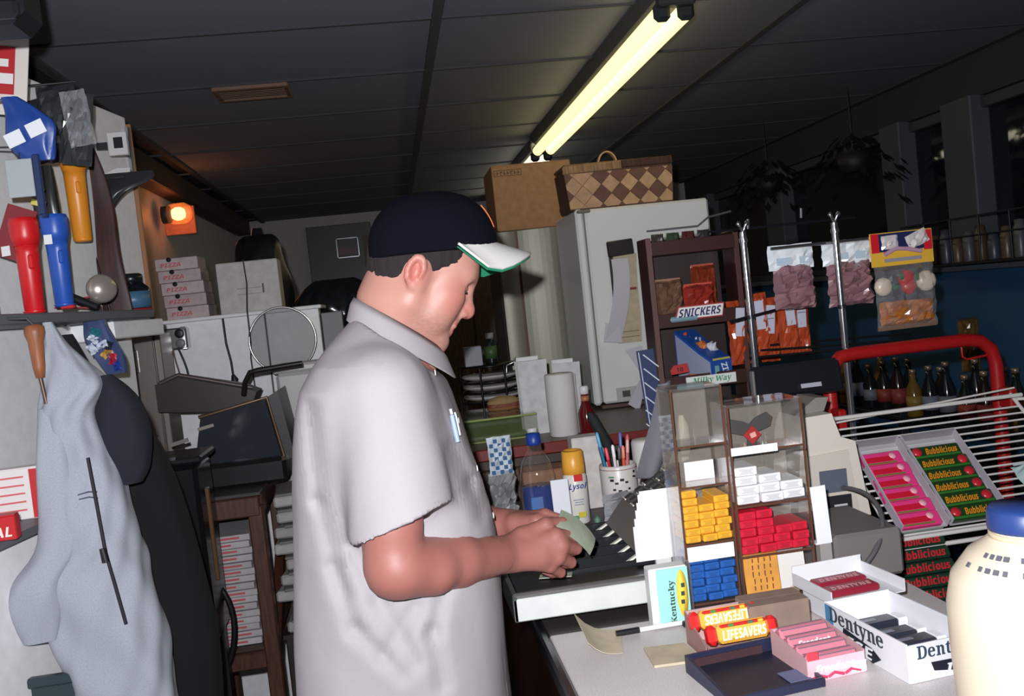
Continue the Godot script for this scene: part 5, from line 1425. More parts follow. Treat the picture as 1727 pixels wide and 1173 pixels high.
	# flat white tray of red gum
	var rt := thing("white_tray", "shallow white tray of dark red gum packs right of the rack", "tray", V(0.69, 1.0045, -1.465), 0.1)
	part("tray_floor", MB.new().box(V(0, 0.016, 0), V(0.13, 0.002, 0.12)), wh, rt)
	part("tray_foot", MB.new().box(V(0, -0.004, 0), V(0.11, 0.039, 0.1), 0.002), wh, rt)
	part("back_wall", MB.new().box(V(0, 0.032, -0.06), V(0.13, 0.03, 0.002)), mat(226, 226, 228, 0.5), rt)
	for sx in [-1, 1]:
		part("side_wall", MB.new().box(V(sx * 0.065, 0.026, 0), V(0.002, 0.02, 0.12)), wh, rt)
	for k in 2:
		var rp := thing("red_gum_pack", ["dark red lettered gum pack nearer the front of the shallow white tray", "dark red lettered gum pack at the back of the shallow white tray"][k], "gum", V(0.69, 1.0045, -1.465) + Basis(Vector3.UP, 0.1) * V(-0.01 + 0.006 * k, 0.023, 0.024 - 0.045 * k), 0.1, "red gum packs in the shallow tray")
		part("wrapper", MB.new().box(V(0, 0, 0), V(0.09, 0.012, 0.032), 0.003), mat(142, 34, 52, 0.4), rp)
		letters("DENTYNE", 0.07, 0.013, mat(214, 150, 160, 0.5), rp, Transform3D(Basis(Vector3.RIGHT, -PI / 2), V(0, 0.0061, 0.002)), true, false, 0.2)
	# ---- papers and pen
	var cp := []
	for i in 6:
		var t := i / 5.0
		var row := []
		for j in 4:
			row.append(V(0.245 + 0.075 * t * (1.0 - 0.1 * j), 0.9815 + 0.035 * pow(1.0 - t, 3.0) * (1.0 - 0.35 * j / 3.0) + 0.0005, -1.545 + 0.035 * j + 0.005 * t))
		row.reverse()
		cp.append(row)
	single("curled_note", "cream paper slip with one curled corner on the white counter", "paper", MB.new().sheet(cp, 0.0008), mat(206, 192, 166, 0.7, 0.0, "card"))
	single("folded_note", "small cream note folded once, left of the navy tray", "paper", MB.new().prism(PackedVector2Array([Vector2(-0.034, -0.04), Vector2(0.04, -0.044), Vector2(0.036, 0.03), Vector2(-0.03, 0.036)]), 0.0, 0.004, Transform3D(Basis(Vector3.RIGHT, -PI / 2), Vector3.ZERO)), mat(196, 180, 156, 0.7, 0.0, "card"), V(0.362, 0.981, -1.402))
	var pn := thing("marker_pen", "long white pen with a black cap lying on the white counter", "pen", V(0.375, 0.9865, -1.512))
	part("barrel", MB.new().tube([V(-0.03, 0, 0), V(0.07, 0, -0.004)], 0.0042, 10), mat(224, 222, 218, 0.4), pn)
	part("cap", MB.new().tube([V(-0.07, 0, 0.002), V(-0.066, 0, 0.002), V(-0.03, 0, 0)], 0.0052, 10), mat(28, 28, 32, 0.3), pn)
	var bn := thing("banknote", "grey-green banknote lying in the open drawer below the fist", "money", V(0.245, 1.038, -1.71), -0.25)
	part("note", MB.new().box(V(0, 0.0, 0), V(0.06, 0.0015, 0.03)), mat(176, 176, 160, 0.7, 0.0, "card"), bn)
	for k in 3:
		part("print_block", MB.new().box(V(-0.02 + 0.018 * k, 0.0011, 0.0), V(0.009, 0.0006, 0.022)), mat(84, 88, 84, 0.7), bn)
	# ---- bottles and mug behind the drawer
	var bb := thing("blue_liquid_bottle", "clear plastic bottle half full of blue liquid with a blue cap", "bottle", V(0.312, 0.9805, -2.32))
	part("bottle_shell", MB.new().lathe([Vector2(0, 0), Vector2(0.04, 0), Vector2(0.044, 0.006), Vector2(0.044, 0.13), Vector2(0.036, 0.165), Vector2(0.018, 0.195), Vector2(0.0165, 0.21), Vector2(0, 0.21)], 32), glass(200, 180, 160, 0.05, 0.04), bb)
	part("blue_liquid", MB.new().lathe([Vector2(0, 0.002), Vector2(0.038, 0.002), Vector2(0.0415, 0.007), Vector2(0.0415, 0.105), Vector2(0, 0.105)], 32), mat(20, 52, 120, 0.12), bb)
	part("label_print", MB.new().box(V(-0.012, 0.06, 0.041), V(0.03, 0.05, 0.004), 0.001), mat(70, 110, 170, 0.4), bb)
	part("cap", MB.new().lathe([Vector2(0, 0.208), Vector2(0.0185, 0.208), Vector2(0.019, 0.215), Vector2(0.0175, 0.236), Vector2(0, 0.238)], 24), mat(28, 58, 140, 0.4), bb)
	var ly := thing("spray_can", "white spray can with an orange-yellow cap on the counter", "spray can", V(0.405, 0.9805, -2.32))
	part("can_body", MB.new().lathe([Vector2(0, 0), Vector2(0.028, 0), Vector2(0.0295, 0.003), Vector2(0.0295, 0.118), Vector2(0.027, 0.124), Vector2(0, 0.124)], 28), mat(222, 216, 206, 0.3), ly)
	part("cap", MB.new().lathe([Vector2(0, 0.124), Vector2(0.0285, 0.124), Vector2(0.0285, 0.142), Vector2(0.0265, 0.18), Vector2(0.022, 0.183), Vector2(0.019, 0.172), Vector2(0, 0.172)], 28), mat(232, 164, 58, 0.35), ly)
	part("red_patch", MB.new().box(V(0.004, 0.116, 0.0285), V(0.022, 0.017, 0.003), 0.001), mat(206, 34, 36, 0.4), ly)
	letters("Lysol", 0.042, 0.02, mat(52, 62, 140, 0.4), ly, face_z(0.0, 0.094, 0.0296), true, false, 0.3)
	part("label_print", MB.new().box(V(0.0, 0.062, 0.029), V(0.026, 0.002, 0.002)).box(V(0.0, 0.056, 0.029), V(0.02, 0.002, 0.002)).box(V(0.0, 0.05, 0.029), V(0.024, 0.002, 0.002)), mat(130, 140, 160, 0.4), ly)
	part("fruit_print", MB.new().box(V(0.006, 0.024, 0.029), V(0.02, 0.014, 0.003), 0.002), mat(206, 190, 60, 0.4), ly)
	part("leaf_print", MB.new().box(V(-0.01, 0.018, 0.0285), V(0.016, 0.01, 0.003), 0.002), mat(96, 150, 110, 0.4), ly)
	single("blank_card", "blank white card standing between the blue bottle and the spray can", "card", MB.new().box(V(0, 0.058, 0), V(0.042, 0.116, 0.003), 0.0005, Basis(Vector3.RIGHT, -0.1)).box(V(0, 0.002, -0.016), V(0.04, 0.003, 0.03)), mat(222, 222, 230, 0.6), V(0.347, 1.0, -2.2))
	single("card_block", "small dark block under the blank white card", "block", MB.new().box(V(0, 0.009, 0), V(0.05, 0.018, 0.06), 0.003), mat(50, 48, 48, 0.5), V(0.347, 0.981, -2.21))
	carton("brown_carton", "small brown carton behind the blue-capped bottle", "box", V(0.345, 0.9805, -2.44), V(0.12, 0.125, 0.09), mat(140, 96, 70, 0.75, 0.0, "card"))
	carton("white_tea_box", "white carton behind the spray can with a red top edge", "box", V(0.47, 0.9805, -2.47), V(0.085, 0.19, 0.06), mat(216, 208, 202, 0.6, 0.0, "card"))
	var gk := thing("gingham_cloth", "blue and white checked cloth hanging behind the blue-capped bottle", "cloth", V(0.235, 0.9805, -2.42))
	part("cloth", crumpled(0.062, 0.1, 0.03, 0.01, 31, 7, 8), mat(196, 206, 214, 0.85), gk, Transform3D(Basis.IDENTITY, V(0, 0.175, 0)))
	part("plastic_wrap", crumpled(0.07, 0.13, 0.05, 0.03, 35), mat(150, 150, 150, 0.25), gk, V_tf(0, 0.065, -0.01))
	var chk := MB.new()
	for i in 8:
		for j in 5:
			if (i + j) % 2 == 0:
				chk.box(V(-0.022 + 0.011 * j, 0.135 + 0.0115 * i, 0.0155), V(0.0095, 0.0095, 0.004), 0.0)
	part("check_print", chk, mat(54, 92, 132, 0.85), gk)
	var mg := thing("pen_mug", "white mug printed with cows and full of pens", "mug", V(0.526, 0.9805, -2.36))
	part("mug_body", MB.new().lathe([Vector2(0, 0), Vector2(0.043, 0), Vector2(0.046, 0.004), Vector2(0.0475, 0.124), Vector2(0.0455, 0.127), Vector2(0.0425, 0.124), Vector2(0.041, 0.012), Vector2(0, 0.01)], 36), mat(218, 210, 204, 0.35), mg)
	var hnd := []
	for k in 11:
		var an := -PI / 2 + PI * k / 10.0
		hnd.append(V(0.042 + 0.026 * cos(an), 0.066 + 0.036 * sin(an), -0.012))
	part("handle", MB.new().tube(hnd, 0.006, 10), mat(214, 206, 200, 0.35), mg)
	part("rim_line", MB.new().lathe([Vector2(0.0476, 0.116), Vector2(0.048, 0.116), Vector2(0.048, 0.1175), Vector2(0.0476, 0.1175)], 32), mat(150, 80, 70, 0.4), mg)
	var spots := [[-0.6, 0.092, 8, 5], [-0.35, 0.084, 7, 4], [-0.05, 0.092, 8, 5], [0.2, 0.085, 6, 4], [-0.5, 0.068, 6, 4], [-0.2, 0.064, 7, 5], [0.1, 0.062, 7, 4], [0.32, 0.068, 5, 4], [-0.4, 0.045, 6, 5], [-0.05, 0.042, 7, 5], [0.25, 0.045, 5, 4], [-0.3, 0.022, 6, 4], [0.05, 0.02, 5, 4], [0.75, 0.108, 6, 5], [0.8, 0.095, 4, 4], [0.68, 0.096, 4, 4]]
	var sp := MB.new()
	for q in spots:
		var b := Basis(Vector3.UP, q[0])
		sp.box(b * V(0, 0, 0.0472) + V(0, q[1], 0), V(q[2] * 0.0013, q[3] * 0.0013, 0.0016), 0.0005, b)
	part("cow_print", sp, mat(34, 32, 34, 0.5), mg)
	var green := MB.new()
	for q in [[-0.62, 0.1], [-0.2, 0.03], [0.0, 0.032]]:
		var b := Basis(Vector3.UP, q[0])
		green.box(b * V(0, 0, 0.0472) + V(0, q[1], 0), V(0.014, 0.004, 0.0014), 0.0, b)
	part("grass_print", green, mat(80, 140, 100, 0.5), mg)
	var pens := [[-0.03, 0.012, -0.045, 0.2, 0.0, 40, 120, 160, "blue"], [-0.02, 0.02, -0.028, 0.16, 0.01, 190, 30, 40, "red"], [-0.005, 0.016, -0.01, 0.165, 0.012, 226, 224, 226, "white"], [0.006, 0.02, 0.004, 0.16, 0.02, 30, 30, 34, "slim black"], [0.016, 0.018, 0.016, 0.16, 0.014, 226, 90, 60, "orange"], [0.024, 0.014, 0.03, 0.175, 0.012, 206, 120, 110, "pink"], [0.03, 0.004, 0.034, 0.185, 0.0, 150, 40, 44, "dark red"], [-0.028, -0.008, -0.04, 0.165, -0.01, 60, 60, 70, "grey"], [0.01, -0.01, 0.02, 0.19, -0.02, 40, 60, 120, "navy"]]
	for q in pens:
		var pe := thing("pen", "%s pen standing in the cow-print mug" % q[8], "pen", V(0.526, 0.993, -2.36), 0.0, "pens in the mug")
		var a := V(q[0] * 0.6, 0.005, q[1] * 0.6)
		var c := V(q[2], q[3], q[4])
		part("barrel", MB.new().tube([a, a.lerp(c, 0.8)], 0.0042, 8), mat(q[5], q[6], q[7], 0.35), pe)
		part("pen_end", MB.new().tube([a.lerp(c, 0.8), a.lerp(c, 0.97), c], [0.0046, 0.0046, 0.002], 8), mat(mini(q[5] + 60, 240), mini(q[6] + 50, 240), mini(q[7] + 50, 240), 0.35), pe)
	var tg := thing("tongs", "long black brush leaning out of the cow-print mug", "brush", V(0.526, 0.993, -2.36))
	part("handle", MB.new().tube([V(0.006, 0.006, -0.01), V(-0.012, 0.14, -0.014)], 0.0055, 8), mat(26, 26, 28, 0.4), tg)
	part("brush_head", MB.new().tube([V(-0.008, 0.13, -0.014), V(-0.022, 0.175, -0.015), V(-0.048, 0.235, -0.016), V(-0.056, 0.25, -0.016)], [0.009, 0.015, 0.014, 0.006], 10), mat(24, 25, 26, 0.8), tg)
	single("white_canister", "plain white canister to the right of the cow-print mug", "canister", MB.new().lathe([Vector2(0, 0), Vector2(0.036, 0), Vector2(0.039, 0.004), Vector2(0.041, 0.16), Vector2(0.038, 0.166), Vector2(0.02, 0.168), Vector2(0, 0.168)], 28), mat(222, 218, 214, 0.45), V(0.628, 0.9805, -2.44))
	single("brown_ruler", "thin brown wooden stick standing right of the mug", "stick", MB.new().box(V(0, 0.06, 0), V(0.012, 0.13, 0.006), 0.001, Basis(Vector3.BACK, -0.06)), mat(140, 92, 72, 0.6, 0.0, "wood"), V(0.5935, 0.978, -2.35))
	single("foil_wrap", "crumpled clear wrap lying in front of the mug", "wrap", crumpled(0.15, 0.09, 0.05, 0.03, 12), mat(150, 150, 154, 0.2), V(0.52, 1.0205, -2.2))
	single("charm_toy", "tiny green and white toy hanging by the register's corner", "toy", MB.new().lathe([Vector2(0, 0), Vector2(0.008, 0.002), Vector2(0.01, 0.012), Vector2(0.006, 0.02), Vector2(0.009, 0.03), Vector2(0, 0.04)], 12), mat(90, 130, 110, 0.5), V(0.428, 0.9805, -2.2))
	# ---- the big cream jug
	var jg := thing("cream_jug", "big cream plastic jug with a blue cap in the near corner", "jug", V(0.64, 0.9805, -0.92), 0.2)
	var jr := [Vector2(0, 0), Vector2(0.07, 0), Vector2(0.078, 0.006), Vector2(0.082, 0.03), Vector2(0.0865, 0.14), Vector2(0.0865, 0.19), Vector2(0.08, 0.222), Vector2(0.062, 0.247), Vector2(0.046, 0.258), Vector2(0.037, 0.266), Vector2(0.0345, 0.275), Vector2(0, 0.275)]
	part("jug_body", MB.new().lathe(jr, 48), mat(204, 190, 168, 0.38), jg)
	part("cap", MB.new().lathe([Vector2(0, 0.272), Vector2(0.04, 0.272), Vector2(0.0405, 0.276), Vector2(0.0395, 0.292), Vector2(0.036, 0.296), Vector2(0, 0.2965)], 40), mat(34, 56, 112, 0.4), jg)
	part("neck_ring", MB.new().lathe([Vector2(0.035, 0.263), Vector2(0.0395, 0.263), Vector2(0.0395, 0.269), Vector2(0.035, 0.269)], 40), mat(200, 180, 150, 0.38), jg)
	var emb := MB.new()
	for r in 2:
		var rad: float = [0.0575, 0.0685][r]
		var y: float = [0.252, 0.24][r]
		for k in 16:
			if (k * 7 + r * 3) % 5 == 0:
				continue
			var an := -1.75 + 0.135 * k - 0.1 * r
			var b := Basis(Vector3.UP, an) * Basis(Vector3.RIGHT, -0.75 + 0.12 * r)
			emb.box(Basis(Vector3.UP, an) * V(0, 0, rad) + V(0, y, 0), V(0.0045 + 0.0012 * sin(k * 5.0), 0.0055, 0.0016), 0.0, b)
	part("printed_letters", emb, mat(84, 84, 92, 0.6), jg)


# small packs lying end-on in stacks: one thing each
func pack_block(hue: String, x: float, y: float, z: float, w: float, h: float, counts: Array, c: Color, words: Array, cw: Array, group: String) -> void:
	var m := StandardMaterial3D.new()
	m.albedo_color = c
	m.roughness = 0.32
	var m2 := StandardMaterial3D.new()
	m2.albedo_color = c.darkened(0.12)
	m2.roughness = 0.32
	var src := thing("%s_pack" % hue, "%s small pack in the acrylic rack, %s, %s" % [hue, cw[0], words[0]], "pack", V(x + w * 0.5, y, z - 0.036), 0.0, group)
	part("wrapper", MB.new().box(V(0, h * 0.5, 0), V(w - 0.0012, h - 0.0008, 0.068), 0.0018), m, src)
	part("end_fold", MB.new().prism(PackedVector2Array([Vector2(-w * 0.36, h * 0.2), Vector2(w * 0.36, h * 0.2), Vector2(w * 0.2, h * 0.5), Vector2(w * 0.36, h * 0.8), Vector2(-w * 0.36, h * 0.8), Vector2(-w * 0.2, h * 0.5)]), 0.034, 0.0344), m2, src)
	for i in counts.size():
		for k in counts[i]:
			if i == 0 and k == 0:
				continue
			var name_row: String = words[mini(k, 5)] if k < counts[i] - 1 or k == 0 else words[6]
			var shift := 0.0012 * sin(k * 2.7 + i * 1.3)
			var p := copy_of(src, "%s small pack in the acrylic rack, %s, %s" % [hue, cw[i], name_row], V(x + w * (i + 0.5) + shift, y + h * k, z - 0.036 + 0.003 * sin(k * 1.9 + i * 2.1)), 0.03 * sin(k * 3.3 + i))


func build_right() -> void:
	# ---- brown candy rack
	var cr := thing("candy_rack", "dark brown tiered candy rack with two lettered white strips", "display rack", V(0.796, 0, -2.45))
	var brn := mat(56, 28, 26, 0.4)
	part("side_panel", MB.new().box(V(-0.118, 1.326, -0.005), V(0.012, 0.69, 0.09), 0.002), brn, cr)
	part("side_panel", MB.new().box(V(0.118, 1.326, -0.005), V(0.012, 0.69, 0.09), 0.002), brn, cr)
	part("edge_strip", MB.new().box(V(-0.118, 1.326, 0.042), V(0.014, 0.69, 0.006), 0.001), mat(96, 70, 66, 0.35), cr)
	part("edge_strip", MB.new().box(V(0.118, 1.326, 0.042), V(0.014, 0.69, 0.006), 0.001), mat(78, 52, 50, 0.35), cr)
	part("back_panel", MB.new().box(V(0.015, 1.326, -0.1), V(0.2, 0.69, 0.01)), mat(40, 22, 22, 0.5), cr)
	for y in [1.275, 1.44, 1.63]:
		part("shelf_board", MB.new().box(V(0, y, -0.024), V(0.224, 0.012, 0.14), 0.002), brn, cr)
		part("front_rail", MB.new().box(V(0, y + 0.012, 0.046), V(0.224, 0.036, 0.006), 0.001), brn, cr)
	part("wire_lip", MB.new().tube([V(-0.115, 1.69, 0.03), V(0.02, 1.69, 0.04), V(0.05, 1.71, 0.04), V(0.115, 1.72, 0.035)], 0.003, 6), mat(150, 150, 154, 0.25, 0.8), cr)
	var s1 := part("name_strip", MB.new().prism(PackedVector2Array([Vector2(-0.064, -0.015), Vector2(0.06, -0.015), Vector2(0.066, 0.015), Vector2(-0.054, 0.015)]), 0.0, 0.004), mat(222, 218, 214, 0.45), cr, face_z(-0.002, 1.468, 0.05))
	part("strip_border", MB.new().prism(PackedVector2Array([Vector2(-0.069, -0.0185), Vector2(0.063, -0.0185), Vector2(0.0705, 0.0185), Vector2(-0.057, 0.0185)]), -0.002, 0.0002), mat(150, 40, 44, 0.45), s1)
	letters("SNICKERS", 0.112, 0.021, mat(32, 44, 96, 0.4), s1, face_z(0.001, 0, 0.0042), true, false, 0.28)
	var s2 := part("name_strip", MB.new().box(V(0, 0, 0), V(0.136, 0.026, 0.004), 0.001), mat(216, 218, 210, 0.45), cr, face_z(0.012, 1.287, 0.052))
	letters("Milky Way", 0.104, 0.02, mat(52, 140, 92, 0.4), s2, face_z(0.002, 0, 0.0022), true, true, 0.2)
	# goods on it
	var bg := MB.new()
	for q in [["red cellophane snack bag lying on the candy rack's upper shelf", 0.81, 1.448, -2.44, 0.085, 0.09, 150, 50, 40], ["brown cellophane snack bag beside the red one on the upper shelf", 0.735, 1.448, -2.465, 0.08, 0.11, 112, 84, 66], ["dark orange snack bag at the back of the candy rack's upper shelf", 0.845, 1.448, -2.495, 0.07, 0.14, 130, 54, 34]]:
		var b := thing("snack_bag", q[0], "snack bag", V(q[1], q[2], q[3]), 0.0, "snack bags on the candy rack")
		part("bag_body", crumpled(q[4], q[5], 0.05, 0.014, int(q[6])), mat(q[6], q[7], q[8], 0.18), b, face_z(0, q[5] * 0.5, 0))
		part("bag_seal", MB.new().box(V(0, q[5], 0), V(q[4] * 0.9, 0.008, 0.003)), mat(mini(q[6] + 40, 255), q[7] + 30, q[8] + 30, 0.2), b)
	single("candy_bar", "pale blue and yellow candy bar at the lip of the upper shelf", "candy", MB.new().box(V(0, 0.007, 0), V(0.075, 0.014, 0.02), 0.004), mat(120, 150, 160, 0.35), V(0.752, 1.447, -2.405))
	for k in 4:
		single("small_packet", "small dark packet on the top tier, %s from the left" % ["first", "second", "third", "fourth"][k], "packet", crumpled(0.035, 0.045, 0.02, 0.006, 40 + k, 5, 5), mat([70, 60, 84, 50][k], [62, 70, 40, 52][k], [56, 52, 40, 50][k], 0.3), V(0.71 + 0.042 * k, 1.658, -2.43), 0.0, "packets on the top tier")
	var bx := thing("blue_candy_box", "bright blue open candy box with white strokes on the lower shelf", "candy box", V(0.818, 1.282, -2.47), 0.42)
	part("box_body", MB.new().prism(PackedVector2Array([Vector2(-0.07, 0.0), Vector2(0.065, 0.0), Vector2(0.065, 0.055), Vector2(0.025, 0.075), Vector2(-0.07, 0.135)]), -0.036, 0.036, Transform3D(Basis(Vector3.UP, -PI / 2), Vector3.ZERO)), mat(36, 80, 160, 0.4), bx)
	part("grey_side", MB.new().prism(PackedVector2Array([Vector2(-0.066, 0.004), Vector2(0.061, 0.004), Vector2(0.061, 0.05), Vector2(0.023, 0.07), Vector2(-0.066, 0.125)]), 0.0362, 0.0368, Transform3D(Basis(Vector3.UP, -PI / 2), Vector3.ZERO)), mat(150, 156, 180, 0.5), bx)
	letters("ZIP", 0.034, 0.02, mat(226, 230, 236, 0.4), bx, Transform3D(Basis(Vector3.BACK, -1.3), V(0.012, 0.028, 0.0652)), true, false, 0.2)
	part("yellow_label", MB.new().box(V(-0.018, 0.022, 0.0655), V(0.014, 0.034, 0.001)), mat(120, 170, 170, 0.4), bx)
	part("yellow_edge", MB.new().box(V(0.0, 0.056, 0.0655), V(0.06, 0.005, 0.002)), mat(190, 180, 80, 0.4), bx)
	for q in [[-0.012, 0.115, -0.055, 200, 80, 50], [0.012, 0.1, -0.03, 214, 206, 210], [0.0, 0.092, 0.0, 190, 110, 60], [0.018, 0.086, 0.014, 206, 204, 214]]:
		part("candy_wrapper", crumpled(0.03, 0.03, 0.02, 0.01, int(q[3]), 4, 4), mat(q[3], q[4], q[5], 0.3), bx, Transform3D(Basis(Vector3.RIGHT, -0.8), V(q[0], q[1], q[2])))
	var rt := single("red_tag", "small red price tag on the lower shelf of the candy rack", "tag", MB.new().prism(PackedVector2Array([Vector2(-0.024, -0.012), Vector2(0.026, -0.01), Vector2(0.022, 0.014), Vector2(-0.016, 0.012), Vector2(-0.027, 0.0)]), 0.0, 0.003), mat(176, 52, 52, 0.5), V(0.73, 1.322, -2.415), 0.1)
	letters("10", 0.018, 0.011, mat(70, 30, 34, 0.5), rt, face_z(0.0, 0.0, 0.003))
	single("orange_bar", "small orange and white bar beside the red price tag", "candy", MB.new().box(V(0, 0.012, 0), V(0.02, 0.024, 0.02), 0.003), mat(226, 150, 70, 0.4), V(0.764, 1.2815, -2.42))
	# blue and white banner strip along the rack's side
	var bs := thing("banner_strip", "blue strip with slanted white lines along the candy rack's left side", "banner", V(0.645, 1.155, -2.4))
	part("strip", MB.new().box(V(0, 0.11, 0), V(0.045, 0.24, 0.004), 0.0, Basis(Vector3.BACK, 0.06)), mat(38, 52, 92, 0.5), bs)
	for k in 6:
		part("white_line", MB.new().box(V(-0.004 + 0.002 * k, 0.02 + 0.036 * k, 0.003), V(0.052, 0.003, 0.002), 0.0, Basis(Vector3.BACK, -0.75)), mat(206, 210, 222, 0.5), bs)
	part("white_line", MB.new().box(V(-0.018, 0.11, 0.0035), V(0.002, 0.23, 0.002), 0.0, Basis(Vector3.BACK, 0.06)), mat(206, 210, 222, 0.5), bs)
	single("rolled_paper", "pale rolled sheet standing in front of the blue striped strip", "paper", MB.new().tube([V(0, 0, 0), V(0.006, 0.09, 0), V(0.014, 0.17, -0.004)], [0.014, 0.015, 0.013], 12), mat(170, 170, 184, 0.6), V(0.642, 1.098, -2.33), 0.0)
	single("paper_stand", "small dark stand under the pale rolled sheet", "stand", MB.new().box(V(0, 0.058, 0), V(0.04, 0.117, 0.04), 0.004), mat(44, 40, 40, 0.5), V(0.642, 0.981, -2.33))
	# ---- chrome peg rack
	var pr := thing("peg_rack", "chrome peg rack with ball-topped posts and hanging snack bags", "display rack", V(0, 0, -2.25))
	var chrome := mat(214, 214, 216, 0.14, 0.95)
	var wire := mat(60, 62, 70, 0.25, 0.8)
	for x in [0.874, 1.112]:
		part("post", MB.new().tube([V(x, 0.0, 0), V(x, 1.655, 0)], 0.0085, 14), chrome, pr)
		part("post_collar", MB.new().tube([V(x, 1.63, 0), V(x, 1.64, 0)], 0.011, 14), chrome, pr)
		part("post_collar", MB.new().tube([V(x, 1.44, 0), V(x, 1.45, 0)], 0.0105, 14), mat(60, 60, 64, 0.3, 0.6), pr)
		for s in [-1, 1]:
			part("prong", MB.new().tube([V(x, 1.655, 0), V(x + 0.006 * s, 1.668, 0.002), V(x + 0.011 * s, 1.676, 0.004), V(x + 0.011 * s, 1.682, 0.004)], [0.004, 0.003, 0.006, 0.002], 8), chrome, pr)
	part("foot", MB.new().box(V(1.0, 0.02, 0), V(0.29, 0.04, 0.3), 0.01), mat(40, 40, 42, 0.4), pr)
	part("hook_bar", MB.new().tube([V(0.95, 1.607, -0.02), V(1.22, 1.607, -0.02)], 0.0042, 8), chrome, pr)
	for q in [[0.80, 1.665, -0.03, 1.2, 1.665, -0.06], [0.82, 1.44, 0.0, 1.06, 1.46, -0.12], [0.86, 1.345, 0.0, 1.115, 1.338, 0.0], [0.94, 1.35, -0.12, 1.36, 1.33, -0.12], [0.93, 1.36, -0.15, 1.38, 1.345, -0.16]]:
		part("wire_arm", MB.new().tube([V(q[0], q[1], q[2]), V(q[3], q[4], q[5])], 0.0034, 6), wire, pr)
	for q in [[0.9, 1.675, -0.03], [1.05, 1.69, -0.05]]:
		part("hook_tip", MB.new().tube([V(q[0], q[1] - 0.012, q[2]), V(q[0] + 0.001, q[1] + 0.012, q[2] + 0.004)], 0.004, 8), chrome, pr)
	# bags on the bar
	for q in [["clear peanut bag with a pale header on the left of the bar", 1.006, 1.53, 0.122, 0.145, 5], ["clear peanut bag with a pale header on the bar behind the second post", 1.155, 1.525, 0.135, 0.15, 17]]:
		var b := thing("snack_bag", q[0], "snack bag", V(q[1], q[2], -2.29), 0.0, "bags hanging on the chrome bar")
		part("bag_body", crumpled(q[3] * 0.9, q[4] * 0.78, 0.045, 0.024, q[5], 10, 14), mat(150, 112, 116, 0.12), b, face_z(0.004, -0.022, 0))
		part("header_card", crumpled(q[3], 0.062, 0.012, 0.01, q[5] + 3, 8, 5), mat(232, 236, 240, 0.16), b, face_z(0, q[4] * 0.5 - 0.02, 0.004))  # flash sheen on the header is put into its near-white colour
		part("header_text_block", MB.new().box(V(-0.02, q[4] * 0.5 - 0.03, 0.012), V(0.04, 0.018, 0.002)).box(V(0.035, q[4] * 0.5 - 0.03, 0.012), V(0.03, 0.018, 0.002)), mat(190, 206, 220, 0.3), b)
		part("bag_seal", MB.new().box(V(0.004, -q[4] * 0.5 + 0.012, 0.0), V(q[3] * 0.85, 0.008, 0.004)), mat(170, 170, 176, 0.15, 0.4), b)
	var pb := thing("party_bag", "bright bag of red and cream balls with a yellow and red header", "snack bag", V(1.292, 1.5, -2.265))
	part("header_card", MB.new().box(V(0, 0.075, 0), V(0.168, 0.085, 0.004), 0.001), mat(226, 176, 62, 0.35), pb)
	part("red_patch", MB.new().box(V(-0.072, 0.092, 0.003), V(0.02, 0.048, 0.002)), mat(206, 36, 50, 0.3), pb)
	part("red_patch", MB.new().box(V(0.07, 0.09, 0.003), V(0.022, 0.05, 0.002)), mat(206, 36, 50, 0.3), pb)
	part("blue_patch", MB.new().box(V(0.0, 0.092, 0.0028), V(0.13, 0.046, 0.002)), mat(40, 44, 84, 0.25), pb)
	part("white_print", crumpled(0.045, 0.034, 0.008, 0.006, 51, 6, 5), mat(232, 222, 222, 0.15, 0.2), pb, face_z(-0.034, 0.092, 0.006))
	part("white_print", crumpled(0.06, 0.036, 0.008, 0.008, 57, 6, 5), mat(232, 222, 222, 0.15, 0.2), pb, Transform3D(Basis(Vector3.BACK, 0.35), V(0.04, 0.094, 0.006)))
	part("ribbon_print", MB.new().tube([V(-0.05, 0.062, 0.004), V(-0.02, 0.075, 0.005), V(0.01, 0.072, 0.005), V(0.05, 0.062, 0.004)], 0.006, 6), mat(190, 150, 170, 0.3), pb)
	part("grey_strip", MB.new().box(V(0.0, 0.047, 0.003), V(0.1, 0.009, 0.002), 0.0), mat(150, 146, 150, 0.4), pb)
	part("clear_bag", crumpled(0.165, 0.16, 0.05, 0.014, 61), glass(220, 222, 226, 0.1, 0.08), pb, face_z(0, -0.045, 0))
	for q in [[-0.058, -0.018, 0.024, 214, 196, 176], [0.058, -0.014, 0.027, 214, 196, 176], [0.006, -0.004, 0.023, 190, 26, 32], [0.01, -0.024, 0.02, 182, 24, 30]]:
		part("candy_ball", MB.new().lathe([Vector2(0, -1), Vector2(0.5, -0.866), Vector2(0.866, -0.5), Vector2(1, 0), Vector2(0.866, 0.5), Vector2(0.5, 0.866), Vector2(0, 1)], 18, Transform3D(Basis.from_scale(V(q[2], q[2], q[2] * 0.6)), V(q[0], q[1], 0.0))), mat(q[3], q[4], q[5], 0.35), pb)
	for q in [[-0.03, -0.02], [0.028, -0.002], [-0.012, 0.004]]:
		part("green_leaf", MB.new().box(V(q[0], q[1], 0.01), V(0.014, 0.018, 0.006), 0.003), mat(50, 96, 56, 0.4), pb)
	part("amber_candy", crumpled(0.15, 0.058, 0.03, 0.016, 71, 14, 7), mat(176, 104, 40, 0.15), pb, face_z(0.0, -0.088, 0.0))
	part("bag_seal", MB.new().box(V(-0.002, -0.123, 0.0), V(0.16, 0.012, 0.004)), mat(150, 120, 100, 0.15, 0.4), pb)
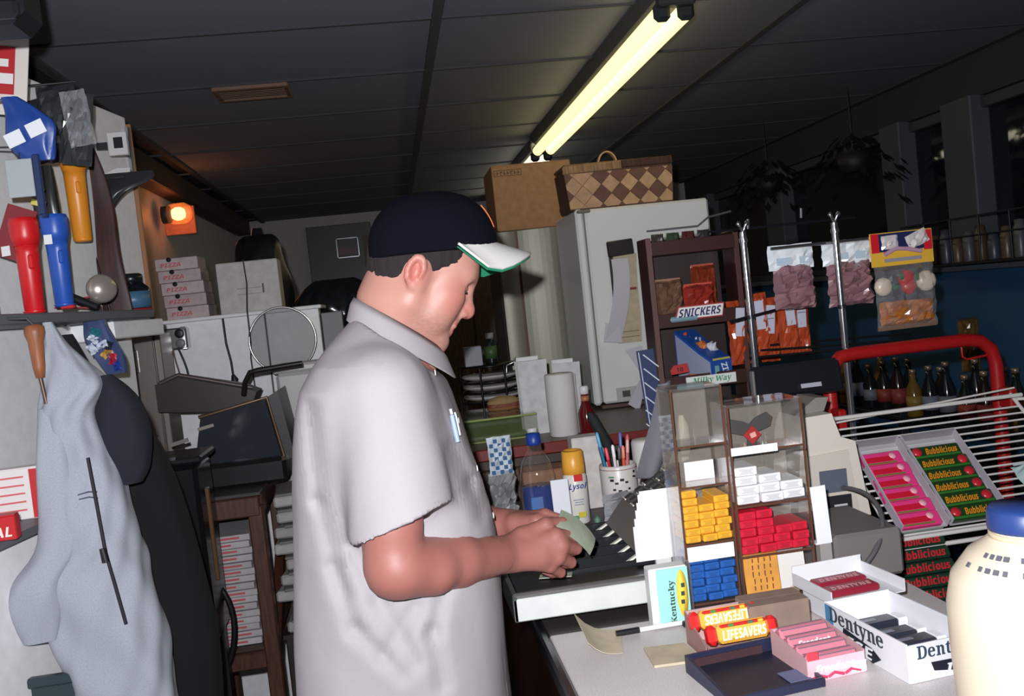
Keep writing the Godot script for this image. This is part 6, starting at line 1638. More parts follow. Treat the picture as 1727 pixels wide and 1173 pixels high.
	# orange packets at the back
	for k in 5:
		var q: Array = [[0.89, -0.05, "first"], [0.935, 0.02, "second"], [0.975, -0.06, "third"], [1.015, 0.03, "fourth"], [1.055, -0.02, "fifth"]][k]
		var o := thing("orange_packet", "orange snack packet with a white label on the lower wire, %s from the left" % q[2], "snack bag", V(q[0] + 0.012, 1.41 + q[1] * 0.2, -2.4 + q[1] * 0.4), 0.0, "orange packets on the lower wire")
		part("bag_body", crumpled(0.056, 0.17, 0.03, 0.01, 80 + k), mat(172, 70, 38, 0.2), o)
		part("white_label", MB.new().box(V(0.0, 0.028, 0.019), V(0.024, 0.075, 0.002), 0.0, Basis(Vector3.BACK, q[1] * 2.0)), mat(190, 190, 206, 0.35), o)
		part("label_rule", MB.new().box(V(0.0, 0.03, 0.0205), V(0.02, 0.002, 0.001)), mat(90, 90, 110, 0.35), o)
	# ---- dark display panel beyond the rack
	var bd := thing("dark_display", "black display screen seen from its side above the cream terminal", "display", V(0.815, 0.9805, -2.14))
	part("casing", MB.new().box(V(0.11, 0.31, 0), V(0.22, 0.08, 0.04), 0.008, Basis(Vector3.RIGHT, -0.25)), mat(22, 24, 30, 0.35), bd)
	part("grey_edge", MB.new().box(V(-0.002, 0.31, 0.02), V(0.006, 0.07, 0.02), 0.002), mat(120, 116, 116, 0.4), bd)
	part("label_plate", MB.new().box(V(0.135, 0.297, 0.0305), V(0.05, 0.01, 0.002), 0.0, Basis(Vector3.RIGHT, -0.25)), mat(170, 174, 184, 0.4), bd)
	part("stand_pole", MB.new().tube([V(0.0, 0.0, -0.02), V(0.0, 0.28, -0.02)], 0.012, 12), mat(30, 30, 34, 0.4), bd)
	part("stand_foot", MB.new().box(V(-0.02, 0.006, -0.02), V(0.05, 0.012, 0.08), 0.003), mat(30, 30, 34, 0.4), bd)
	# ---- red tube rack with a wire shelf of gum
	var gr := thing("gum_rack", "red tubular floor rack with white wire shelves of gum", "display rack", V(0, 0, 0))
	var red := mat(160, 24, 26, 0.35)
	var path := [V(1.035, 0.0, -2.2), V(1.037, 0.6, -2.2), V(1.037, 1.15, -2.2), V(1.037, 1.26, -2.2), V(1.045, 1.3, -2.2), V(1.07, 1.325, -2.2), V(1.11, 1.33, -2.2), V(1.25, 1.33, -2.2), V(1.4, 1.33, -2.2), V(1.44, 1.324, -2.2), V(1.468, 1.3, -2.2), V(1.478, 1.262, -2.2), V(1.479, 1.15, -2.2), V(1.479, 0.6, -2.2), V(1.479, 0.0, -2.2)]
	part("tube_frame", MB.new().tube(path, 0.0165, 14), red, gr)
	part("inner_wire", MB.new().tube([V(1.39, 1.316, -2.2), V(1.39, 1.29, -2.2), V(1.4, 1.282, -2.2), V(1.465, 1.286, -2.2)], 0.003, 6), red, gr)
	for x in [1.037, 1.479]:
		part("shelf_bracket", MB.new().box(V(x, 1.18, -2.165), V(0.02, 0.05, 0.05), 0.004), red, gr)
	var ww := mat(216, 212, 206, 0.3)
	var t0 := V(0, 1.193, -2.13)
	var b0 := V(0, 0.97, -1.86)
	part("top_rail", MB.new().tube([V(0.992, 1.193, -2.1), V(1.47, 1.193, -2.1)], 0.0052, 8), ww, gr)
	for k in 17:
		var t := k / 16.0
		var p := t0.lerp(b0, 0.06 + 0.94 * t)
		part("shelf_wire", MB.new().tube([V(0.985, p.y, p.z), V(1.462, p.y + (0.0 if k != 0 else 0.03), p.z)], 0.0026, 6), ww, gr)
	for x in [0.985, 1.462]:
		part("side_wire", MB.new().tube([V(x, t0.y, t0.z), V(x, b0.y, b0.z)], 0.0046, 8), ww, gr)
	part("end_loop", MB.new().tube([V(1.462, t0.y - 0.01, t0.z + 0.02), V(1.5, t0.y - 0.012, t0.z + 0.03), V(1.52, t0.y - 0.05, t0.z + 0.07), V(1.52, t0.y - 0.15, t0.z + 0.19)], 0.0046, 8), ww, gr)
	for k in 2:
		part("front_rail", MB.new().tube([V(0.985, 0.966 - 0.022 * k, -1.848), V(1.4, 0.966 - 0.022 * k, -1.848)], 0.005, 8), ww, gr)
	part("lower_shelf", MB.new().box(V(1.2, 0.835, -1.86), V(0.48, 0.006, 0.2), 0.001), ww, gr)
	for x in [1.0, 1.46]:
		part("shelf_arm", MB.new().tube([V(x, 0.83, -1.78), V(x, 0.83, -2.2)], 0.006, 8), red, gr)
		part("shelf_arm", MB.new().tube([V(x, 0.972, -1.855), V(x, 1.0, -2.19)], 0.005, 8), red, gr)
	# trays of gum on the slanted shelf
	var dirs := (b0 - t0).normalized()
	var nrm := V(1, 0, 0).cross(dirs).normalized() * -1.0
	if nrm.z < 0.0:
		nrm = -nrm
	var up := -dirs
	for which in 2:
		var cx: float = [1.055, 1.182][which]
		var w: float = [0.105, 0.132][which]
		var org := t0.lerp(b0, 0.99) + V(cx, 0, 0) + nrm * 0.005
		var fr := Transform3D(Basis(V(1, 0, 0), up, V(1, 0, 0).cross(up)), org)
		var ty := thing("gum_tray", ["pale tray of pink gum packs on the slanted wire shelf", "pale tray of dark green gum packs on the slanted wire shelf"][which], "gum box", org)
		ty.basis = fr.basis
		part("tray_floor", MB.new().box(V(0, 0.12, 0.001), V(w, 0.24, 0.002)), mat(176, 170, 174, 0.6), ty)
		for sx in [-1, 1]:
			part("tray_side", MB.new().box(V(sx * w * 0.5, 0.12, 0.012), V(0.002, 0.24, 0.024)), mat(190, 182, 190, 0.6), ty)
		part("tray_top_edge", MB.new().box(V(0, 0.24, 0.012), V(w, 0.002, 0.024)), mat(150, 146, 150, 0.6), ty)
		part("tray_back_strip", MB.new().box(V(0, 0.222, 0.004), V(w * 0.96, 0.004, 0.004)), mat(206, 206, 206, 0.5), ty)
		var first: Node3D = null
		for k in 6:
			var lab := "%s gum pack on the slanted shelf, %s from the tray's foot" % [["pink", "dark green"][which], ["first", "second", "third", "fourth", "fifth", "sixth"][k]]
			var pk := thing("gum_pack", lab, "gum", fr * V(-0.006 + 0.002 * sin(k * 2.0), 0.018 + 0.034 * k, 0.011), 0.0, ["pink gum packs on the slanted shelf", "dark green gum packs on the slanted shelf"][which])
			pk.basis = fr.basis * Basis(Vector3.RIGHT, 0.12)
			if which == 0:
				part("wrapper", MB.new().box(V(0, 0, 0), V(0.094, 0.0345, 0.017), 0.004), mat(232, 62, 132, 0.3), pk)
				part("red_band", MB.new().box(V(-0.01, -0.003, 0.0086), V(0.064, 0.013, 0.001)), mat(206, 28, 54, 0.35), pk)
				part("green_band", MB.new().box(V(-0.006, -0.013, 0.0086), V(0.07, 0.004, 0.001)), mat(120, 120, 60, 0.35), pk)
				part("pale_ball", MB.new().lathe([Vector2(0, 0), Vector2(0.0085, 0), Vector2(0.007, 0.002), Vector2(0, 0.003)], 14, Transform3D(Basis(Vector3.RIGHT, PI / 2), V(0.024, 0.003, 0.0082))), mat(240, 170, 186, 0.3), pk)
			else:
				var flip := -1.0 if k == 0 or k == 5 else 1.0
				part("wrapper", MB.new().box(V(0, 0, 0), V(0.122, 0.0345, 0.017), 0.004), mat(34, 62, 32, 0.3), pk)
				part("green_band", MB.new().box(V(0.0, -0.012, 0.0086), V(0.11, 0.005, 0.001)), mat(52, 116, 44, 0.35), pk)
				letters("Bubblicious", 0.074, 0.017, mat(230, 146, 34, 0.35), pk, face_z(-0.014 * flip, 0.001, 0.0087), true, false, 0.2)
				part("red_fruit", MB.new().lathe([Vector2(0, 0), Vector2(0.0115, 0), Vector2(0.01, 0.003), Vector2(0.004, 0.005), Vector2(0, 0.0052)], 16, Transform3D(Basis(Vector3.RIGHT, PI / 2), V(0.044 * flip, 0.002, 0.0082))), mat(196, 40, 54, 0.3), pk)
	# lower tray: red lettering on dark green
	var lo := Transform3D(Basis(Vector3.RIGHT, -0.55), V(1.02, 0.845, -1.79))
	var lt := thing("gum_tray", "dark green gum tray with red lettering on the lower wire shelf", "gum box", lo.origin)
	lt.basis = lo.basis
	part("tray_back", MB.new().box(V(0, 0.07, -0.008), V(0.15, 0.15, 0.004)), mat(40, 60, 50, 0.5), lt)
	part("tray_side", MB.new().box(V(-0.076, 0.07, 0.004), V(0.003, 0.15, 0.03)), mat(48, 104, 60, 0.4), lt)
	part("tray_top_edge", MB.new().box(V(0, 0.146, 0.004), V(0.15, 0.003, 0.026)), mat(120, 140, 126, 0.4), lt)
	part("tray_foot", MB.new().box(V(0, -0.004, 0.004), V(0.15, 0.004, 0.03)), mat(40, 60, 50, 0.5), lt)
	for k in 5:
		var pk := thing("gum_pack", "red-lettered green gum pack on the lower shelf, %s from the bottom" % ["first", "second", "third", "fourth", "fifth"][k], "gum", lo * V(0.002, 0.014 + 0.028 * k, 0.004), 0.0, "red-lettered gum packs on the lower shelf")
		pk.basis = lo.basis
		part("wrapper", MB.new().box(V(0, 0, 0), V(0.142, 0.026, 0.018), 0.004), mat(30, 56, 40, 0.35), pk)
		letters("Bubblicious", 0.11, 0.018, mat(206, 34, 50, 0.35), pk, face_z(0.004, 0, 0.0092), true, false, 0.2)
	# pale package at the shelf's right end
	var pp := thing("plastic_pouch", "pale clear pouch lying on the wire shelf's right end by the jug", "pouch", t0.lerp(b0, 0.8) + V(1.37, 0, 0) + nrm * 0.028)
	part("pouch_body", crumpled(0.12, 0.09, 0.03, 0.014, 91), mat(176, 196, 196, 0.2), pp, Transform3D(Basis(Vector3.RIGHT, -0.88), Vector3.ZERO))
	part("pouch_seal", MB.new().box(V(0, 0.035, -0.03), V(0.11, 0.006, 0.004), 0.0, Basis(Vector3.RIGHT, -0.88)), mat(206, 216, 216, 0.2), pp)


func build_store() -> void:
	# ---- shop floor beyond: bottle shelf under the windows
	var sh := thing("bottle_shelf", "dark low shelf of drink bottles along the blue wall", "shelf", V(2.47, 0, -4.2))
	var dark := mat(30, 34, 42, 0.5)
	for y in [0.3, 0.62, 0.8]:
		part("shelf_board", MB.new().box(V(0, y, 0), V(0.34, 0.02, 1.9), 0.003), dark, sh)
	for z in [-0.94, 0.0, 0.94]:
		part("upright", MB.new().box(V(0.14, 0.42, z), V(0.04, 0.84, 0.03), 0.003), dark, sh)
		part("upright", MB.new().box(V(-0.14, 0.42, z), V(0.04, 0.84, 0.03), 0.003), dark, sh)
	var kinds := [[40, 26, 24, 150, 60, 60], [26, 30, 34, 120, 124, 136], [120, 92, 40, 150, 120, 60], [28, 34, 30, 150, 60, 50], [30, 30, 36, 120, 130, 150]]
	var n := 0
	var hues := ["dark brown", "black", "amber", "dark green", "inky blue"]
	var ords := ["first", "second", "third", "fourth", "fifth", "sixth", "seventh", "eighth", "ninth", "tenth", "eleventh", "twelfth"]
	for i in 12:
		for j in (2 if i % 2 == 0 else 1):
			var kk := (i * 2 + j * 3) % 5
			var k: Array = kinds[kk]
			var h := 0.2 + 0.05 * ((i * 7 + j * 3) % 3) * 0.5
			var b := thing("drink_bottle", "%s drink bottle on the low wall shelf, %s from the far end, %s row" % [hues[kk], ords[i], ["front", "rear"][j]], "bottle", V(2.36 + 0.12 * j, 0.811, -4.95 + 0.135 * i + 0.03 * j), 0.0, "drink bottles on the low wall shelf")
			part("bottle_body", MB.new().lathe([Vector2(0, 0), Vector2(0.034, 0), Vector2(0.036, 0.004), Vector2(0.036, h * 0.6), Vector2(0.014, h * 0.85), Vector2(0.013, h), Vector2(0, h)], 16), mat(k[0], k[1], k[2], 0.12), b)
			part("label_band", MB.new().lathe([Vector2(0.0362, h * 0.2), Vector2(0.0368, h * 0.2), Vector2(0.0368, h * 0.48), Vector2(0.0362, h * 0.48)], 16), mat(k[3], k[4], k[5], 0.5), b)
			part("cap", MB.new().lathe([Vector2(0, h), Vector2(0.0155, h), Vector2(0.0155, h + 0.018), Vector2(0, h + 0.02)], 12), mat(170, 150, 130, 0.3, 0.6), b)
	# small boxes and jars on the window ledge
	var lg := thing("window_ledge_rack", "thin dark wire rack of small packets on the window ledge", "rack", V(2.5, 1.491, -3.75))
	part("rack_base", MB.new().box(V(0, 0.006, 0), V(0.16, 0.01, 1.0), 0.002), dark, lg)
	part("rack_rail", MB.new().tube([V(-0.075, 0.12, -0.5), V(-0.075, 0.12, 0.5)], 0.004, 6).tube([V(-0.075, 0.2, -0.5), V(-0.075, 0.2, 0.5)], 0.004, 6), dark, lg)
	for k in 6:
		part("rack_post", MB.new().tube([V(-0.075, 0.01, -0.5 + 0.2 * k), V(-0.075, 0.2, -0.5 + 0.2 * k)], 0.004, 6), dark, lg)
	for k in 11:
		var g: Array = [[84, 84, 90], [76, 62, 42], [60, 66, 78], [90, 72, 56]][k % 4]
		var w := single("ledge_jar", "small %s jar on the window ledge rack, %s from the far end" % [["grey", "brown", "bluish", "tan"][k % 4], ords[k]], "jar", MB.new().lathe([Vector2(0, 0), Vector2(0.024, 0), Vector2(0.025, 0.004), Vector2(0.025, 0.08 + 0.02 * (k % 3)), Vector2(0.019, 0.09 + 0.02 * (k % 3)), Vector2(0.019, 0.11 + 0.02 * (k % 3)), Vector2(0, 0.112 + 0.02 * (k % 3))], 14), mat(g[0], g[1], g[2], 0.35), V(2.5, 1.5025, -4.18 + 0.085 * k), 0.0, "jars on the window ledge rack")
	# amber bag hung by the frame
	var ab := thing("amber_bag", "dark amber packet hanging on the blue wall right of the red tube", "bag", V(2.6, 1.02, -4.05))
	part("bag_body", crumpled(0.1, 0.24, 0.04, 0.02, 97), mat(110, 84, 40, 0.25), ab, face_z(0, 0.1, 0))
	part("bag_seal", MB.new().box(V(0, 0.22, 0), V(0.09, 0.012, 0.01)), mat(70, 60, 40, 0.3), ab)
	# hanging dark plants before the windows
	for q in [["dark leafy plant hanging in front of the far windows", 2.2, 2.06, -5.2, 0.2, 21], ["dark leafy plant hanging nearer, in front of the windows", 2.25, 2.04, -4.3, 0.22, 33]]:
		var hp := thing("hanging_plant", q[0], "plant", V(q[1], q[2], q[3]))
		part("pot", MB.new().lathe([Vector2(0, -0.06), Vector2(0.06, -0.06), Vector2(0.085, 0.03), Vector2(0.08, 0.03), Vector2(0, 0.02)], 18), mat(24, 24, 24, 0.6), hp)
		part("hanger", MB.new().tube([V(0, 0.02, 0), V(0, 0.34, 0)], 0.003, 5), mat(24, 24, 24, 0.5), hp)
		var lf := MB.new()
		var r2 := RandomNumberGenerator.new()
		r2.seed = q[5]
		for k in 90:
			var an := r2.randf() * TAU
			var rad := r2.randf_range(0.05, q[4])
			var y := 0.1 - 0.34 * pow(rad / q[4], 2.0) * r2.randf_range(0.4, 1.0) + r2.randf_range(-0.03, 0.05)
			var c := V(cos(an) * rad, y, sin(an) * rad)
			var d := V(cos(an), -0.6 - r2.randf() * 0.6, sin(an)).normalized() * r2.randf_range(0.05, 0.08)
			var sd := d.cross(Vector3.UP).normalized() * 0.018
			lf.flat()
			lf.quad(c, c + d * 0.5 + sd, c + d, c + d * 0.5 - sd)
			lf.quad(c + V(0, -0.002, 0), c + d * 0.5 - sd + V(0, -0.002, 0), c + d + V(0, -0.002, 0), c + d * 0.5 + sd + V(0, -0.002, 0))
		var fo := part("foliage", lf, mat(16, 24, 16, 0.6), hp)
		fo.set_meta("kind", "stuff")


# ---------------------------------------------------------------- the man at the till
var head_tf: Transform3D
var shirt_noise := FastNoiseLite.new()

const TORSO := [
	# height, middle x, half depth, half width
	[1.575, 0.012, 0.060, 0.062], [1.545, -0.004, 0.066, 0.080], [1.51, -0.024, 0.082, 0.128], [1.475, -0.035, 0.098, 0.178], [1.44, -0.041, 0.113, 0.196],
	[1.40, -0.041, 0.127, 0.200], [1.35, -0.041, 0.139, 0.198], [1.30, -0.040, 0.148, 0.194], [1.25, -0.038, 0.157, 0.190], [1.20, -0.035, 0.166, 0.188],
	[1.15, -0.034, 0.172, 0.188], [1.10, -0.037, 0.175, 0.190], [1.00, -0.044, 0.179, 0.196], [0.90, -0.049, 0.181, 0.200], [0.80, -0.05, 0.182, 0.202], [0.72, -0.05, 0.183, 0.203]]
const CREASES := [
	[-0.1, 1.2, -0.068, 1.112], [-0.068, 1.112, -0.024, 1.011],
	[-0.141, 1.418, -0.145, 1.272], [-0.145, 1.272, -0.121, 1.129], [0.076, 1.326, 0.096, 1.258], [0.096, 1.258, 0.11, 1.209],
	[-0.135, 1.168, -0.11, 1.071], [-0.11, 1.071, -0.045, 0.995], 
	[0.047, 1.152, 0.008, 1.053], [0.008, 1.053, 0.012, 0.967], [-0.015, 1.095, -0.069, 1.027]]


func torso_at(p: Vector3, grow: float) -> float:
	var y := clampf(p.y, 0.721, 1.574)
	var i := 0
	while i < TORSO.size() - 2 and TORSO[i + 1][0] > y:
		i += 1
	var t: float = (TORSO[i][0] - y) / (TORSO[i][0] - TORSO[i + 1][0])
	t = clampf(t, 0.0, 1.0)
	var c: float = lerpf(TORSO[i][1], TORSO[i + 1][1], t)
	var a: float = lerpf(TORSO[i][2], TORSO[i + 1][2], t) + grow
	var b: float = lerpf(TORSO[i][3], TORSO[i + 1][3], t) + grow
	var dx := (p.x - c) * 0.99 - (p.z + 1.65) * -0.14
	var dz := (p.z + 1.65) * 0.99 + (p.x - c) * -0.14
	var q := Vector2(dx / a, dz / b)
	var k0 := pow(pow(absf(q.x), 2.5) + pow(absf(q.y), 2.5), 0.4)
	var k1 := Vector2(q.x / a, q.y / b).length()
	var d := k0 * (k0 - 1.0) / maxf(k1, 0.5)
	return maxf(maxf(d, 0.72 - p.y), (p.x + 0.075) * 0.66 + (p.y - 1.563) * 0.75)


func cap_dist(p: Vector3, a: Vector3, b: Vector3, ra: float, rb: float) -> float:
	var ab := b - a
	var t := clampf((p - a).dot(ab) / ab.length_squared(), 0.0, 1.0)
	return p.distance_to(a + ab * t) - lerpf(ra, rb, t)


func smin(a: float, b: float, k: float) -> float:
	var h := maxf(k - absf(a - b), 0.0) / k
	return minf(a, b) - h * h * k * 0.25


func shirt_at(p: Vector3) -> float:
	var d := torso_at(p, 0.0)
	for s in [0, 1]:
		var sh := V(-0.03, 1.425, -1.495) if s == 0 else V(-0.02, 1.425, -1.805)
		var he := V(-0.03, 1.235, -1.43) if s == 0 else V(0.0, 1.235, -1.88)
		var n := V(0.27, -0.96, 0.08) if s == 0 else V(0.1, -0.97, -0.2)
		var e := cap_dist(p, sh, he + n * 0.05, 0.073, 0.079)
		e = maxf(e, (p - he).dot(n))
		var en := he + n * 0.05
		e = maxf(e, -cap_dist(p, sh.lerp(en, 0.7), en + (en - sh) * 0.3, 0.056, 0.062))
		d = smin(d, e, 0.035)
	if absf(d) < 0.03:
		var g := 0.0
		if p.z > -1.62:
			for c in CREASES:
				var ax: float = c[0]
				var ay: float = c[1]
				var bx: float = c[2] - ax
				var by: float = c[3] - ay
				var t := clampf(((p.x - ax) * bx + (p.y - ay) * by) / (bx * bx + by * by), 0.0, 1.0)
				var rx := p.x - ax - bx * t
				var ry := p.y - ay - by * t
				var w := rx * rx + ry * ry
				if w < 0.004:
					g += 0.0085 * exp(-w / 0.00022) - 0.005 * exp(-w / 0.0012)
		g += 0.0022 * shirt_noise.get_noise_3d(p.x * 3.0, p.y * 0.9, p.z * 3.0)
		d += g
	return d


func poly_dist(poly: PackedVector2Array, q: Vector2) -> float:
	var best := 1e9
	for i in poly.size():
		best = minf(best, q.distance_to(Geometry2D.get_closest_point_to_segment(q, poly[i], poly[(i + 1) % poly.size()])))
	return -best if Geometry2D.is_point_in_polygon(q, poly) else best


func head_field() -> Field:
	var f := Field.new()
	f.blob(V(-0.004, 0.052, 0), V(0.097, 0.093, 0.076), 0.03)
	f.blob(V(0.045, -0.012, 0), V(0.056, 0.085, 0.06), 0.03)
	f.bone(V(0.062, 0.042, -0.026), V(0.062, 0.042, 0.026), 0.032, 0.032, 0.03)       # forehead
	for s in [-1, 1]:
		f.bone(V(0.004, -0.045, s * 0.052), V(0.068, -0.086, s * 0.016), 0.02, 0.019, 0.03)  # jaw
		f.bone(V(0.0, 0.0, s * 0.06), V(0.002, -0.045, s * 0.053), 0.018, 0.018, 0.02)
		f.blob(V(0.062, -0.008, s * 0.042), V(0.026, 0.02, 0.022), 0.025)                    # cheekbone
		f.blob(V(0.055, -0.042, s * 0.04), V(0.026, 0.03, 0.022), 0.03)
		f.bone(V(0.090, 0.036, s * 0.010), V(0.080, 0.034, s * 0.042), 0.012, 0.010, 0.018)  # brow
		f.blob(V(0.099, 0.012, s * 0.032), V(0.015, 0.012, 0.017), 0.012, true)              # eye socket
	f.bone(V(0.082, -0.086, -0.010), V(0.082, -0.086, 0.010), 0.018, 0.018, 0.02)       # chin
	for s in [-1, 1]:
		f.blob(V(0.079, 0.012, s * 0.031), V(0.0145, 0.0125, 0.0155), 0.004)                 # lids over the eyes
		f.bone(V(0.0925, 0.0065, s * 0.020), V(0.088, 0.0065, s * 0.044), 0.0022, 0.002, 0.004, true)
	f.bone(V(0.095, 0.022, 0), V(0.110, -0.012, 0), 0.0085, 0.0105, 0.014)              # nose
	f.blob(V(0.1125, -0.021, 0), V(0.0135, 0.0125, 0.0125), 0.012)
	for s in [-1, 1]:
		f.blob(V(0.103, -0.027, s * 0.0115), V(0.0105, 0.008, 0.0075), 0.006)
		f.blob(V(0.107, -0.034, s * 0.0065), V(0.005, 0.003, 0.0035), 0.004, true)
	f.bone(V(0.094, -0.044, -0.008), V(0.094, -0.044, 0.008), 0.010, 0.010, 0.012)
	f.bone(V(0.0965, -0.0535, -0.017), V(0.0965, -0.0535, 0.017), 0.0065, 0.0065, 0.006)
	f.bone(V(0.093, -0.065, -0.014), V(0.093, -0.065, 0.014), 0.0075, 0.0075, 0.006)
	f.bone(V(0.1025, -0.0588, -0.020), V(0.1025, -0.0588, 0.020), 0.0016, 0.0016, 0.004, true)
	f.bone(V(0.094, -0.0765, -0.015), V(0.094, -0.0765, 0.015), 0.003, 0.003, 0.008, true)
	# ears
	for s in [-1, 1]:
		f.bone(V(0.002, -0.02, s * 0.070), V(0.0, 0.012, s * 0.072), 0.010, 0.012, 0.012)
		var last := Vector3.ZERO
		for i in 9:
			var an := lerpf(-1.9, 3.0, i / 8.0)
			var p := V(-0.012 - sin(an) * 0.0 + cos(an + PI * 0.5) * 0.0125, 0.004 + sin(an + PI * 0.5) * 0.0215, s * (0.082 + 0.004 * cos(an * 0.6)))
			if i > 0:
				f.bone(last, p, 0.0045, 0.0045, 0.006)
			last = p
		f.blob(V(-0.012, 0.002, s * 0.078), V(0.0125, 0.021, 0.006), 0.006)
		f.blob(V(-0.009, -0.001, s * 0.088), V(0.0065, 0.0125, 0.007), 0.005, true)
		f.blob(V(-0.006, -0.02, s * 0.078), V(0.007, 0.009, 0.005), 0.006)
	# neck
	f.bone(V(-0.022, 0.0, 0), V(-0.022, -0.055, 0), 0.056, 0.055, 0.03)
	f.bone(V(-0.022, -0.055, 0), head_tf.affine_inverse() * V(-0.008, 1.44, -1.65), 0.056, 0.066, 0.03)
	f.bone(V(0.035, -0.07, 0), head_tf.affine_inverse() * V(0.035, 1.47, -1.65), 0.03, 0.035, 0.03)
	return f


func build_man() -> void:
	shirt_noise.seed = 5
	shirt_noise.frequency = 3.2
	shirt_noise.fractal_octaves = 2
	var man := thing("person", "man in pale work shirt and navy cap looking down at the money he holds", "person", Vector3.ZERO)
	# head frame: x forward, y up, z to his right
	var yaw := deg_to_rad(-5.0)
	var nod := deg_to_rad(29.0)
	var zx := V(-sin(yaw), 0, cos(yaw))
	var fx := V(cos(yaw) * cos(nod), -sin(nod), sin(yaw) * cos(nod))
	head_tf = Transform3D(Basis(fx * 0.95, zx.cross(fx), zx), V(0.054, 1.608, -1.575) - zx * 0.075)
	var vs := PackedVector3Array()
	var ns := PackedVector3Array()
	var ix := PackedInt32Array()
	var hf := head_field()
	var a := hf.mesh(V(-0.115, -0.16, -0.1), V(0.14, 0.16, 0.1), 0.0033, head_tf, vs, ns, ix)
	vs = a[0]
	ns = a[1]
	ix = a[2]
	var n_head := vs.size()
	# body, arms
	var b := Field.new()
	b.bone(V(-0.04, 1.0, -1.65), V(-0.035, 1.36, -1.65), 0.11, 0.10, 0.05)
	b.bone(V(-0.035, 1.40, -1.54), V(-0.035, 1.40, -1.76), 0.05, 0.05, 0.05)
	b.bone(V(-0.008, 1.40, -1.65), V(0.006, 1.50, -1.65), 0.066, 0.06, 0.05)
	b.bone(V(-0.045, 0.98, -1.58), V(-0.045, 0.98, -1.72), 0.09, 0.09, 0.05)
	b.bone(V(-0.03, 1.425, -1.495), V(-0.036, 1.235, -1.43), 0.056, 0.046, 0.02)
	b.bone(V(-0.036, 1.235, -1.43), V(-0.040, 1.178, -1.424), 0.046, 0.0445, 0.012)
	b.bone(V(-0.046, 1.158, -1.423), V(0.02, 1.148, -1.45), 0.026, 0.036, 0.03)
	b.bone(V(-0.030, 1.168, -1.424), V(0.058, 1.146, -1.50), 0.045, 0.042, 0.012)
	b.bone(V(0.058, 1.146, -1.50), V(0.15, 1.122, -1.588), 0.042, 0.030, 0.012)
	b.bone(V(-0.02, 1.425, -1.805), V(-0.005, 1.16, -1.9), 0.058, 0.047, 0.02)
	b.bone(V(-0.005, 1.16, -1.9), V(0.05, 1.15, -1.85), 0.046, 0.047, 0.02)
	b.bone(V(0.05, 1.15, -1.85), V(0.157, 1.137, -1.735), 0.046, 0.029, 0.02)
	a = b.mesh(V(-0.2, 0.84, -1.99), V(0.16, 1.50, -1.34), 0.011, Transform3D.IDENTITY, vs, ns, ix)
	# hands
	a = hand(V(0.15, 1.122, -1.588), V(0.058, 1.146, -1.50), [
		[V(0.236, 1.141, -1.596), V(0.268, 1.131, -1.620), V(0.266, 1.119, -1.645), V(0.25, 1.113, -1.655)],
		[V(0.243, 1.123, -1.592), V(0.272, 1.107, -1.618), V(0.262, 1.096, -1.643), V(0.244, 1.096, -1.65)],
		[V(0.235, 1.104, -1.592), V(0.260, 1.084, -1.617), V(0.248, 1.076, -1.640), V(0.231, 1.080, -1.646)],
		[V(0.219, 1.089, -1.596), V(0.240, 1.069, -1.616), V(0.229, 1.064, -1.635), V(0.214, 1.070, -1.640)]],
		[V(0.178, 1.144, -1.602), V(0.222, 1.158, -1.610), V(0.252, 1.153, -1.628), V(0.274, 1.140, -1.638)],
		V(0.12, 1.04, -1.68), V(0.31, 1.19, -1.55), a)
	a = hand(V(0.157, 1.137, -1.735), V(0.05, 1.15, -1.85), [
		[V(0.232, 1.158, -1.678), V(0.264, 1.146, -1.668), V(0.276, 1.124, -1.660), V(0.270, 1.107, -1.656)],
		[V(0.238, 1.150, -1.698), V(0.270, 1.134, -1.690), V(0.276, 1.112, -1.682), V(0.266, 1.098, -1.676)],
		[V(0.232, 1.139, -1.716), V(0.260, 1.121, -1.710), V(0.264, 1.101, -1.702), V(0.253, 1.090, -1.694)],
		[V(0.220, 1.127, -1.731), V(0.243, 1.108, -1.728), V(0.246, 1.092, -1.720), V(0.236, 1.082, -1.712)]],
		[V(0.178, 1.145, -1.700), V(0.214, 1.153, -1.668), V(0.242, 1.146, -1.658), V(0.264, 1.136, -1.654)],
		V(0.13, 1.04, -1.8), V(0.32, 1.2, -1.61), a)
	vs = a[0]
	var cols := PackedColorArray()
	cols.resize(vs.size())
	var base := Color8(178, 127, 113).srgb_to_linear()
	var red := Color8(184, 96, 86).srgb_to_linear()
	var lip := Color8(166, 86, 80).srgb_to_linear()
	var stub := Color8(150, 110, 98).srgb_to_linear()
	var arm := Color8(154, 99, 89).srgb_to_linear()
	var dot := FastNoiseLite.new()
	dot.seed = 3
	dot.frequency = 260.0
	var inv := head_tf.affine_inverse()
	for i in vs.size():
		var c := base
		if i < n_head:
			var p := inv * vs[i]
			var r := 0.0
			r = maxf(r, 1.0 - p.distance_to(V(0.112, -0.02, 0)) / 0.024)
			r = maxf(r, (1.0 - V(p.x + 0.012, p.y, absf(p.z) - 0.08).length() / 0.03))
			r = maxf(r, 0.55 * (1.0 - V(p.x - 0.07, p.y + 0.012, absf(p.z) - 0.05).length() / 0.045))
			c = c.lerp(red, clampf(r * 1.1, 0.0, 0.6))
			if p.x > 0.08 and absf(p.y + 0.0588) < 0.011 and absf(p.z) < 0.023:
				c = c.lerp(lip, 0.75)
			elif p.y < -0.035 and p.y > -0.115 and p.x > 0.0:
				var e := clampf((-0.035 - p.y) / 0.03, 0.0, 1.0) * clampf(p.x / 0.03, 0.0, 1.0)
				c = c.lerp(stub, clampf(e * (0.55 + 0.9 * dot.get_noise_3dv(p)), 0.0, 0.75))
		else:
			c = arm
		cols[i] = c
	var skin := StandardMaterial3D.new()
	skin.vertex_color_use_as_albedo = true
	skin.roughness = 0.5
